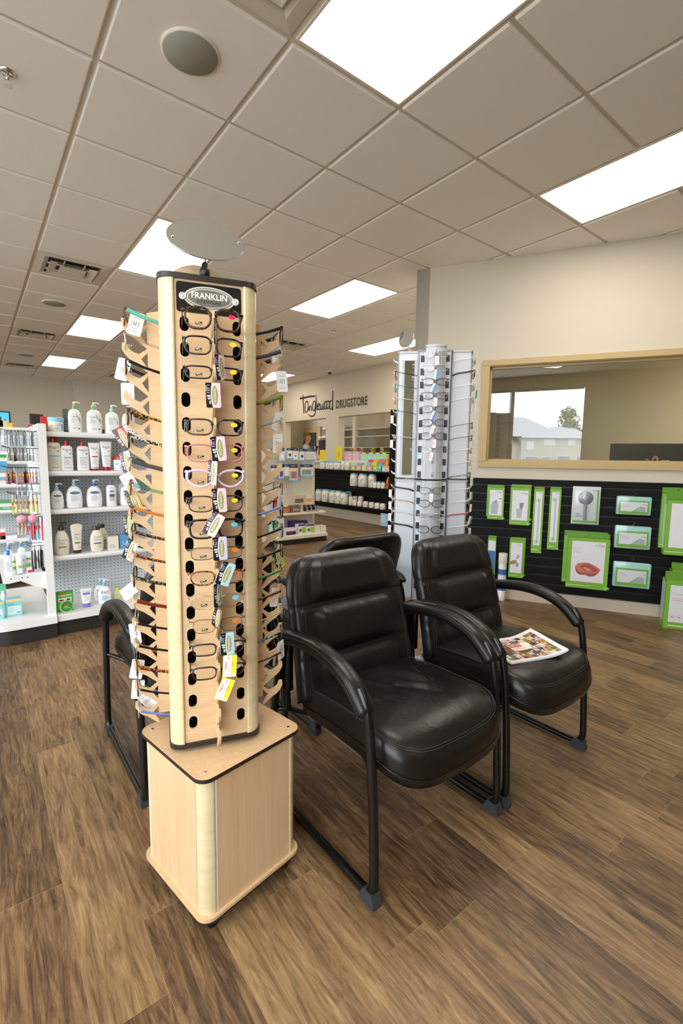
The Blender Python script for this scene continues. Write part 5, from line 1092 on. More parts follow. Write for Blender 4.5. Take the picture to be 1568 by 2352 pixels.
def paq(m, f, w, h):
    g = lambda a, b: (f(a, b)[0], f(a, b)[1] - .0006, b); put_rect(m, -w * .5, w * .5, h * .86, h, C_((240, 206, 140)), f, 1); put_rect(m, -w * .4, w * .42, h * .12, h * .6, C_((214, 228, 232)), f, 1); put_text(m, 'FIRST', -w * .36, -w * .02, h * .66, h * .74, C_((60, 130, 150)), g); put_rect(m, w * .15, w * .38, h * .15, h * .26, C_((110, 190, 210)), g, 1); put_lines(m, -w * .34, w * .1, h * .2, h * .5, 4, C_((170, 190, 196)), g, 1)
AQ = C_((136, 210, 216))
for k, (px, yy, lab) in enumerate(((-1.075, 1.93, 'aqua carton with peach top, cut by the left edge'), (-.972, 1.96, 'aqua carton with peach top, right one on the end-cap base'))):
    carton(lab, px, yy, .1505, .088, .07, .115, AQ, printer=paq, name='baby_care_carton', group='aqua cartons on the end-cap base', rz=.06)
carton('green carton behind the aqua ones on the end-cap base', -1.06, 2.17, .1505, .12, .05, .17, C_((110, 200, 160)), printer=pl_lines((150, 220, 180)))
for k, (xx, cc, lab) in enumerate(((-1.115, (240, 230, 60), 'small yellow-labelled bottle behind the aqua cartons'), (-1.065, (220, 60, 50), 'small red-labelled bottle behind the aqua cartons'), (-1.02, (226, 232, 236), 'small white bottle behind the aqua cartons'))):
    t, b, m = container(lab, 'bottle', 'pill', xx, 2.06, .1505, .036, .14, .9, BOTW, 2.2); put_rect(m, -.016, .016, .03, .08, C_(cc), b.fmap(), 5); m.build('bottle_body', t); cap(t, .13, .011, .018, C_(cc))

# ---------------------------------------------------------------- far gondola on the left, behind the end-cap
g2 = gondola('gondola_shelving', 'far white pegboard shelving at the left edge, with medicine cartons', -2.6, -.30, 3.50, 3.85, 1.46, [(1.47, None), (1.165, None), (.95, None), (.71, None), (.435, None)], 3.45, .20, post_right=True)
def pmed(c1, c2):
    return lambda m, f, w, h: (put_rect(m, -w * .5, w * .5, h * .3, h * .65, C_(c1), f, 1), put_lines(m, -w * .3, w * .3, h * .08, h * .24, 2, C_(c2), f, 1))
def on_far(label, px, py, zs, w_, h_, col, pr, d=.06, name='medicine_carton', group=None):
    p = on_y(px, py, 3.54); carton(label, p.x, 3.56, zs, w_, d, h_, col, printer=pr, name=name, group=group)
on_far('white and green carton on the far left shelves, second shelf', 8, 1040, 1.166, .14, .085, PAPER, pmed((70, 160, 90), (110, 170, 120)))
on_far('yellow carton stack, upper, under the blue screen', 5, 992, 1.471, .16, .04, C_((240, 200, 60)), None)
on_far('blue and white sleep-aid carton with pink side, far left third shelf', 6, 1095, .951, .13, .10, PAPER, pmed((120, 170, 205), (220, 120, 130)))
on_far('white carton with red panels right of the blue and white one', 21, 1097, .951, .055, .095, PAPER, pmed((226, 110, 110), (220, 80, 90)))
on_far('green and white carton on the far left fourth shelf', 16, 1150, .711, .12, .09, C_((90, 160, 110)), pmed((220, 230, 220), (230, 240, 230)))
on_far('white carton with red panel, far left fifth shelf', 3, 1222, .436, .06, .10, PAPER, pmed((210, 60, 60), (60, 60, 70)))
on_far('flat pale carton on the far left fifth shelf', 20, 1234, .436, .13, .03, PAPER, None)
p = on_y(2, 1066, 3.49); carton('sky-blue price card hanging on a far left shelf', p.x, 3.492, 1.085, .085, .004, .075, C_((80, 170, 220)), name='price_card', cat='card')
p = on_y(4, 1010, 3.49); carton('white price card under the yellow cartons', p.x + .02, 3.56, 1.30, .14, .004, .055, PAPER, name='price_card', cat='card', printer=pl_lines((224, 200, 150)))
def screen(label, px0, px1, py0, py1, y, col, zbase, emit=True):
    a = on_y(px0, py0, y); b = on_y(px1, py1, y); t = thing('monitor', label, 'screen', ((a.x + b.x) / 2, y, zbase)); w_ = (b.x - a.x) / 2; h0, h1 = b.z - zbase, a.z - zbase
    MB().rbox(-w_, w_, -.012, .012, h0, h1, .004, DARK).build('screen_housing', t)
    m = MB(); m.box(-w_ + .012, w_ - .012, -.014, -.012, h0 + .012, h1 - .012, col)
    if emit:
        for i, c in enumerate(((40, 50, 60), (200, 180, 60), (60, 130, 220), (180, 190, 200))): m.box(-w_ * .2 + i * w_ * .26, -w_ * .2 + i * w_ * .26 + w_ * .2, -.0146, -.014, h0 + .022, h0 + .05 + .02 * (i == 0), C_(c))
    m.build('display', t)
    m = MB(); m.box(-.02, .02, -.005, .01, 0, h0 + .02, DARK); m.box(-.06, .06, -.04, .05, 0, .006, DARK); m.build('screen_stand', t)
screen('small screen with a blue picture at the left edge above the shelves', -20, 25, 943, 976, 3.62, emis('screen_blue', (60, 150, 210), .9), 1.471)
screen('dark screen behind the lotion shelving, left of the red carton', 67, 100, 950, 975, 3.62, DARK, 1.471, False)
carton('red box on the far left shelving under the dark screen', on_y(74, 973, 3.52).x, 3.53, 1.471, .07, .03, .03, C_((200, 40, 44)))
for k in range(3): carton(('yellow carton under the blue screen, lowest', 'yellow carton under the blue screen, middle', 'yellow and white carton under the blue screen, right')[k], on_y(5 + 9 * k, 990, 3.53).x - .05, 3.54, 1.471 if k != 1 else 1.471, .06, .04, .055, C_((238, 196, 70) if k < 2 else (226, 214, 150)), name='medicine_carton', group='yellow cartons')

# ================================================================ black slatwall on the angled wall, with green boxes
t = thing('slatwall_panel', 'black slatwall covering the lower half of the angled wall', 'slatwall', (WA.x, WA.y, 0), WRZ)
m = MB(); z = .105; m.box(.30, WEND - .02, -.016, -.0125, .105, 1.072, DARK)
while z < 1.07:
    z1 = min(z + .0695, 1.074); m.prism([(-.0125, z), (-.024, z + .002), (-.026, z + .006), (-.026, z1 - .008), (-.024, z1 - .003), (-.0165, z1 - .003)], .30, WEND - .02, BLACKSLAT, axis='x'); z += .0762
m.build('slats', t)
NGRN = C_((122, 180, 62), .4); NGRN2 = C_((96, 148, 44), .4); NWH = C_((226, 228, 236), .5)
def nova_logo(m, x1, z0, s, f):          # small wordmark: four round letters in four colours with a red butterfly on the o
    put_text(m, 'n', x1 - 4.0 * s, x1 - 3.1 * s, z0, z0 + s, C_((110, 170, 210)), f); put_text(m, 'o', x1 - 2.95 * s, x1 - 1.95 * s, z0, z0 + s, C_((120, 180, 150)), f)
    put_text(m, 'v', x1 - 1.9 * s, x1 - 1.0 * s, z0, z0 + s, C_((130, 70, 140)), f); put_text(m, 'a', x1 - .95 * s, x1, z0, z0 + s, C_((206, 50, 90)), f)
    c = x1 - 2.3 * s; put_poly(m, [(c, z0 + 1.2 * s), (c - .5 * s, z0 + 1.9 * s), (c, z0 + 1.6 * s), (c + .5 * s, z0 + 1.9 * s)], C_((206, 40, 70)), f)
def swirl(m, x, z, s, f):
    for i in range(5): a = .4 + i * .5; put_poly(m, [(x, z), (x - s * math.cos(a), z + s * math.sin(a)), (x - s * .8 * math.cos(a + .28), z + s * .8 * math.sin(a + .28))], C_((190, 224, 130)), f)
def hang_box(label, s0, s1, zt, zb, d, off, art, flap=.03, name='hanging_box', group=None, title=None, margin=.1, side=False):
    w_ = s1 - s0; c = wall_pt((s0 + s1) / 2, zb, .0275 + off); H = zt - zb
    m = MB(); hb = H - flap
    m.box(-w_ / 2, w_ / 2, -d, 0, 0, hb, NGRN); m.prism([(-d, hb), (-d + .003, hb + .004), (-.004, hb + .012), (-.002, H), (0, H), (0, hb)], -w_ / 2 + .001, w_ / 2 - .001, NGRN2, axis='x')
    f = lambda x, zz: (x, -d - .0006, zz); g = lambda x, zz: (x, -d - .0012, zz); h = lambda x, zz: (x, -d - .0018, zz)
    mx = w_ * margin; put_rect(m, -w_ / 2 + mx, w_ / 2 - mx, H * .12, hb - .02 * 1, NWH, f, 1)
    if side: put_rect(m, -d + .01, -.01, H * .1, hb - .03, NWH, lambda x, zz: (-w_ / 2 - .0006, x, zz), 1)
    put_disc(m, 0, H - flap * .4, .008, .003, DARK, lambda x, zz: (x, -.0035, zz), 10)
    L = w_ / 2 - mx; ls = min(.016, w_ * .085); nova_logo(m, L - .006, hb - .02 - 2.4 * ls, ls, g)
    if title: put_text(m, title, -L + .006, -L + .006 + w_ * .22, hb - .02 - 4.2 * ls, hb - .02 - 3.5 * ls, C_((180, 190, 150)), g); put_lines(m, -L + .006, -L + w_ * .22, hb - .02 - 6.2 * ls, hb - .02 - 4.7 * ls, 3, C_((206, 200, 206)), g, 1)
    swirl(m, w_ / 2 - .004, .004, min(.03, w_ * .16), g); put_rect(m, -w_ / 2 + .006, w_ * .12, H * .045, H * .058, C_((206, 230, 160)), g, 1)
    if art: art(m, w_, H, L, g, h)
    o = m.build(name, None, c[:], WRZ); tag(o, label, 'box', group)
    pg = MB(); p0 = wall_pt((s0 + s1) / 2, zt - flap * .4, .026)
    return o
G1C = C_((176, 182, 190)); G2C = C_((130, 136, 146))
def art_urinal(m, w_, H, L, g, h):
    put_poly(m, [(-L * .7, H * .16), (L * .3, H * .16), (L * .4, H * .42), (L * .1, H * .56), (-L * .5, H * .52), (-L * .8, H * .4)], G1C, g); put_poly(m, [(-L * .2, H * .50), (L * .2, H * .46), (L * .1, H * .57), (-L * .1, H * .58)], C_((120, 160, 190)), h); put_rect(m, L * .5, L * .8, H * .6, H * .63, C_((150, 110, 60)), g, 1)
def art_jug(m, w_, H, L, g, h):
    put_poly(m, [(-L * .3, H * .18), (L * .25, H * .18), (L * .35, H * .42), (-L * .42, H * .42)], G1C, g); put_poly(m, [(L * .0, H * .42), (L * .35, H * .42), (L * .5, H * .58), (-L * .05, H * .56)], G2C, g)
def art_bar(m, w_, H, L, g, h):
    for zc in (.17, .80): put_disc(m, -L * .15, H * zc, L * .62, L * .62, G2C, g, 16); put_disc(m, -L * .15, H * zc, L * .5, L * .5, NWH, h, 16); put_disc(m, -L * .1, H * zc, L * .2, L * .2, C_((70, 74, 84)), lambda x, z_: (x, h(x, z_)[1] - .0006, z_), 10)
    for k in range(3): put_rect(m, L * (-.05 + .17 * k), L * (.02 + .17 * k), H * .18, H * .79, G1C if k != 1 else G2C, lambda x, z_: (x, h(x, z_)[1] - .0004, z_), 1)
def art_pan(m, w_, H, L, g, h):
    P1, P2, P3 = C_((206, 120, 110)), C_((170, 84, 74)), C_((224, 150, 138)); i = lambda x, z_: (x, h(x, z_)[1] - .0006, z_); j = lambda x, z_: (x, h(x, z_)[1] - .0012, z_)
    put_poly(m, [(-L * .75, H * .38), (-L * .65, H * .29), (-L * .45, H * .245), (-L * .1, H * .25), (L * .15, H * .225), (L * .45, H * .24), (L * .7, H * .31), (L * .78, H * .37), (L * .55, H * .42), (L * .1, H * .475), (-L * .25, H * .475), (-L * .6, H * .45)], P2, g)
    put_poly(m, [(-L * .75, H * .38), (-L * .5, H * .30), (-L * .1, H * .285), (L * .4, H * .29), (L * .74, H * .33), (L * .78, H * .37), (L * .55, H * .42), (L * .1, H * .475), (-L * .25, H * .475), (-L * .6, H * .45)], P1, h)
    put_poly(m, [(-L * .45, H * .40), (-L * .2, H * .33), (L * .25, H * .31), (L * .66, H * .345), (L * .5, H * .395), (L * .1, H * .45), (-L * .2, H * .455)], P2, i); put_poly(m, [(-L * .3, H * .38), (0, H * .33), (L * .3, H * .325), (L * .2, H * .36), (-.1 * L, H * .39)], P3, j)
def art_hand(m, w_, H, L, g, h):
    put_poly(m, [(-L, H * .32), (-L * .3, H * .34), (L * .1, H * .4), (L * .05, H * .45), (-L * .4, H * .44), (-L, H * .4)], C_((176, 120, 90)), g); put_poly(m, [(0, H * .46), (L * .5, H * .5), (L * .7, H * .56), (L * .1, H * .6)], G1C, g); put_poly(m, [(L * .0, H * .28), (L * .5, H * .3), (L * .4, H * .38), (0, H * .4)], C_((130, 160, 190)), h)
def art_mat(m, w_, H, L, g, h):
    put_rect(m, -L, L, H * .12, H * .62, C_((60, 110, 180)), g, 1)
    for i in range(3):
        for j in range(7): put_disc(m, -L * .6 + i * L * .6, H * (.16 + .065 * j), L * .1, L * .1, C_((110, 160, 214)), h, 8)
def ws(px, py, off=.03): return on_wall(px, py, off)
def rect_ws(px0, px1, pyt, pyb, off):
    a = ws(px0, pyt, off); b = ws(px1, pyt, off); c = ws((px0 + px1) / 2, pyb, off); e = ws((px0 + px1) / 2, pyt, off); return a[0], b[0], e[1], c[1]
def hb(label, px0, px1, pyt, pyb, d, art, flap=.03, **k):
    off = .0275 + d; s0, s1, zt, zb = rect_ws(px0, px1, pyt, pyb, off); o_ = k.pop('off', 0); return hang_box(label, s0, s1, zt, zb, d - o_, o_, art, flap, **k), (s0, s1, zt, zb)
SLG = 'green boxes hanging on the black slatwall'
_, r = hb('green box with a clear bottle picture, front of the pair, top left on the slatwall', 1122, 1159, 1115, 1193, .03, art_urinal, .02, title='Male', off=.013)
hang_box('green box behind the leftmost one, top left on the slatwall', r[0] - .012, r[1] - .014, r[2] + .004, r[3] + .022, .012, 0, None, .02)
_, r = hb('green box with a clear jug picture, second from left in the top row', 1173, 1219, 1116, 1206, .03, art_jug, .02, title='Urinal', off=.013)
hang_box('green box behind the jug one, second from left in the top row', r[0] + .004, r[1] + .006, r[2] + .01, r[3] + .035, .012, 0, None, .02)
hb('tall narrow green box with a grab bar picture, left of the two', 1227, 1251, 1119, 1271, .026, art_bar, .02, margin=.18)
_, r = hb('tall narrow green box with a grab bar picture, right of the two', 1264, 1290, 1119, 1263, .026, art_bar, .02, margin=.18)
_, r = hb('large green bedpan box, front of the pair low on the slatwall', 1306, 1403, 1226, 1353, .075, art_pan, .045, title='Bedpan', off=.032)
hang_box('green bedpan box behind the front one, low on the slatwall', r[0] - .030, r[1] - .012, r[2] + .008, r[3] + .03, .03, 0, None, .045)
hb('narrow green and blue mat box half behind the chair back', 1121, 1140, 1231, 1320, .025, art_mat, .02, margin=.08)
_, r = hb('green box with a hand picture in the lower row', 1171, 1204, 1236, 1327, .03, art_hand, .022, title='Raised', off=.013)
hang_box('green box behind the hand-picture one in the lower row', r[0] + .016, r[1] + .012, r[2] + .003, r[3] + .012, .012, 0, None, .02)
# boxes at the right edge
s0, zt = ws(1532, 1130, .14); s1 = s0 + .26; zb = ws(1545, 1276, .15)[1]
hang_box('large green box hanging at the right edge, front one', s0 + .012, s1 + .03, zt - .005, zb, .069, .031, None, .06, side=True)
s0b = ws(1526, 1125, .05)[0]; hang_box('large green box hanging at the right edge, behind the front one', s0b - .012, s0b + .2, zt + .03, zb + .04, .03, 0, None, .05, side=True)
q = on_z(1521, 1440, 0.0)      # big carton standing on the floor at the right
def floor_carton(label, px, py, dx, dy, w_, d, h_, name='standing_box'):
    q = on_z(px, py, 0); m = MB(); hb_ = h_ - .06
    m.box(0, w_, 0, d, 0, hb_, NGRN); m.prism([(0, hb_), (.004, hb_ + .006), (d * .5 - .01, hb_ + .018), (d * .5 - .006, h_), (d * .5, h_), (d * .5, hb_)], .001, w_ - .001, NGRN2, axis='x'); m.prism([(d * .5, hb_), (d * .5, hb_ + .018), (d, hb_)], .001, w_ - .001, NGRN2, axis='x')
    f = lambda x, zz: (x, -.0006, zz); g = lambda x, zz: (x, -.0012, zz)
    put_rect(m, .028, w_ - .03, .05, hb_ - .03, NWH, f, 1); put_rect(m, .02, d - .015, .05, hb_ - .02, C_((190, 200, 204)), lambda x, zz: (-.0006, x, zz), 1); put_disc(m, w_ * .45, hb_ + .04, .02, .006, DARK, lambda x, zz: (x, d * .5 - .0075, zz), 10)
    put_text(m, 'Classic', .04, .12, hb_ * .72, hb_ * .76, C_((180, 190, 150)), g); put_lines(m, .04, .14, hb_ * .58, hb_ * .66, 2, C_((226, 180, 190)), g, 1)
    for k in range(2): put_disc(m, .05 + k * .045, hb_ * .25, .016, .016, C_((214, 130, 150)), g, 18); put_disc(m, .05 + k * .045, hb_ * .25, .0145, .0145, NWH, lambda x, zz: (x, -.0018, zz), 18); put_rect(m, .044 + k * .045, .056 + k * .045, hb_ * .24, hb_ * .26, C_((190, 90, 120)), lambda x, zz: (x, -.0022, zz), 1)
    put_rect(m, .03, w_ * .5, .018, .028, C_((206, 230, 160)), g, 1); nova_logo(m, w_ - .04, hb_ * .80, .022, g)
    return tag(m.build(name, None, (q.x + dx, q.y + dy, 0), WRZ), label, 'box')
floor_carton('large green carton standing on the floor at the right edge', 1521, 1441, 0, 0, .32, .13, .42)
bx = floor_carton('green carton standing behind the large one at the right edge', 1521, 1441, WD.x * .06 - WN.x * .135, WD.y * .06 - WN.y * .135, .3, .10, .47)
# shower head blister
_, r = None, rect_ws(1316, 1381, 1118, 1205, .06); s0, s1, zt, zb = r; H = zt - zb; w_ = s1 - s0
t = thing('shower_head_pack', 'grey hand shower head in a clear blister pack on the slatwall', 'packet', wall_pt((s0 + s1) / 2, zb, .03)[:], WRZ)
m = MB(); m.rbox(-w_ / 2, w_ / 2, -.02, 0, 0, H, .004, C_((214, 222, 226), .3)); f = lambda x, zz: (x, -.0206, zz); g = lambda x, zz: (x, -.0212, zz)
put_rect(m, -w_ * .44, w_ * .44, H * .04, H * .1, NGRN, f, 1); put_rect(m, w_ * .38, w_ * .44, H * .04, H * .92, NGRN, f, 1); put_lines(m, -w_ * .36, -w_ * .1, H * .18, H * .3, 3, PRINT, f, 1); nova_logo(m, w_ * .38, H * .88, .008, f); m.build('backing_card', t)
m = MB(); SH = mat('shower_head_grey', (150, 156, 164), .3, .3)
m.lathe([(.012, .006), (.05, .004), (.056, -.004), (.052, -.014), (.03, -.018), (.001, -.018)], SH, 28, M=Matrix.Translation((-w_ * .02, -.024, H * .70)) @ Matrix.Rotation(-PI / 2, 4, 'X') @ Matrix.Scale(-1, 4, (0, 0, 1)))
m.tube([(-w_ * .02, -.03, H * .52), (-w_ * .02, -.032, H * .36), (-w_ * .01, -.030, H * .12)], [.014, .0125, .013], SH, 12)
for k in range(12): a = k * PI / 6; m.lathe([(.002, 0), (.002, .001)], DARK, 6, M=Matrix.Translation((-w_ * .02 + .03 * math.cos(a), -.043, H * .70 + .03 * math.sin(a))) @ Matrix.Rotation(PI / 2, 4, 'X'))
m.build('shower_head', t)
m = MB(); m.rbox(-w_ * .46, w_ * .46, -.052, -.018, H * .03, H * .96, .006, clear('blister', (.97, .98, .98), .03, .04)); m.build('blister', t)
AQF = C_((168, 216, 214), .8)
for (px0, px1, pt, pb, lab) in ((1416, 1499, 1138, 1184, 'upper'), (1412, 1498, 1206, 1262, 'middle'), (1408, 1498, 1290, 1351, 'lower')):
    s0, s1, zt, zb = rect_ws(px0, px1, pt, pb, .07); H = zt - zb; w_ = s1 - s0
    t = thing('bed_pad_pack', 'folded aqua bed pad in clear plastic with green label, %s of the three' % lab, 'packet', wall_pt((s0 + s1) / 2, zb, .03)[:], WRZ, 'aqua bed pads on the slatwall')
    m = MB()
    for k in range(3): m.rbox(-w_ / 2 + .004, w_ / 2 - .004, -.045 + k * .015, -.031 + k * .015, .004, H - .012, .006, AQF)
    m.build('folded_pad', t)
    m = MB(); f = lambda x, zz: (x, -.0465, zz); g = lambda x, zz: (x, -.0471, zz); h = lambda x, zz: (x, -.0477, zz)
    put_rect(m, -w_ * .42, w_ * .42, H * .08, H * .74, NGRN, f, 1); put_rect(m, -w_ * .37, w_ * .37, H * .2, H * .67, NWH, g, 1); nova_logo(m, w_ * .35, H * .52, .008, h); put_poly(m, [(-w_ * .06, H * .2), (w_ * .33, H * .2), (w_ * .33, H * .42), (w_ * .18, H * .47)], G1C, h); put_poly(m, [(-w_ * .06, H * .2), (w_ * .08, H * .2), (w_ * .16, H * .44)], C_((140, 200, 140)), lambda x, zz: (x, -.0483, zz)); put_lines(m, -w_ * .34, -w_ * .1, H * .42, H * .58, 3, C_((190, 194, 200)), h, 1); m.build('label_card', t)
    m = MB(); m.rbox(-w_ / 2, w_ / 2, -.055, .0, 0, H, .010, clear('poly_bag', (.97, .98, .98), .05, .12)); m.build('plastic_bag', t)
    m = MB(); m.tube([(0, -.02, H - .004), (0, -.022, H + .006), (.010, -.022, H + .012), (.014, -.022, H + .022), (0, -.022, H + .028), (-.014, -.022, H + .022)], .0025, clear('hanger_plastic', (.85, .87, .87), .12, .1), 6); m.build('hanger_hook', t)
# white tube with blue label on the floor by the slatwall
q = wall_pt(ws(1150, 1370, .06)[0], 0, .06); zt = ws(1150, 1270, .06)[1]
t = thing('rolled_tube', 'white cylinder with a blue label standing on the floor by the slatwall', 'tube', q[:])
m = MB(); m.lathe([(.034, 0), (.036, .004), (.036, .05), (.034, .055), (.034, zt - .09)], BOTW, 24); m.build('tube_body', t)
m = MB(); m.lathe([(.0348, .09), (.0348, zt - .14)], C_((50, 110, 176)), 24, caps=False); m.lathe([(.0352, zt * .42), (.0352, zt * .55)], C_((226, 232, 240)), 24, caps=False); m.lathe([(.0352, zt * .36), (.0352, zt * .42)], C_((214, 90, 90)), 24, caps=False); m.build('label_band', t)
m = MB(); m.lathe([(.036, zt - .09), (.037, zt - .08), (.037, zt - .004), (.034, zt), (.001, zt)], C_((220, 216, 204)), 24); m.build('cap', t)

# ================================================================ silver sunglasses spinner behind the chairs
SPW = mat('spinner_white_panel', (208, 212, 220), .32, vary=.01); SPS = mat('spinner_brushed_aluminium', (176, 178, 182), .42, .35, vary=.03)
SX, SY = .872, -.054; SRZ = math.atan2(CAM.y - SY, CAM.x - SX) + PI / 2 + math.radians(1.5)
sp = thing('sunglasses_spinner', 'silver four-sided spinner of reading glasses behind the leather chairs', 'display rack', (SX, SY, 0), SRZ)
m = MB(); m.lathe([(.20, 0), (.20, .012), (.19, .018), (.03, .022)], SPS, 40); m.build('floor_base', sp)
m = MB(); m.lathe([(.022, .02), (.022, .46)], SPS, 20); m.build('pole', sp)
TIERS = [(1.128, 1.800), (.455, 1.120)]
def lobe_outline(r=.05, y0=-.085, y1=-.183, n=8):
    pts = [(-r, y0)] + [(-r * math.cos(a) , y1 + .0 - (.014) * math.sin(a)) for a in [PI * k / n for k in range(n + 1)]] + [(r, y0)]
    return pts
for z0, z1 in TIERS:
    core = MB(); core.box(-.086, .086, -.086, .086, z0, z1 - .008, SPW)
    for k in range(4):
        core.M = Matrix.Rotation(k * PI / 2, 4, 'Z')
        for i in range(10):
            z = z1 - .047 - i * .0672
            if z > z0 + .02:
                for s in (-1, 1): core.box(s * .065 - .0095, s * .065 + .0095, -.0872, -.0858, z - .017, z + .017, DARK)
    core.build('core_panel', sp)
    for k in range(4):
        m = MB(); m.M = Matrix.Rotation(k * PI / 2, 4, 'Z'); m.prism(lobe_outline(), z0, z1 - .008, SPW, smooth=False)
        m.prism([(x * 1.01, y - .0008) for x, y in lobe_outline()[2:-2]] + [(.034, -.18), (-.034, -.18)], z0 + .001, z1 - .009, SPS, smooth=False)
        for i in range(10):
            z = z1 - .047 - i * .0672
            if z > z0 + .02: m.prism([(-.190, z - .012), (-.215, z + .002), (-.222, z + .016), (-.218, z + .016), (-.210, z + .006), (-.190, z + .004)], -.004, .004, SPW, axis='x')
        m.build('rounded_lobe', sp)
        m = MB(); m.M = Matrix.Rotation(k * PI / 2, 4, 'Z')
        m.prism([(x * 1.07, y - .003 if y < -.1 else y) for x, y in lobe_outline()], z1 - .010, z1, SPS, smooth=False)
        m.box(-.09, -.05, -.09, .0, z1 - .010, z1 - .001, SPS); m.box(.05, .09, -.09, 0, z1 - .010, z1 - .001, SPS); m.build('end_trim', sp)
        m = MB(); m.M = Matrix.Rotation(k * PI / 2, 4, 'Z')
        for s in (-1, 1): m.box(s * .080 if s > 0 else -.0885, .0885 if s > 0 else -.080, -.0885, -.080, z0, z1 - .01, SPS)
        m.build('corner_strip', sp)
m = MB(); m.M = Matrix.Rotation(-PI / 2, 4, 'Z'); m.box(.0505, .052, -.172, -.092, 1.14, 1.755, SPS); m.M = m.M @ Matrix.Translation((.057, -.132, 0)) @ Matrix.Rotation(math.radians(10), 4, 'Z'); m.box(-.001, .0006, -.026, .026, 1.145, 1.75, MIR); m.build('mirror_strip', sp)
MM = Matrix.Translation((-.155, -.03, 1.875)) @ Matrix.Rotation(math.radians(10), 4, 'Y') @ Matrix.Rotation(math.radians(-14), 4, 'X') @ Matrix.Rotation(math.radians(-22), 4, 'Z')
m = MB(); m.M = MM; m.prism(ell(.042, .056, 0, 32), 0, .004, METAL, axis='y', smooth=True); m.prism(ell(.040, .054, 0, 32), -.0006, 0, MIR, axis='y'); m.build('round_mirror', sp)
m = MB(); m.tube([(-.13, -.02, 1.797), (-.138, -.024, 1.815), (-.145, -.026, 1.832)], [.008, .004, .004], SPS, 8); m.build('mirror_bracket', sp)
SPM = Matrix.Translation((SX, SY, 0)) @ Matrix.Rotation(SRZ, 4, 'Z')
def sp_pt(k, z, off=-.210): return (SPM @ Matrix.Rotation(k * PI / 2, 4, 'Z') @ Vector((0, off, z)))[:]
SHAPES = [dict(frame=SLV, rt=.0011), dict(frame=SLV, rt=.0012), dict(frame=GUN, rt=.0022), dict(frame=mottle('plum_mottle', (60, 30, 36), (140, 110, 120)), rt=.0022), dict(frame=GUN, rt=.0016), dict(frame=mat('dark_steel', (60, 66, 78), .3, .6), rt=.0019), dict(frame=GUN, rt=.0021), dict(frame=CLEARP, rt=.0016)]
SDESC = ['rimless silver', 'thin silver', 'dark grey rectangular', 'plum mottled', 'bronze wire', 'steel-blue oval', 'dark grey oval', 'clear-rimmed']
def srow(tier, i): return TIERS[tier][1] - .047 - i * .0672
SLENS = clear('display_lens', (.90, .91, .92), .05, .05)
def spin_set(k, tier, rows, face, opts):
    for n, (i, d, kw) in enumerate(rows):
        lab = '%s glasses, %s row of the %s tier, %s of the silver spinner' % (d, ORD[i] if i else 'first', 'upper' if tier == 0 else 'lower', face)
        kk = dict(lw=.052, lh=.030, p=2.7, tw=.0026, drop=.012, brg=.016); kk.update(opts); kk.update(kw); kk['rt'] = kk.get('rt', .0012) * 1.5; kk['tint'] = SLENS
        glasses(sp_pt(k, srow(tier, i) - .003), SRZ + k * PI / 2, lab, 'glasses on the %s of the silver spinner' % face, **kk)
tg = lambda kind, a, b, rot, **q: dict(tagk=kind, tagpos=(a, -.004, b), tagrot=rot, **q)
spin_set(0, 0, [(0, 'rimless silver', dict(frame=SLV, rt=.0011, **tg('slim', .006, -.034, -.05))), (1, 'thin silver', dict(frame=SLV, rt=.0012, **tg('slimblue', .004, -.034, .1, tcol=(60, 150, 200)))), (2, 'dark grey', dict(frame=GUN, rt=.0022, **tg('slimblue', -.008, -.032, .4, tcol=(60, 160, 210)))),
 (3, 'plum mottled', dict(frame=SHAPES[3]['frame'], rt=.0022, **tg('slim', .004, -.034, .05))), (4, 'bronze', dict(frame=GUN, rt=.0016, **tg('slimblue', -.004, -.034, .4, tcol=(50, 140, 200)))), (5, 'steel-blue', dict(frame=SHAPES[5]['frame'], rt=.0019, **tg('slim', -.006, -.036, .35))), (6, 'dark oval', dict(frame=GUN, rt=.0021, **tg('slim', .006, -.038, .05))), (7, 'clear-rimmed', dict(frame=CLEARP, rt=.0018, **tg('slim', -.008, -.036, .25)))], 'front', {})
spin_set(0, 1, [(0, 'dark-cornered', dict(frame=GUN, rt=.0016, **tg('slim', 0, -.036, .03))), (1, 'brown rectangular', dict(frame=BRN, rt=.0018, lh=.033)), (2, 'grey wire', dict(frame=SLV, rt=.0016)), (3, 'black half-rim', dict(frame=BLK, rt=.0018, lh=.034))], 'front', {})
spin_set(1, 0, [(0, 'silver wire', dict(frame=SLV, rt=.0012)), (1, 'thick black', dict(frame=BRN, temple=BLK, rt=.002, tw=.007)), (2, 'steel wire', dict(frame=SLV, rt=.0012, **tg('slimblue', 0, -.034, .05, tagyaw=-1.1, tcol=(40, 160, 110)))), (3, 'grey wire', dict(frame=SLV, rt=.0012, **tg('slim', 0, -.034, .0, tagyaw=-1.1))), (5, 'dark wire', dict(frame=GUN, rt=.0014, **tg('slim', .01, -.036, -.2, tagyaw=-.9))), (6, 'black wire', dict(frame=GUN, rt=.0012, **tg('slim', -.005, -.036, .3, tagyaw=-.8))), (7, 'thin grey', dict(frame=SLV, rt=.0012, **tg('slim', .0, -.036, .25, tagyaw=-.9))), (8, 'pale wire', dict(frame=CLEARP, temple=SLV, rt=.0012, **tg('slim', .0, -.034, .2, tagyaw=-.9))), (9, 'zebra-armed', dict(frame=BRN, temple=BWM, rt=.0016, tw=.005, **tg('slimblue', 0, -.034, 0, tagyaw=-1.1, tcol=(150, 190, 150))))], 'right side', {})
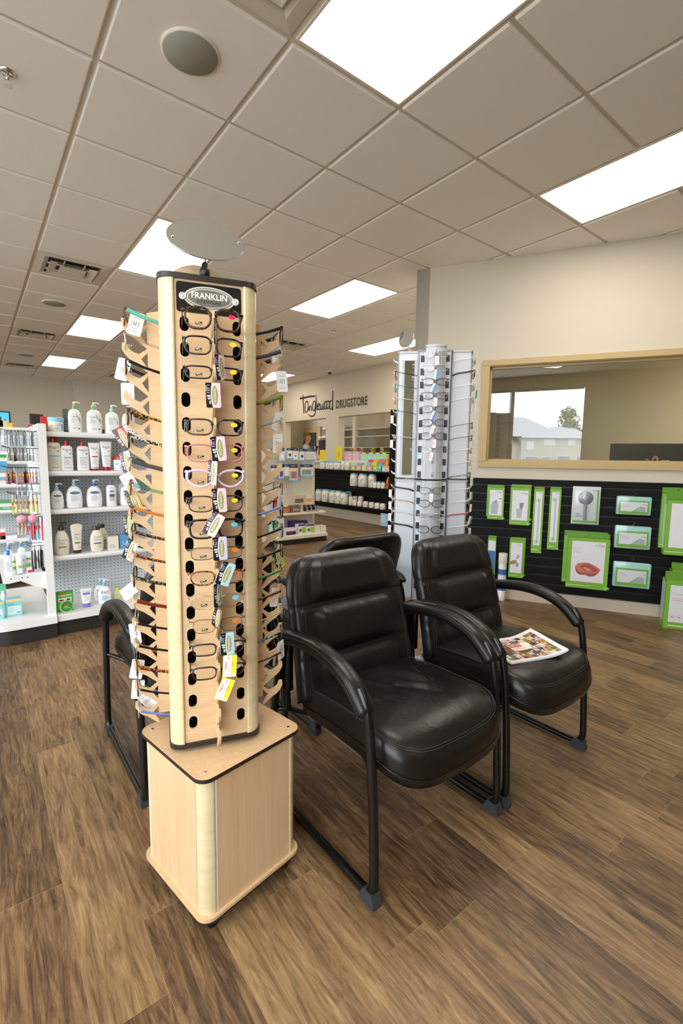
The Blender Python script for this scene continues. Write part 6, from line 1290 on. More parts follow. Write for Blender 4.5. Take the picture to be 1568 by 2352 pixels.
spin_set(1, 1, [(0, 'thin silver', dict(frame=SLV, rt=.0012, **tg('slimblue', 0, -.036, 0, tagyaw=-1.1, tcol=(60, 180, 120)))), (1, 'slim grey', dict(frame=SLV, rt=.0012, **tg('slim', 0, -.036, .1, tagyaw=-.8))), (2, 'red-armed', dict(frame=BRN, temple=RED, rt=.0016, tw=.006, **tg('slimblue', 0, -.036, .3, tagyaw=-1.1, tcol=(30, 160, 100)))), (3, 'plain wire', dict(frame=SLV, rt=.0012, **tg('slim', 0, -.034, 0, tagyaw=-1)))], 'right side', {})
spin_set(3, 0, [(1, 'brown oval', dict(frame=BRN, rt=.0018)), (2, 'teal-rimmed', dict(frame=mat('teal_metal', (70, 130, 140), .3, .4), rt=.0016)), (3, 'silver-rimmed', dict(frame=SLV, rt=.0013)), (4, 'bronze-rimmed', dict(frame=GUN, rt=.0014, **tg('slim', 0, -.034, 0, tagyaw=1.2))), (6, 'silver oval', dict(frame=SLV, rt=.0014, **tg('slim', 0, -.034, 0, tagyaw=1.2)))], 'left side', {})
spin_set(3, 1, [(0, 'black-armed', dict(frame=GUN, temple=BLK, rt=.0014, tw=.007, **tg('slim', 0, -.034, 0, tagyaw=1.2))), (1, 'tan-armed', dict(frame=SLV, temple=GLD, rt=.0014, tw=.004, **tg('slim', 0, -.034, 0, tagyaw=1.2))), (2, 'fine silver', dict(frame=SLV, rt=.0012, **tg('slim', 0, -.034, 0, tagyaw=1.2))), (3, 'black wide-armed', dict(frame=GUN, temple=BLK, rt=.0016, tw=.007, **tg('slim', 0, -.034, 0, tagyaw=1.2)))], 'left side', {})

# ================================================================ cream gondola by the pharmacy
g3 = gondola('gondola_shelving', 'cream pegboard shelving right of the wooden rack, with hanging packets and boxes', 1.40, 2.985, 3.86, 4.22, 1.345, [(.447, None)], 3.80, .125, peg=CREAM, white=CREAMW, post_left=False, holes_post=True)
def card(label, px, pyt, wpx, hpx, top, body, art=None, name='hanging_card', group=None, y=4.06, d=.02):
    a = on_y(px - wpx / 2, pyt, y); b = on_y(px + wpx / 2, pyt, y); c = on_y(px, pyt + hpx, y); w_ = b.x - a.x; h_ = a.z - c.z
    m = MB(); m.box(-w_ / 2, w_ / 2, -.0015, 0, -h_, 0, C_(top)); m.box(-w_ * .46, w_ * .46, -d, -.0016, -h_ * .98, -h_ * .22, C_(body)); f = lambda x, zz: (x, -d - .0006, zz)
    put_text(m, 'apex', -w_ * .2, w_ * .25, -h_ * .16, -h_ * .08, PAPER, lambda x, zz: (x, -.0021, zz)); put_rect(m, -w_ * .46, w_ * .46, -h_ * .98, -h_ * .88, C_((110, 190, 220)), f, 1)
    if art: art(m, f, w_, h_)
    o = m.build(name, None, ((a.x + b.x) / 2, y, a.z)); tag(o, label, 'packet', group)
    hk_ = MB(); return o
def a_disc(c, c2=None): return lambda m, f, w_, h_: (put_disc(m, 0, -h_ * .6, w_ * .26, w_ * .26, C_(c), f, 14), put_disc(m, 0, -h_ * .6, w_ * .14, w_ * .14, C_(c2 or c), lambda x, zz: (x, f(x, zz)[1] - .0006, zz), 12))
def a_rect(*cs): return lambda m, f, w_, h_: [put_rect(m, -w_ * .36 + w_ * .72 * i / len(cs), -w_ * .36 + w_ * .72 * (i + .85) / len(cs), -h_ * .82, -h_ * .42, C_(c), f, 1) for i, c in enumerate(cs)]
NAVY = (30, 50, 90)
for a in (('lime green pill packet, upper row, nearest the rack', 627, 1031, 12, 24, (50, 60, 80), (150, 200, 60), None), ('navy-topped packet with a white round case, upper row', 646, 1029, 13, 32, NAVY, (206, 216, 226), a_disc((250, 250, 252))), ('navy-topped packet with a blue drop, upper row', 664, 1029, 12, 26, (40, 50, 70), (226, 226, 220), a_disc((40, 80, 160))),
          ('packet with a blue eye-bath ring, upper row', 677, 1029, 14, 30, (50, 50, 60), (222, 214, 200), a_disc((240, 244, 250), (40, 90, 160))), ('packet with blue ear plugs, upper row', 692, 1030, 12, 30, (40, 46, 70), (214, 218, 222), a_disc((50, 70, 140))), ('wide weekly pill box packet at the upper right', 711, 1031, 26, 27, NAVY, (220, 212, 204), a_rect((200, 196, 190), (206, 200, 196), (200, 196, 190), (206, 200, 196))),
          ('packet with blue and red strips, lower row', 628, 1069, 13, 30, (40, 50, 90), (226, 222, 220), a_rect((60, 90, 160), (190, 60, 90), (50, 60, 110))), ('purple-striped packet, lower row', 645, 1067, 12, 34, NAVY, (226, 222, 226), a_rect((96, 60, 140))), ('white packet with pale blue foot, lower row', 656, 1066, 14, 30, NAVY, (226, 226, 226), None), ('packet with a rainbow of pill boxes, hanging lowest', 673, 1066, 20, 40, NAVY, (226, 200, 160), a_rect((110, 160, 60), (200, 60, 60), (70, 120, 190), (150, 110, 170))), ('wide packet with a grid of compartments, lower right', 703, 1067, 30, 28, NAVY, (214, 216, 212), a_rect((120, 130, 120), (130, 136, 130), (120, 130, 120), (130, 136, 130)))):
    card(*a, group='packets hanging on the cream pegboard')
for px, py in ((655, 1028), (680, 1028), (702, 1029), (718, 1029), (650, 1065), (690, 1065)):
    p = on_y(px, py, 4.06); hook(p.x - g3.location.x, 0, p.z, .17, g3, d=(0, -1))
def gbox(label, px0, px1, pyt, zs, col, pr=None, y=3.9, d=.08, name='carton', cat='box', group=None):
    x, w_, H = placed(px0, px1, pyt, y, zs); return carton(label, x, y + .02, zs, w_ * .97, d, H, col, name=name, printer=pr, cat=cat, group=group)
ZG, ZG0 = .4475, .1255
gbox('orange-brown carton on the cream middle shelf, next to the rack', 646, 665, 1165, ZG, C_((170, 84, 44)), pl_lines((206, 130, 70), (230, 200, 170)))
gbox('grey-brown carton with white script on the cream middle shelf', 666, 688, 1161, ZG, C_((110, 98, 80)), lambda m, f, w, h: put_text(m, 'Cocoa', -w * .3, w * .35, h * .3, h * .7, PAPER, f))
t = thing('counter_display_tray', 'grey metal tray with black and silver packs on the cream middle shelf', 'tray', (on_y(712, 1172, 3.92).x, 3.93, ZG)); m = MB(); m.box(-.11, .12, -.07, .06, 0, .008, SPS); m.box(-.11, .12, -.072, -.068, 0, .025, SPS); m.build('tray', t)
for k, (lab) in enumerate(('left black pack with silver tube in the tray', 'middle black pack with silver tube in the tray', 'right black pack with silver tube in the tray')):
    m = MB(); m.box(-.032, .032, -.02, .02, 0, .085, DARK); m.tube([(.01, -.024, .01), (.01, -.024, .06)], .008, SPS, 10); m.box(-.02, .01, -.0206, -.02, .055, .075, C_((200, 130, 90))); tag(m.build('nail_polish_pack', None, (t.location.x - .072 + k * .074, 3.93, ZG + .0085)), lab, 'packet', 'packs in the grey tray')
gbox('tilted brochure-like beige pack behind on the cream middle shelf', 676, 700, 1138, ZG, C_((196, 184, 164)), pl_lines((120, 100, 84)), y=4.1, d=.02); gbox('white pack with orange corner behind on the cream middle shelf', 703, 717, 1137, ZG, C_((220, 212, 200)), pl_lines((240, 150, 90)), y=4.12, d=.02)
gbox('red and grey carton behind the white price tags, cream shelf', 630, 640, 1134, ZG, C_((170, 60, 44)), None, y=4.1, d=.03)
carton('white carton with dark blue picture on the cream base', on_y(667, 1215, 3.86).x, 3.90, ZG0, .20, .10, .105, C_((226, 224, 230)), printer=lambda m, f, w, h: (put_rect(m, -w * .4, w * .42, h * .1, h * .62, C_((50, 50, 90)), f, 1), put_rect(m, -w * .38, w * .1, h * .38, h * .5, C_((190, 50, 80)), lambda a, b: (f(a, b)[0], f(a, b)[1] - .0006, b), 1)))
def pgr(m, f, w, h): put_rect(m, w * .02, w * .45, h * .1, h * .7, C_((140, 200, 50)), f, 1); put_disc(m, -w * .2, h * .4, w * .18, w * .18, C_((120, 80, 60)), f, 12); put_rect(m, -w * .5, w * .5, h * .82, h, C_((80, 50, 120)), f, 1)
for k, (px0, px1, lab) in enumerate(((684, 702, 'purple-topped carton with green panel on the cream base, left'), (703, 721, 'purple-topped carton with green panel on the cream base, right'))):
    x, w_, H = placed(px0, px1, 1204, 3.88, ZG0); carton(lab, x, 3.92, ZG0, w_ * .97, .09, H, C_((232, 230, 226)), printer=pgr, group='purple-topped cartons'); carton(lab.replace('carton with green panel', 'dark carton behind the green-panelled one'), x - .03, 4.06, ZG0, w_ * 1.1, .09, H + .035, C_((74, 48, 116)))
for k, (px0, px1, lab) in enumerate(((722, 735, 'plain white carton on the cream base, left of two'), (736, 748, 'plain white carton at the right end of the cream base'))):
    x, w_, H = placed(px0, px1, 1207, 3.88, ZG0); carton(lab, x, 3.93, ZG0, w_ * .97, .12, H, C_((226, 220, 212)), group='plain white cartons')
gbox('green and white stacked cartons seen through the rack hooks', 622, 640, 1190, ZG0, C_((190, 220, 196)), pl_lines((60, 150, 90)))

# ================================================================ pharmacy wall: lettering, slatwall, jars
def wallx(px, py): p = on_x(px, py, XP); return p.y, p.z
z3 = lambda a, b: (650 + a / 6.272, 890 + b / 6.272)
SIGNM = mat('sign_dark_letters', (44, 38, 30), .5)
st_ = thing('shop_sign', 'dark shop lettering on the wall above the pharmacy counter', 'sign', (XP, 6.2, 2.3))
def stroke(m, pts, th):
    P = [wallx(*z3(*p)) for p in pts]; V3 = [(-.007, y - 6.2, z - 2.3) for y, z in P]
    path = bez(V3, 5) if len(V3) > 2 else [Vector(v) for v in V3]
    m.tube(path, th, SIGNM, 8, flat=(.3, 1))
S1 = [([(288, 105), (293, 240), (301, 370)], .030), ([(245, 158), (300, 150), (380, 130), (455, 126)], .034),
 ([(355, 205), (338, 200), (322, 235), (316, 300), (325, 350), (340, 358), (355, 325), (362, 260), (358, 205)], .022), ([(360, 205), (362, 270), (370, 332)], .022),
 ([(378, 275), (382, 335)], .022), ([(382, 295), (393, 268), (405, 275), (409, 338)], .022),
 ([(458, 200), (442, 202), (428, 245), (426, 305), (440, 332), (455, 315), (465, 260), (463, 200)], .022), ([(464, 205), (468, 300), (462, 370), (445, 405), (415, 414), (388, 408), (371, 390)], .024),
 ([(472, 110), (478, 200), (487, 325)], .024), ([(495, 272), (515, 265), (522, 240), (508, 230), (497, 262), (502, 308), (520, 320), (533, 300)], .02),
 ([(533, 232), (541, 300), (552, 318), (563, 290), (565, 240), (571, 298), (582, 312), (592, 280), (592, 215)], .022),
 ([(618, 198), (600, 215), (597, 270), (607, 308), (622, 300), (632, 255), (628, 210), (618, 198)], .022), ([(652, 190), (634, 210), (632, 268), (642, 306), (658, 296), (668, 248), (663, 203), (652, 190)], .022),
 ([(700, 190), (682, 196), (670, 240), (674, 290), (690, 312), (706, 290), (714, 235)], .022), ([(716, 48), (715, 180), (713, 328)], .026)]
m = MB()
for p, th in S1: stroke(m, p, th * .58)
m.build('script_lettering', st_)
m = MB(); v2, fs = text_fit('DRUGSTORE', 0, 1, 0, 1, .0)
a = wallx(*z3(768, 182)); b = wallx(*z3(768, 306)); c = wallx(*z3(1222, 122)); e = wallx(*z3(1222, 248)); ztop = (a[1] + c[1]) / 2; zbot = (b[1] + e[1]) / 2
v2, fs = text_fit('DRUGSTORE', 0, 1, 0, 1, .012)
for xx in (-.014,): m.add([(xx, a[0] + (c[0] - a[0]) * u - 6.2, zbot + (ztop - zbot) * v - 2.3) for u, v in v2], fs, SIGNM)
m.build('block_lettering', st_)
bs = thing('slatwall_panel', 'black slatwall with two long shelves under the pharmacy windows', 'slatwall', (XP, 0, 0))
m = MB(); y0, y1 = 4.10, 6.95; z = .19; m.box(-.012, -.001, y0, y1, .19, .985, DARK)
while z < .98:
    zz = min(z + .07, .985); m.box(-.028, -.012, y0, y1, z + .003, zz - .003, BLACKSLAT); z += .0762
m.build('slats', bs)
XF = 4.50
for nm, z, a, b in (('shelf', 1.0, y0, y1), ('shelf', .708, y0, 5.32), ('shelf', .335, y0, y1)):
    MB().box(XF - XP, -.028, a, b, z - .022, z, BLACKSLAT).build(nm, bs)
MB().box(XF - .03 - XP, -.0, 4.02, 4.075, 0, 2.05, BLACKSLAT).build('end_panel', bs, label='tall black upright at the right end')
MB().box(XF - XP - .0, -.028, 4.075, y1, 1.0, 1.003, BLACKSLAT).build('shelf_top_edge', bs)
JW = mat('supplement_jar_white', (226, 220, 208), .35, vary=.01); JB = mat('supplement_lid_blue', (108, 176, 200), .35); TE = C_((50, 130, 150))
def supp(label, px0, px1, pyt, zs, x=4.57, lid=True, group=None, hcap=None):
    a = on_x(px0, pyt, x); b = on_x(px1, pyt, x); y = (a.y + b.y) / 2; r = abs(a.y - b.y) / 2 * .80; H = on_x((px0 + px1) / 2, pyt, x).z - zs
    t = thing('supplement_jar', label, 'jar', (x, y, zs), math.radians(-52), group); lh = min(.028, H * .2) if lid else min(.012, H * .12)
    b_ = Body([(0, r * .93, r * .93), (.006, r, r), (H * .72, r, r), (H - lh - .004, r * .86, r * .86), (H - lh, r * .8, r * .8)], 2.0); m = MB(); m.loft(b_.rings(24), JW); f = b_.fmap()
    put_poly(m, [(-r * .45, H * .34), (-r * .28, H * .36), (-r * .18, H * .58), (-r * .34, H * .56)], TE, f); put_poly(m, [(-r * .05, H * .46), (r * .08, H * .48), (r * .12, H * .62), (0, H * .60)], TE, f); put_rect(m, r * .3, r * .5, H * .14, H * .18, INK, f, 1)
    m.build('jar_body', t); mm = MB(); mm.lathe([(r * .82, H - lh), (r * .82, H - .003), (r * .78, H), (.001, H)], JB if lid else JW, 24); mm.build('lid', t); return t
z2 = lambda a: 720 + a / 8.711; z2y = lambda b: 1000 + b / 8.711
low = [(60, 180, 1075), (187, 320, 1078), (330, 450, 1098), (445, 570, 1105), (558, 695, 1135)]
for k, (a, b, c) in enumerate(low): supp('large white jar with blue lid on the lowest black shelf, %s from the left' % ORD[k].replace('top', 'first'), z2(a), z2(b), z2y(c), .336, group='large blue-lidded jars on the lowest black shelf')
supp('large white jar with blue lid, behind the fifth one on the lowest black shelf', z2(655), z2(760), z2y(1120), .336, x=4.70)
supp('tall white jar without blue lid on the lowest black shelf', z2(715), z2(790), z2y(1222), .336, lid=False)
sm_ = [(790, 872, 1290), (885, 980, 1305), (1000, 1093, 1318), (1118, 1215, 1335), (1230, 1330, 1350), (1340, 1448, 1362)]
for k, (a, b, c) in enumerate(sm_): supp('small white jar in the front row of the lowest black shelf, %s from the left' % ORD[k].replace('top', 'first'), z2(a), z2(b), z2y(c), .336, lid=False, group='small white jars on the lowest black shelf')
for k in range(6): supp('small white jar in the back row of the lowest black shelf, %s from the left' % ORD[k].replace('top', 'first'), z2(790 + 110 * k), z2(880 + 112 * k), z2y(1215 if k < 2 else 1290 + 14 * k), .336, x=4.68, lid=False, group='small white jars in the back row of the lowest black shelf')
for k, (a, b, c) in enumerate(((748, 892, 755), (915, 1090, 765), (1108, 1250, 770))): supp('large white jar with blue lid on the middle black shelf, %s from the left' % ORD[k].replace('top', 'first'), z2(a), z2(b), z2y(c), .709, group='large blue-lidded jars on the middle black shelf')
for k, (a, b, c) in enumerate(((1145, 1195, 925), (1197, 1275, 918), (1280, 1350, 922), (1358, 1428, 928))): supp('small white bottle with blue cap on the middle black shelf, %s from the left' % ORD[k].replace('top', 'first'), z2(a), z2(b), z2y(c), .709, x=4.535, group='small blue-capped bottles on the middle black shelf')
for k, (a, b, c) in enumerate(((150, 250, 515), (258, 335, 518), (332, 425, 520), (430, 555, 522))): supp('white jar with blue lid on the top black shelf, %s from the left' % ORD[k].replace('top', 'first'), z2(a), z2(b), z2y(c), 1.0035, group='blue-lidded jars on the top black shelf')
for k, (a, b, c) in enumerate(((558, 632, 510), (636, 725, 535))): supp('white bottle on the top black shelf, %s of two beside the small coloured cards' % ('left', 'right')[k], z2(a), z2(b), z2y(c), 1.0035, lid=False, group='white bottles on the top black shelf')
def xbox(label, a, b, c, zs, x, col, d=.04, name='gift_box', group=None, pr=None, cat='box'):
    p = on_x(z2(a), z2y(c), x); q = on_x(z2(b), z2y(c), x); zt = on_x(z2((a + b) / 2), z2y(c), x).z; w_ = abs(p.y - q.y); m = MB(); m.box(-w_ / 2, w_ / 2, 0, d, 0, zt - zs, C_(col)); f = lambda u, v: (u, -.0006, v)
    if pr: pr(m, f, w_, zt - zs)
    return tag(m.build(name, None, (x, (p.y + q.y) / 2, zs), -PI / 2), label, cat, group)
soap = [(745, 835, 595, (170, 206, 110), 'lime'), (845, 965, 598, (226, 170, 160), 'coral'), (955, 1050, 590, (206, 216, 150), 'pale yellow-green'), (1060, 1165, 600, (214, 160, 180), 'rose'), (1185, 1290, 600, (160, 196, 90), 'leaf green'), (1290, 1370, 545, (90, 180, 196), 'teal'), (1350, 1440, 612, (170, 216, 200), 'mint'), (1440, 1512, 618, (232, 170, 160), 'salmon')]
for a, b, c, col, nm in soap: xbox('small %s box in the front row of the top black shelf' % nm, a, b, c, 1.0035, 4.53, col, group='small coloured boxes on the top black shelf', pr=lambda m, f, w, h: put_disc(m, 0, h * .5, w * .2, h * .16, C_((240, 236, 220)), f, 10))
for a, b, c, col, nm in ((870, 980, 555, (120, 166, 206), 'blue'), (1060, 1145, 540, (130, 200, 200), 'pale teal'), (1160, 1255, 545, (236, 214, 60), 'yellow')): xbox('%s box in the back row of the top black shelf' % nm, a, b, c, 1.0035, 4.64, col, pr=None)
for a, b, c, col, nm in ((1095, 1195, 482, (226, 90, 130), 'pink'), (1200, 1295, 486, (240, 180, 60), 'orange'), (1305, 1445, 472, (206, 130, 120), 'dusty red')): xbox('%s box at the back of the top black shelf, highest row' % nm, a, b, c, 1.0035, 4.73, col)
def cone(label, a, b, c, zs, x):
    p = on_x(z2(a), z2y(c), x); q = on_x(z2(b), z2y(c), x); zt = p.z; w_ = abs(p.y - q.y); m = MB(); m.loft([[(-w_ / 2, -.03, 0), (w_ / 2, -.03, 0), (w_ / 2, .03, 0), (-w_ / 2, .03, 0)], [(w_ * .3, -.004, zt - zs), (w_ * .42, -.004, zt - zs), (w_ * .42, .004, zt - zs), (w_ * .3, .004, zt - zs)]], C_((240, 150, 40)), False)
    put_poly(m, [(-w_ * .2, zt * 0 + .03), (w_ * .3, .03), (w_ * .36, .12)], C_((200, 60, 50)), lambda u, v: (u, -.032 + v * .1, v)); tag(m.build('snack_bag', None, (x, (p.y + q.y) / 2, zs), -PI / 2), label, 'bag', 'orange bags at the right end of the black shelves')
cone('orange pointed bag at the right end of the top black shelf', 1425, 1512, 375, 1.0035, 4.60); cone('orange pointed bag at the right end of the middle black shelf', 1435, 1508, 820, .709, 4.60)
p = on_x(886, 1180, 4.44); m = MB(); m.box(-.09, .09, -.002, .002, -.22, 0, C_((150, 200, 226), .4)); put_lines(m, -.07, .07, -.16, -.04, 4, PAPER, lambda u, v: (u, -.0028, v), 1); tag(m.build('notice_card', None, (p.x, p.y + .04, p.z), -PI / 2), 'pale blue notice hanging at the lower right of the black pharmacy shelves', 'card')
# white board between the windows' sill and the shelf, things on the sill
xbox('long white box behind the small coloured boxes, top black shelf', 735, 1100, 497, 1.0035, 4.755, (226, 218, 206), d=.04)
SZ = 1.1755
def sill(label, a, b, c, x, col, d=.03, pr=None, name='gift_box', group=None, cat='box'): return xbox(label, a, b, c, SZ, x, col, d, name, group, pr, cat)
MB().box(XP - .03, XP + .5, 4.43, 5.94, 1.14, 1.175, WHITE).build('pharmacy_counter'); tag(bpy.data.objects['pharmacy_counter'], 'white counter top in the right pharmacy window', 'counter')
o = MB().box(XP - .03, XP + .5, 6.40, 8.04, 1.14, 1.175, WHITE).build('pharmacy_counter'); tag(o, 'white counter top in the left pharmacy window, in front of the person', 'counter')
m = MB(); m.box(XP + .02, XP + .45, 4.3, 6.05, 0.0, 1.14, PHARM); tag(m.build('counter_cabinet'), 'cabinet under the right pharmacy counter', 'cabinet')
m = MB(); m.box(XP + .2, XP + .45, 6.35, 8.15, 0.0, 1.14, PHARM); tag(m.build('counter_cabinet'), 'cabinet under the left pharmacy counter', 'cabinet')
for q in ('counter_cabinet', 'counter_cabinet.001'): bpy.data.objects[q].location.x = .15
dot = lambda c: (lambda m, f, w, h: [put_disc(m, w * (i - .5) * .5, h * (.3 + .36 * j), w * .14, h * .1, C_(c), f, 10) for i in range(2) for j in range(2)])
sill('bright yellow notice at the left side of the right pharmacy window', 442, 566, 218, XP - .025, (232, 212, 40), d=.004, pr=lambda m, f, w, h: put_disc(m, 0, h * .45, w * .2, h * .2, C_((200, 180, 60)), f, 12), name='notice_card', cat='card')
sill('pink patterned gift box on the pharmacy sill, left of two', 608, 752, 322, XP + .05, (220, 176, 196), pr=dot((240, 206, 200)), group='pink gift boxes'); sill('pink patterned gift box on the pharmacy sill, right of two', 780, 915, 322, XP + .05, (220, 176, 196), pr=dot((240, 206, 200)), group='pink gift boxes')
sill('long mint display box with yellow tops on the pharmacy sill', 938, 1488, 372, XP + .05, (150, 214, 200), pr=lambda m, f, w, h: [put_disc(m, w * (-.4 + .115 * i), h * .5, w * .03, h * .22, C_((214, 220, 120) if i % 2 else (190, 232, 222)), f, 8) for i in range(8)])
for k in range(4): xbox('yellow bag top in the mint display box, %s from the left' % ORD[k].replace('top', 'first'), 965 + 135 * k, 1035 + 135 * k, 345, SZ, XP + .09, (232, 222, 60), d=.02, name='snack_bag', group='yellow bags in the mint display box', cat='bag')
xbox('yellow house-shaped card holder on the left pharmacy sill', 125, 245, 290, SZ, XP + .02, (236, 206, 40), d=.08, name='card_holder', pr=pl_lines(None, (206, 180, 60)), cat='holder')
# ---- inside the pharmacy
XI = 7.1
MB().box(XI, XI + .1, 4.0, 13.5, 0, 2.7, PHARM).build('wall_pharmacy_back')['kind'] = 'structure'
MB().box(XP + .16, XI, 3.3, 3.4, 0, 2.7, PHARM).build('wall_pharmacy_side')['kind'] = 'structure'
MB().box(XP + .16, XI + 2, 12.4, 12.5, 0, 2.7, PHARM).build('wall_pharmacy_far')['kind'] = 'structure'
MB().box(XP + .16, XI + .1, 2.8, 12.5, 2.7, 2.75, WHITE).build('ceiling_pharmacy')['kind'] = 'structure'
bpy.data.objects['ceiling_pharmacy']['kind'] = 'structure'
for k, y in enumerate((5.2, 7.2, 9.6)):
    t = thing('ceiling_light', 'light panel inside the pharmacy, out of sight above the window openings', 'ceiling light', (6.0, y, 2.69), group='pharmacy light panels')
    MB().box(-.3, .3, -.3, .3, 0, .009, FRW).build('light_frame', t); MB().box(-.28, .28, -.28, .28, -.004, 0, emis('pharmacy_diffuser', (255, 240, 210), 4.2)).build('diffuser', t)
def shx(px, py, x): p = on_x(px, py, x); return p.y, p.z
t = thing('wall_shelving', 'cream wall shelving inside the pharmacy, seen through the right window', 'shelving', (6.8, 7.2, 0)); X7 = 6.8
for z in (1.515, 1.79, 1.985): 
    MB().box(-.08, .25, -1.3, 1.35, z - .02, z, CREAMW).build('shelf', t)
MB().box(.24, .29, -1.3, 1.35, .3, 2.0, mat('pharmacy_shelf_back', (176, 166, 142), .6)).build('back_panel', t)
MB().box(-.12, .0, .50, .62, 0.0, 2.34, CREAMW).build('upright', t)
for z in (1.36, 1.42): MB().box(.18, .24, -1.3, 1.35, z - .008, z, mat('grey_rail', (140, 132, 112), .5)).build('rail', t)
MB().box(6.62, 6.90, 5.98, 6.52, 1.986, 2.30, mat('storage_box_cream', (214, 200, 166), .6)).build('storage_box'); tag(bpy.data.objects['storage_box'], 'cream storage box on top of the pharmacy wall shelving', 'box')
for k, (px, py, c, lab) in enumerate(((808, 1032, (206, 160, 110), 'tan soft toy at the left of the pharmacy shelf'), (816, 1029, (222, 206, 176), 'cream soft toy beside the tan one on the pharmacy shelf'), (831, 1028, (206, 170, 130), 'tan soft toy right of the cream post'), (857, 1029, (214, 180, 130), 'slim tan soft toy on the pharmacy shelf'), (868, 1028, (60, 54, 48), 'dark soft toy on the pharmacy shelf'), (877, 1027, (206, 190, 150), 'cream soft toy at the right of the pharmacy shelf'))):
    y, z = shx(px, py, 6.4); z = 1.30
    t = thing('soft_toy', lab, 'toy', (6.4, y, z), -PI / 2, 'soft toys on the pharmacy shelf'); m_ = C_(c, .9)
    m = MB(); m.lathe([(.001, 0), (.05, .01), (.062, .05), (.05, .10), (.02, .12)], m_, 14); m.build('toy_body', t); m = MB(); m.lathe([(.001, .10), (.035, .11), (.046, .14), (.036, .175), (.001, .185)], m_, 14); m.lathe([(.001, 0), (.012, .004), (.012, .018), (.001, .022)], m_, 8, (-.03, 0), M=Matrix.Translation((0, 0, .165))); m.lathe([(.001, 0), (.012, .004), (.012, .018), (.001, .022)], m_, 8, (.03, 0), M=Matrix.Translation((0, 0, .165))); m.build('toy_head', t)
m = MB(); m.box(6.2, 6.6, 5.7, 8.2, 1.24, 1.30, CREAMW); m.box(6.22, 6.58, 5.72, 8.18, 0, 1.24, PHARM); tag(m.build('low_cabinet'), 'low cabinet with soft toys inside the pharmacy', 'cabinet')
y, z = shx(872, 1034, 6.2); m = MB(); m.box(6.19, 6.26, y - .32, y + .22, 1.301, 1.36, C_((40, 120, 50))); m.box(6.20, 6.26, y - .32, y - .1, 1.36, 1.385, C_((120, 200, 60))); tag(m.build('crayon_box'), 'long green box in front of the soft toys', 'box')
# left window: door, dark cabinet, monitors
m = MB(); m.box(7.02, 7.1, 9.75, 10.62, 0, 2.13, mat('door_frame_tan', (176, 146, 92), .5)); m.build('door_1')['kind'] = 'structure'
m = MB(); m.box(7.0, 7.03, 9.95, 10.62, 0, 1.98, mat('doorway_dark', (40, 34, 28), .7)); o = m.build('door_2'); o['kind'] = 'structure'
m = MB(); m.box(6.3, 7.1, 10.62, 12.4, 0, 2.7, mat('pharmacy_partition', (190, 178, 150), .7)); m.build('wall_partition')['kind'] = 'structure'
t = thing('dark_cabinet', 'black and white shelf unit behind the person, with red and white goods', 'shelving', (6.8, 9.1, 0)); y, z = 0, 0
MB().box(.1, .28, -.55, .38, 1.45, 2.08, CREAMW).build('cabinet_frame', t); MB().box(.05, .1, -.55, .33, 1.86, 2.04, DARK).build('upper_compartment', t); MB().box(-.05, .1, -.55, .36, 1.80, 1.83, CREAMW).build('shelf', t); MB().box(.05, .1, -.55, .33, 1.48, 1.79, mat('cabinet_grey', (120, 110, 92), .6)).build('lower_compartment', t)
m = MB(); m.box(6.78, 6.85, 8.7, 9.3, 1.8305, 1.88, C_((214, 96, 84))); tag(m.build('goods_stack'), 'stack of red goods on the dark shelf unit', 'box')
t = thing('monitor', 'large black monitor facing away, right of the person in the left window', 'screen', (5.2, 6.90, 1.1755)); MB().rbox(-.02, .02, -.42, .30, .12, .46, .008, DARK).build('screen_housing', t); MB().box(-.03, .03, -.08, .0, .0, .13, DARK).build('screen_stand', t)
t = thing('monitor', 'small tilted screen with a white edge just right of the person', 'screen', (5.2, 7.58, 1.1755)); m = MB(); m.rbox(-.012, .012, -.14, .12, .08, .36, .005, DARK, M=Matrix.Rotation(math.radians(24), 4, 'Y')); m.build('screen_housing', t); MB().box(-.02, .03, -.04, .04, 0, .12, DARK).build('screen_stand', t)
m = MB(); m.tube([(5.05, 7.26, 1.182), (5.05, 7.15, 1.49), (5.05, 7.10, 1.182)], .008, PAPER, 6); tag(m.build('sign_holder'), 'white triangular frame standing right of the person', 'holder')

# ---- the person
SKIN = mat('skin', (206, 158, 128), .5, vary=.03); HAIR = mat('light_brown_hair', (132, 98, 64), .5, vary=.15, scale=90); COAT = mat('white_coat', (226, 222, 216), .8)
def skin_mesh(name, verts, edges, radii, m, parent, sub=2, root=0):
    me = bpy.data.meshes.new(name); me.from_pydata(verts, edges, []); ob = bpy.data.objects.new(name, me); COL.objects.link(ob)
    md = ob.modifiers.new('skin', 'SKIN'); md.use_smooth_shade = True
    for i, v in enumerate(me.skin_vertices[0].data): r = radii[i]; v.radius = r if isinstance(r, tuple) else (r, r); v.use_root = (i == root)
    ob.modifiers.new('sub', 'SUBSURF').levels = sub; ob.modifiers['sub'].render_levels = sub
    dg = bpy.context.evaluated_depsgraph_get(); nm = bpy.data.meshes.new_from_object(ob.evaluated_get(dg)); bpy.data.objects.remove(ob); bpy.data.meshes.remove(me)
    nm.materials.clear(); nm.materials.append(m); nm.name = name
    for p in nm.polygons: p.use_smooth = True
    o = bpy.data.objects.new(name, nm); COL.objects.link(o)
    if parent: o.parent = parent
    return o
PX, PY = 5.62, 8.36; PFZ = .11
m = MB(); m.box(5.2, 6.15, 6.4, 11, 0, PFZ, mat('pharmacy_floor_grey', (120, 110, 96), .6)); tag(m.build('raised_floor'), 'raised floor platform behind the pharmacy counter', 'platform')
pe = thing('person', 'person with light brown hair in a bun and white top, looking down to the right', 'person', (PX, PY, PFZ), math.radians(50))
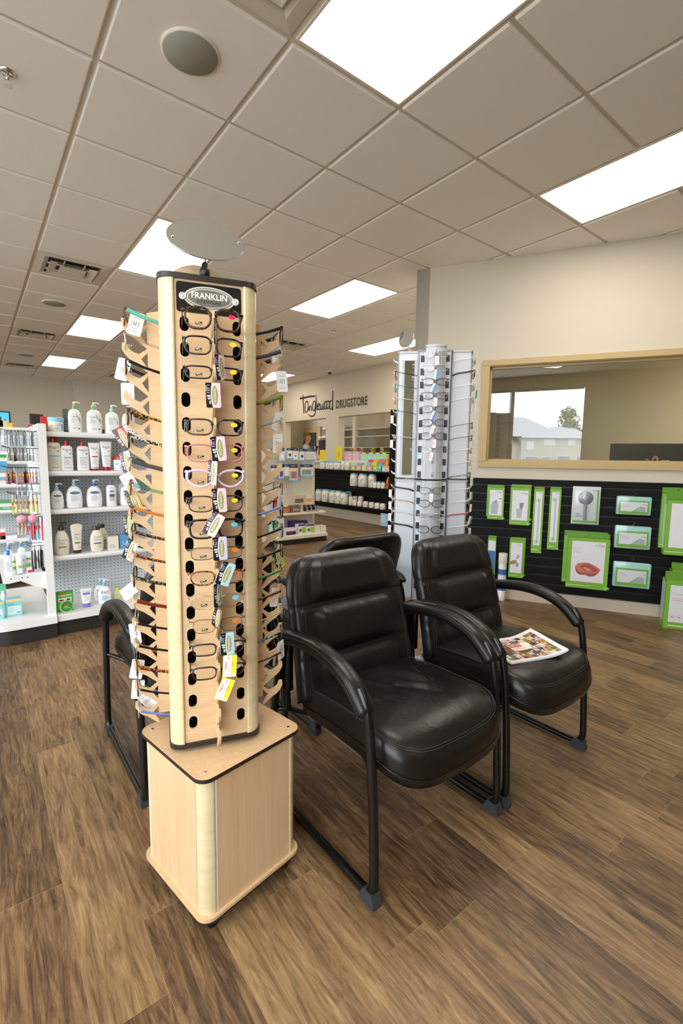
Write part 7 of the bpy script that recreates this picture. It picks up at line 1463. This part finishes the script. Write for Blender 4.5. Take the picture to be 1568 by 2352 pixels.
# local: faces -y, arms forward to the desk
V, E_, R_ = [], [], []
def vtx(p, r, par=None): V.append(p); R_.append(r); i = len(V) - 1; (E_.append((par, i)) if par is not None else None); return i
pel = vtx((0, .02, .95), (.15, .11)); wst = vtx((0, .01, 1.12), (.125, .09), pel); chs = vtx((0, .0, 1.30), (.15, .10), wst); shd = vtx((0, .0, 1.40), (.11, .075), chs); nk = vtx((0, -.01, 1.47), (.052, .052), shd); nk2 = vtx((0, -.015, 1.55), (.05, .052), nk)
for s in (-1, 1):
    a = vtx((s * .17, .0, 1.385), (.055, .05), shd); b = vtx((s * .205, -.02, 1.24), (.045, .045), a); c = vtx((s * .21, -.06, 1.10), (.037, .037), b); d = vtx((s * .17, -.19, 1.07), (.030, .030), c); e = vtx((s * .13, -.30, 1.07), (.024, .022), d); f = vtx((s * .12, -.36, 1.07), (.036, .014), e)
    for q, (dx, L_) in enumerate(((-.024, .060), (-.008, .072), (.008, .068), (.024, .052))):
        g = vtx((s * .12 + dx, -.395, 1.072), .009, f); h_ = vtx((s * .12 + dx * 1.1, -.395 - L_ * .5, 1.068), .0085, g); vtx((s * .12 + dx * 1.15, -.395 - L_, 1.058), .0075, h_)
    g = vtx((s * .12 - s * .036, -.345, 1.066), .011, f); vtx((s * .12 - s * .052, -.378, 1.060), .009, g)
    k = vtx((s * .09, .02, .85), (.085, .085), pel); k2 = vtx((s * .095, .0, .50), (.056, .058), k); k3 = vtx((s * .095, .03, .12), (.038, .04), k2); k4 = vtx((s * .095, .0, .045), (.04, .036), k3); vtx((s * .10, -.11, .03), (.036, .022), k4)
HEAD = [(1.500, -.080, -.02, .022), (1.512, -.096, -.005, .040), (1.535, -.102, .02, .053), (1.552, -.101, .04, .059), (1.575, -.101, .062, .066), (1.60, -.100, .076, .071), (1.62, -.095, .085, .074), (1.642, -.102, .089, .076), (1.67, -.102, .088, .076), (1.695, -.088, .076, .069), (1.715, -.062, .055, .052), (1.728, -.03, .028, .026)]
def head_ring(z, f, b, w, N=26): c = (f + b) / 2; h = (b - f) / 2; return [(w * math.copysign(abs(math.cos(t)) ** .85, math.cos(t)), c + h * math.sin(t), z) for t in [2 * PI * i / N for i in range(N)]]
bo = skin_mesh('body', V, E_, R_, SKIN, pe)
hm = MB(); hm.loft([head_ring(*q) for q in HEAD], SKIN)
hm.loft([[(-.007, -.095, 1.645), (.007, -.095, 1.645), (.006, -.106, 1.642), (-.006, -.106, 1.642)], [(-.012, -.09, 1.61), (.012, -.09, 1.61), (.007, -.117, 1.61), (-.007, -.117, 1.61)], [(-.017, -.09, 1.588), (.017, -.09, 1.588), (.009, -.128, 1.592), (-.009, -.128, 1.592)], [(-.014, -.09, 1.580), (.014, -.09, 1.580), (.008, -.118, 1.580), (-.008, -.118, 1.580)]], SKIN)
for s_ in (-1, 1): hm.lathe([(.001, -.030), (.012, -.022), (.018, .008), (.012, .028), (.001, .032)], SKIN, 12, M=Matrix.Translation((s_ * .076, .002, 1.605)) @ Matrix.Scale(.45, 4, (1, 0, 0)))
hm.lathe([(.001, -.006), (.010, -.004), (.013, 0), (.010, .004), (.001, .006)], SKIN, 12, M=Matrix.Translation((0, -.100, 1.553)) @ Matrix.Scale(1.7, 4, (1, 0, 0)))
bm = bmesh.new(); bm.from_mesh(bo.data); nv = [bm.verts.new(v) for v in hm.v]
for f in hm.f:
    try: bm.faces.new([nv[i] for i in f])
    except ValueError: pass
bm.normal_update(); bmesh.ops.recalc_face_normals(bm, faces=bm.faces[:]); bm.to_mesh(bo.data); bm.free()
rm = bo.modifiers.new('join', 'REMESH'); rm.mode = 'VOXEL'; rm.voxel_size = .0055; rm.use_smooth_shade = True
sm2 = bo.modifiers.new('soften', 'SMOOTH'); sm2.factor = .5; sm2.iterations = 3
dg = bpy.context.evaluated_depsgraph_get(); nme = bpy.data.meshes.new_from_object(bo.evaluated_get(dg)); bo.modifiers.clear(); bo.data = nme; nme.materials.clear(); nme.materials.append(SKIN)
for s in (-1, 1):
    m = MB(); m.lathe([(.001, -.009), (.008, -.006), (.0105, 0), (.008, .006), (.001, .009)], PAPER, 12, M=Matrix.Translation((s * .031, -.0895, 1.622)) @ Matrix.Scale(.7, 4, (0, 0, 1))); m.lathe([(.001, -.004), (.0045, 0), (.001, .004)], INK, 8, M=Matrix.Translation((s * .032, -.098, 1.621))); m.build('eye', pe)
    m = MB(); m.tube([(s * .018, -.103, 1.644), (s * .032, -.103, 1.648), (s * .046, -.094, 1.643)], [.002, .0028, .0015], HAIR, 6); m.build('eyebrow', pe)
m = MB(); m.tube([(-.020, -.103, 1.552), (0, -.110, 1.553), (.020, -.103, 1.552)], [.002, .0045, .002], C_((186, 108, 98)), 6); m.build('mouth', pe)
hr = MB(); HR = [(1.552, .012, .068, .058), (1.565, .0, .080, .070), (1.58, -.004, .088, .076), (1.61, -.012, .096, .082), (1.64, -.030, .101, .085), (1.66, -.064, .101, .086), (1.682, -.100, .098, .084), (1.705, -.092, .085, .075), (1.725, -.066, .062, .057), (1.740, -.030, .030, .028), (1.743, -.01, .012, .01)]
hr.loft([head_ring(*q) for q in HR], HAIR); ho = hr.build('hair', pe)
m = MB(); m.lathe([(.001, -.034), (.02, -.031), (.034, -.016), (.038, 0), (.034, .016), (.02, .031), (.001, .034)], mat('blond_hair', (176, 140, 96), .5, vary=.15, scale=90), 22, M=Matrix.Translation((0, .078, 1.752))); m.tube([(.022 * math.cos(a), .078 + .022 * math.sin(a), 1.752 + .03 * math.sin(a * 2)) for a in [2 * PI * i / 20 for i in range(20)]], .011, HAIR, 7, closed=True); m.build('hair_bun', ho)
cv = [((0, .02, .80), (.20, .15)), ((0, .02, .95), (.175, .135)), ((0, .01, 1.12), (.145, .108)), ((0, .0, 1.30), (.168, .118)), ((0, .0, 1.40), (.12, .086)), ((0, -.005, 1.455), (.066, .062))]
VV = [c[0] for c in cv]; RR = [c[1] for c in cv]; EE = [(i, i + 1) for i in range(5)]
for s in (-1, 1): b0 = len(VV); VV += [(s * .17, .0, 1.388), (s * .207, -.02, 1.24), (s * .212, -.06, 1.10), (s * .165, -.20, 1.07)]; RR += [(.068, .062), (.06, .06), (.052, .052), (.044, .044)]; EE += [(4, b0), (b0, b0 + 1), (b0 + 1, b0 + 2), (b0 + 2, b0 + 3)]
skin_mesh('white_top', VV, EE, RR, COAT, pe)
cl = skin_mesh('trousers', [(0, .02, .95), (.09, .02, .82), (.095, .0, .5), (.095, .03, .1), (-.09, .02, .82), (-.095, .0, .5), (-.095, .03, .1)], [(0, 1), (1, 2), (2, 3), (0, 4), (4, 5), (5, 6)], [(.165, .125), (.10, .10), (.072, .074), (.06, .062), (.10, .10), (.072, .074), (.06, .062)], mat('dark_trousers', (50, 50, 56), .8), pe)

# ================================================================ office behind the interior window
OFQ = WA + WD * WEND; DEEP = 2.2
for nm, p, q in (('wall_office_back', WA - WN * (DEEP) - WD * .0, OFQ - WN * DEEP),):
    wall_box(nm, p[:], q[:], 0, CE, .1, OFFICE, 1)
wall_box('wall_office_side', (OFQ - WN * .12)[:], (OFQ - WN * DEEP)[:], 0, CE, .1, OFFICE, -1)
m = MB(); m.add([WM @ Vector(p) for p in ((0.1, .12, 2.60), (WEND, .12, 2.60), (WEND, DEEP, 2.60), (0.1, DEEP, 2.60))], [(0, 1, 2, 3)], mat('office_ceiling', (200, 192, 160), .8)); m.build('ceiling_office')['kind'] = 'structure'
q = wall_pt(3.5, 2.58, -1.0); t = thing('ceiling_light', 'warm light in the room behind the interior window, out of sight', 'ceiling light', q[:], WRZ)
MB().box(-.3, .3, -.3, .3, .004, .015, FRW).build('light_frame', t); MB().box(-.27, .27, -.27, .27, 0, .004, emis('office_diffuser', (255, 242, 222), 34.0)).build('diffuser', t)
m = MB(); m.box(1.55, 3.6, .62, 1.15, 1.06, 1.10, mat('desk_top', (120, 104, 80), .5), WM); m.box(1.6, 3.55, .66, 1.1, 0, 1.06, OFFICE, WM); tag(m.build('back_counter'), 'counter in the room behind the interior window, bearing the display board', 'counter')
s0 = 1.72; t = thing('display_board', 'black display board seen low in the interior window at right', 'display', wall_pt(s0, 1.101, -.75)[:], WRZ)
MB().box(0, 1.2, 0, .02, 0, .30, DARK).build('board', t); MB().box(.1, 1.1, .02, .2, 0, .01, DARK).build('board_foot', t)
rnd = random.Random(9)
for k, (dx, h_, c) in enumerate(((.16, .13, (110, 84, 60)), (.235, .14, (70, 60, 50)), (.30, .16, (150, 130, 104)), (.36, .19, (186, 150, 120)))):
    t = thing('scrunchie_card', 'hair band loop on the black display board, %s from the left' % ORD[k].replace('top', 'first'), 'accessory', wall_pt(s0 + dx, 1.101, -.735)[:], WRZ, 'hair bands on the black board'); m = MB()
    m.tube([(.020 * math.cos(a), -.012, h_ * .62 + h_ * .34 * math.sin(a)) for a in [2 * PI * i / 14 for i in range(14)]], .009, C_(c, .8), 7, closed=True); m.build('band', t); MB().box(-.02, .02, -.006, .0, 0, h_ * .34, C_((206, 186, 150))).build('backing_card', t)
t = thing('scrunchie_card', 'pale card with crossed ribbon on the black display board', 'accessory', wall_pt(s0 + .44, 1.101, -.735)[:], WRZ); MB().prism(rectr(-.035, .035, 0, .15, .008), -.006, 0, C_((196, 180, 146)), axis='y').build('backing_card', t); m = MB(); m.tube([(-.035, -.01, .09), (0, -.014, .06), (.035, -.01, .09)], .008, C_((140, 90, 80)), 6); m.build('ribbon', t)

# ================================================================ outside, seen reflected in the interior window
GR = mat('pale_concrete', (186, 184, 178), .9, scale=3)
m = MB(); m.add([(-160, -160, -.12), (60, -160, -.12), (60, -7.7, -.12), (P1.x - 1, P1.y, -.12), (P0.x - 1, P0.y, -.12), (-160, 60, -.12)], [(0, 1, 2, 3, 4, 5)], GR); o = m.build('ground_outside'); o['kind'] = 'structure'
SID = mat('pale_siding', (206, 204, 196), .8, scale=2); ROOF = mat('grey_roof_shingle', (196, 198, 204), .9, scale=3); WTR = mat('white_trim', (230, 230, 232), .6); WGL = mat('window_dark_glass', (150, 165, 178), .2)
BA = Vector((-70.51, -35.77)); BB = Vector((-69.21, -47.1)); BD = (BB - BA).normalized(); BNn = Vector((BD.y, -BD.x))
if BNn.x > 0: BNn = -BNn
# building frame: x along the facade from the reflected left to the reflected right, y away from the shop
bt = thing('apartment_building', 'pale two-storey house with grey hipped roof, reflected in the interior window', 'building', (BA.x, BA.y, -.12), math.atan2(BD.y, BD.x))
flip = 1 if (Matrix.Rotation(math.atan2(BD.y, BD.x), 2) @ Vector((0, 1))).x < 0 else -1
def bb(x0, x1, y0, y1, z0, z1, m_): return MB().box(x0, x1, *(sorted((flip * y0, flip * y1))), z0, z1, m_)
bb(1.5, 12.2, 0, 10, 0, 5.35, SID).build('facade', bt); bb(-6, 1.5, 1.2, 9, 0, 4.2, SID).build('side_wing', bt)
def roof(x0, x1, y0, y1, z0, z1, a0, a1, nm):
    m = MB(); Y0, Y1, ym = flip * y0, flip * y1, flip * (y0 + y1) / 2
    m.add([(x0, Y0, z0), (x1, Y0, z0), (x1, Y1, z0), (x0, Y1, z0), (a0, ym, z1), (a1, ym, z1)], [(0, 1, 5, 4), (2, 3, 4, 5), (1, 2, 5), (3, 0, 4), (0, 3, 2, 1)], ROOF); return m.build(nm, bt)
roof(-4, 9.0, -.6, 10, 5.4, 9.0, .5, 3.6, 'roof'); roof(5.5, 12.8, -.7, 10, 5.38, 7.4, 8.5, 12.4, 'roof'); roof(-7, 2.2, .5, 9, 4.2, 6.0, -5, -1, 'roof')
bb(1.2, 12.9, -.75, -.6, 5.2, 5.45, WTR).build('gutter', bt)
for (x0, x1, z0, z1) in ((5.2, 7.2, 4.0, 5.1), (9.3, 10.6, 4.0, 5.1), (11.2, 12.0, 4.0, 5.15), (2.3, 3.6, 3.2, 4.6), (2.2, 4.4, 1.3, 2.1), (5.0, 6.6, 1.3, 2.1), (7.6, 10.0, 1.2, 2.3), (10.9, 12.0, 1.2, 2.3)):
    f_ = bb(x0, x1, -.08, 0, z0, z1, WTR).build('window', bt); bb(x0 + .12, x1 - .12, -.1, -.08, z0 + .12, z1 - .12, WGL if z0 < 3 or x0 > 11 else WTR).build('pane', f_)
bb(12.0, 12.2, -.15, 0, 0, 5.3, WTR).build('downpipe', bt)
# tree beyond the house
tr = thing('tree', 'leafy tree beyond the house, reflected in the interior window', 'tree', (-76.0, -49.2, -.12))
m = MB(); m.tube([(0, 0, 0), (.2, .1, 4), (0, 0, 8)], [.35, .28, .12], mat('bark', (90, 76, 60), .9), 8); m.tube([(.1, 0, 5), (1.4, .6, 8.4)], [.16, .06], mat('bark', (90, 76, 60), .9), 6); m.tube([(.1, 0, 4.6), (-1.5, -.8, 7.6)], [.16, .06], mat('bark', (90, 76, 60), .9), 6); m.build('trunk', tr)
rnd = random.Random(2); m = MB(); LF = mat('leaves', (140, 152, 130), .8)
for i in range(1500):
    c = rnd.choice(((0, 0, 8.6, 2.0), (1.6, 1.2, 7.6, 1.5), (-1.3, -1.7, 7.4, 1.6), (.2, 2.4, 6.4, 1.2), (0, -2.8, 6.2, 1.1), (.3, .5, 10.0, 1.3)))
    d = Vector((rnd.gauss(0, 1), rnd.gauss(0, 1), rnd.gauss(0, 1))).normalized() * c[3] * rnd.random() ** .4; p = Vector(c[:3]) + d; a = Vector((rnd.gauss(0, 1), rnd.gauss(0, 1), rnd.gauss(0, 1))).normalized() * .26; b = a.cross(Vector((rnd.random(), rnd.random(), 1))).normalized() * .16
    m.add([p - a, p + b, p + a, p - b], [(0, 1, 2, 3)], LF)
m.build('crown', tr)
m = MB(); m.lathe([(.11, -.12), (.09, 6), (.07, 11)], mat('lamp_post_grey', (150, 154, 158), .5), 10); o = m.build('lamp_post', None, (-17.59, -9.29, 0)); tag(o, 'thin grey street pole outside, reflected left of the window mullion', 'pole')
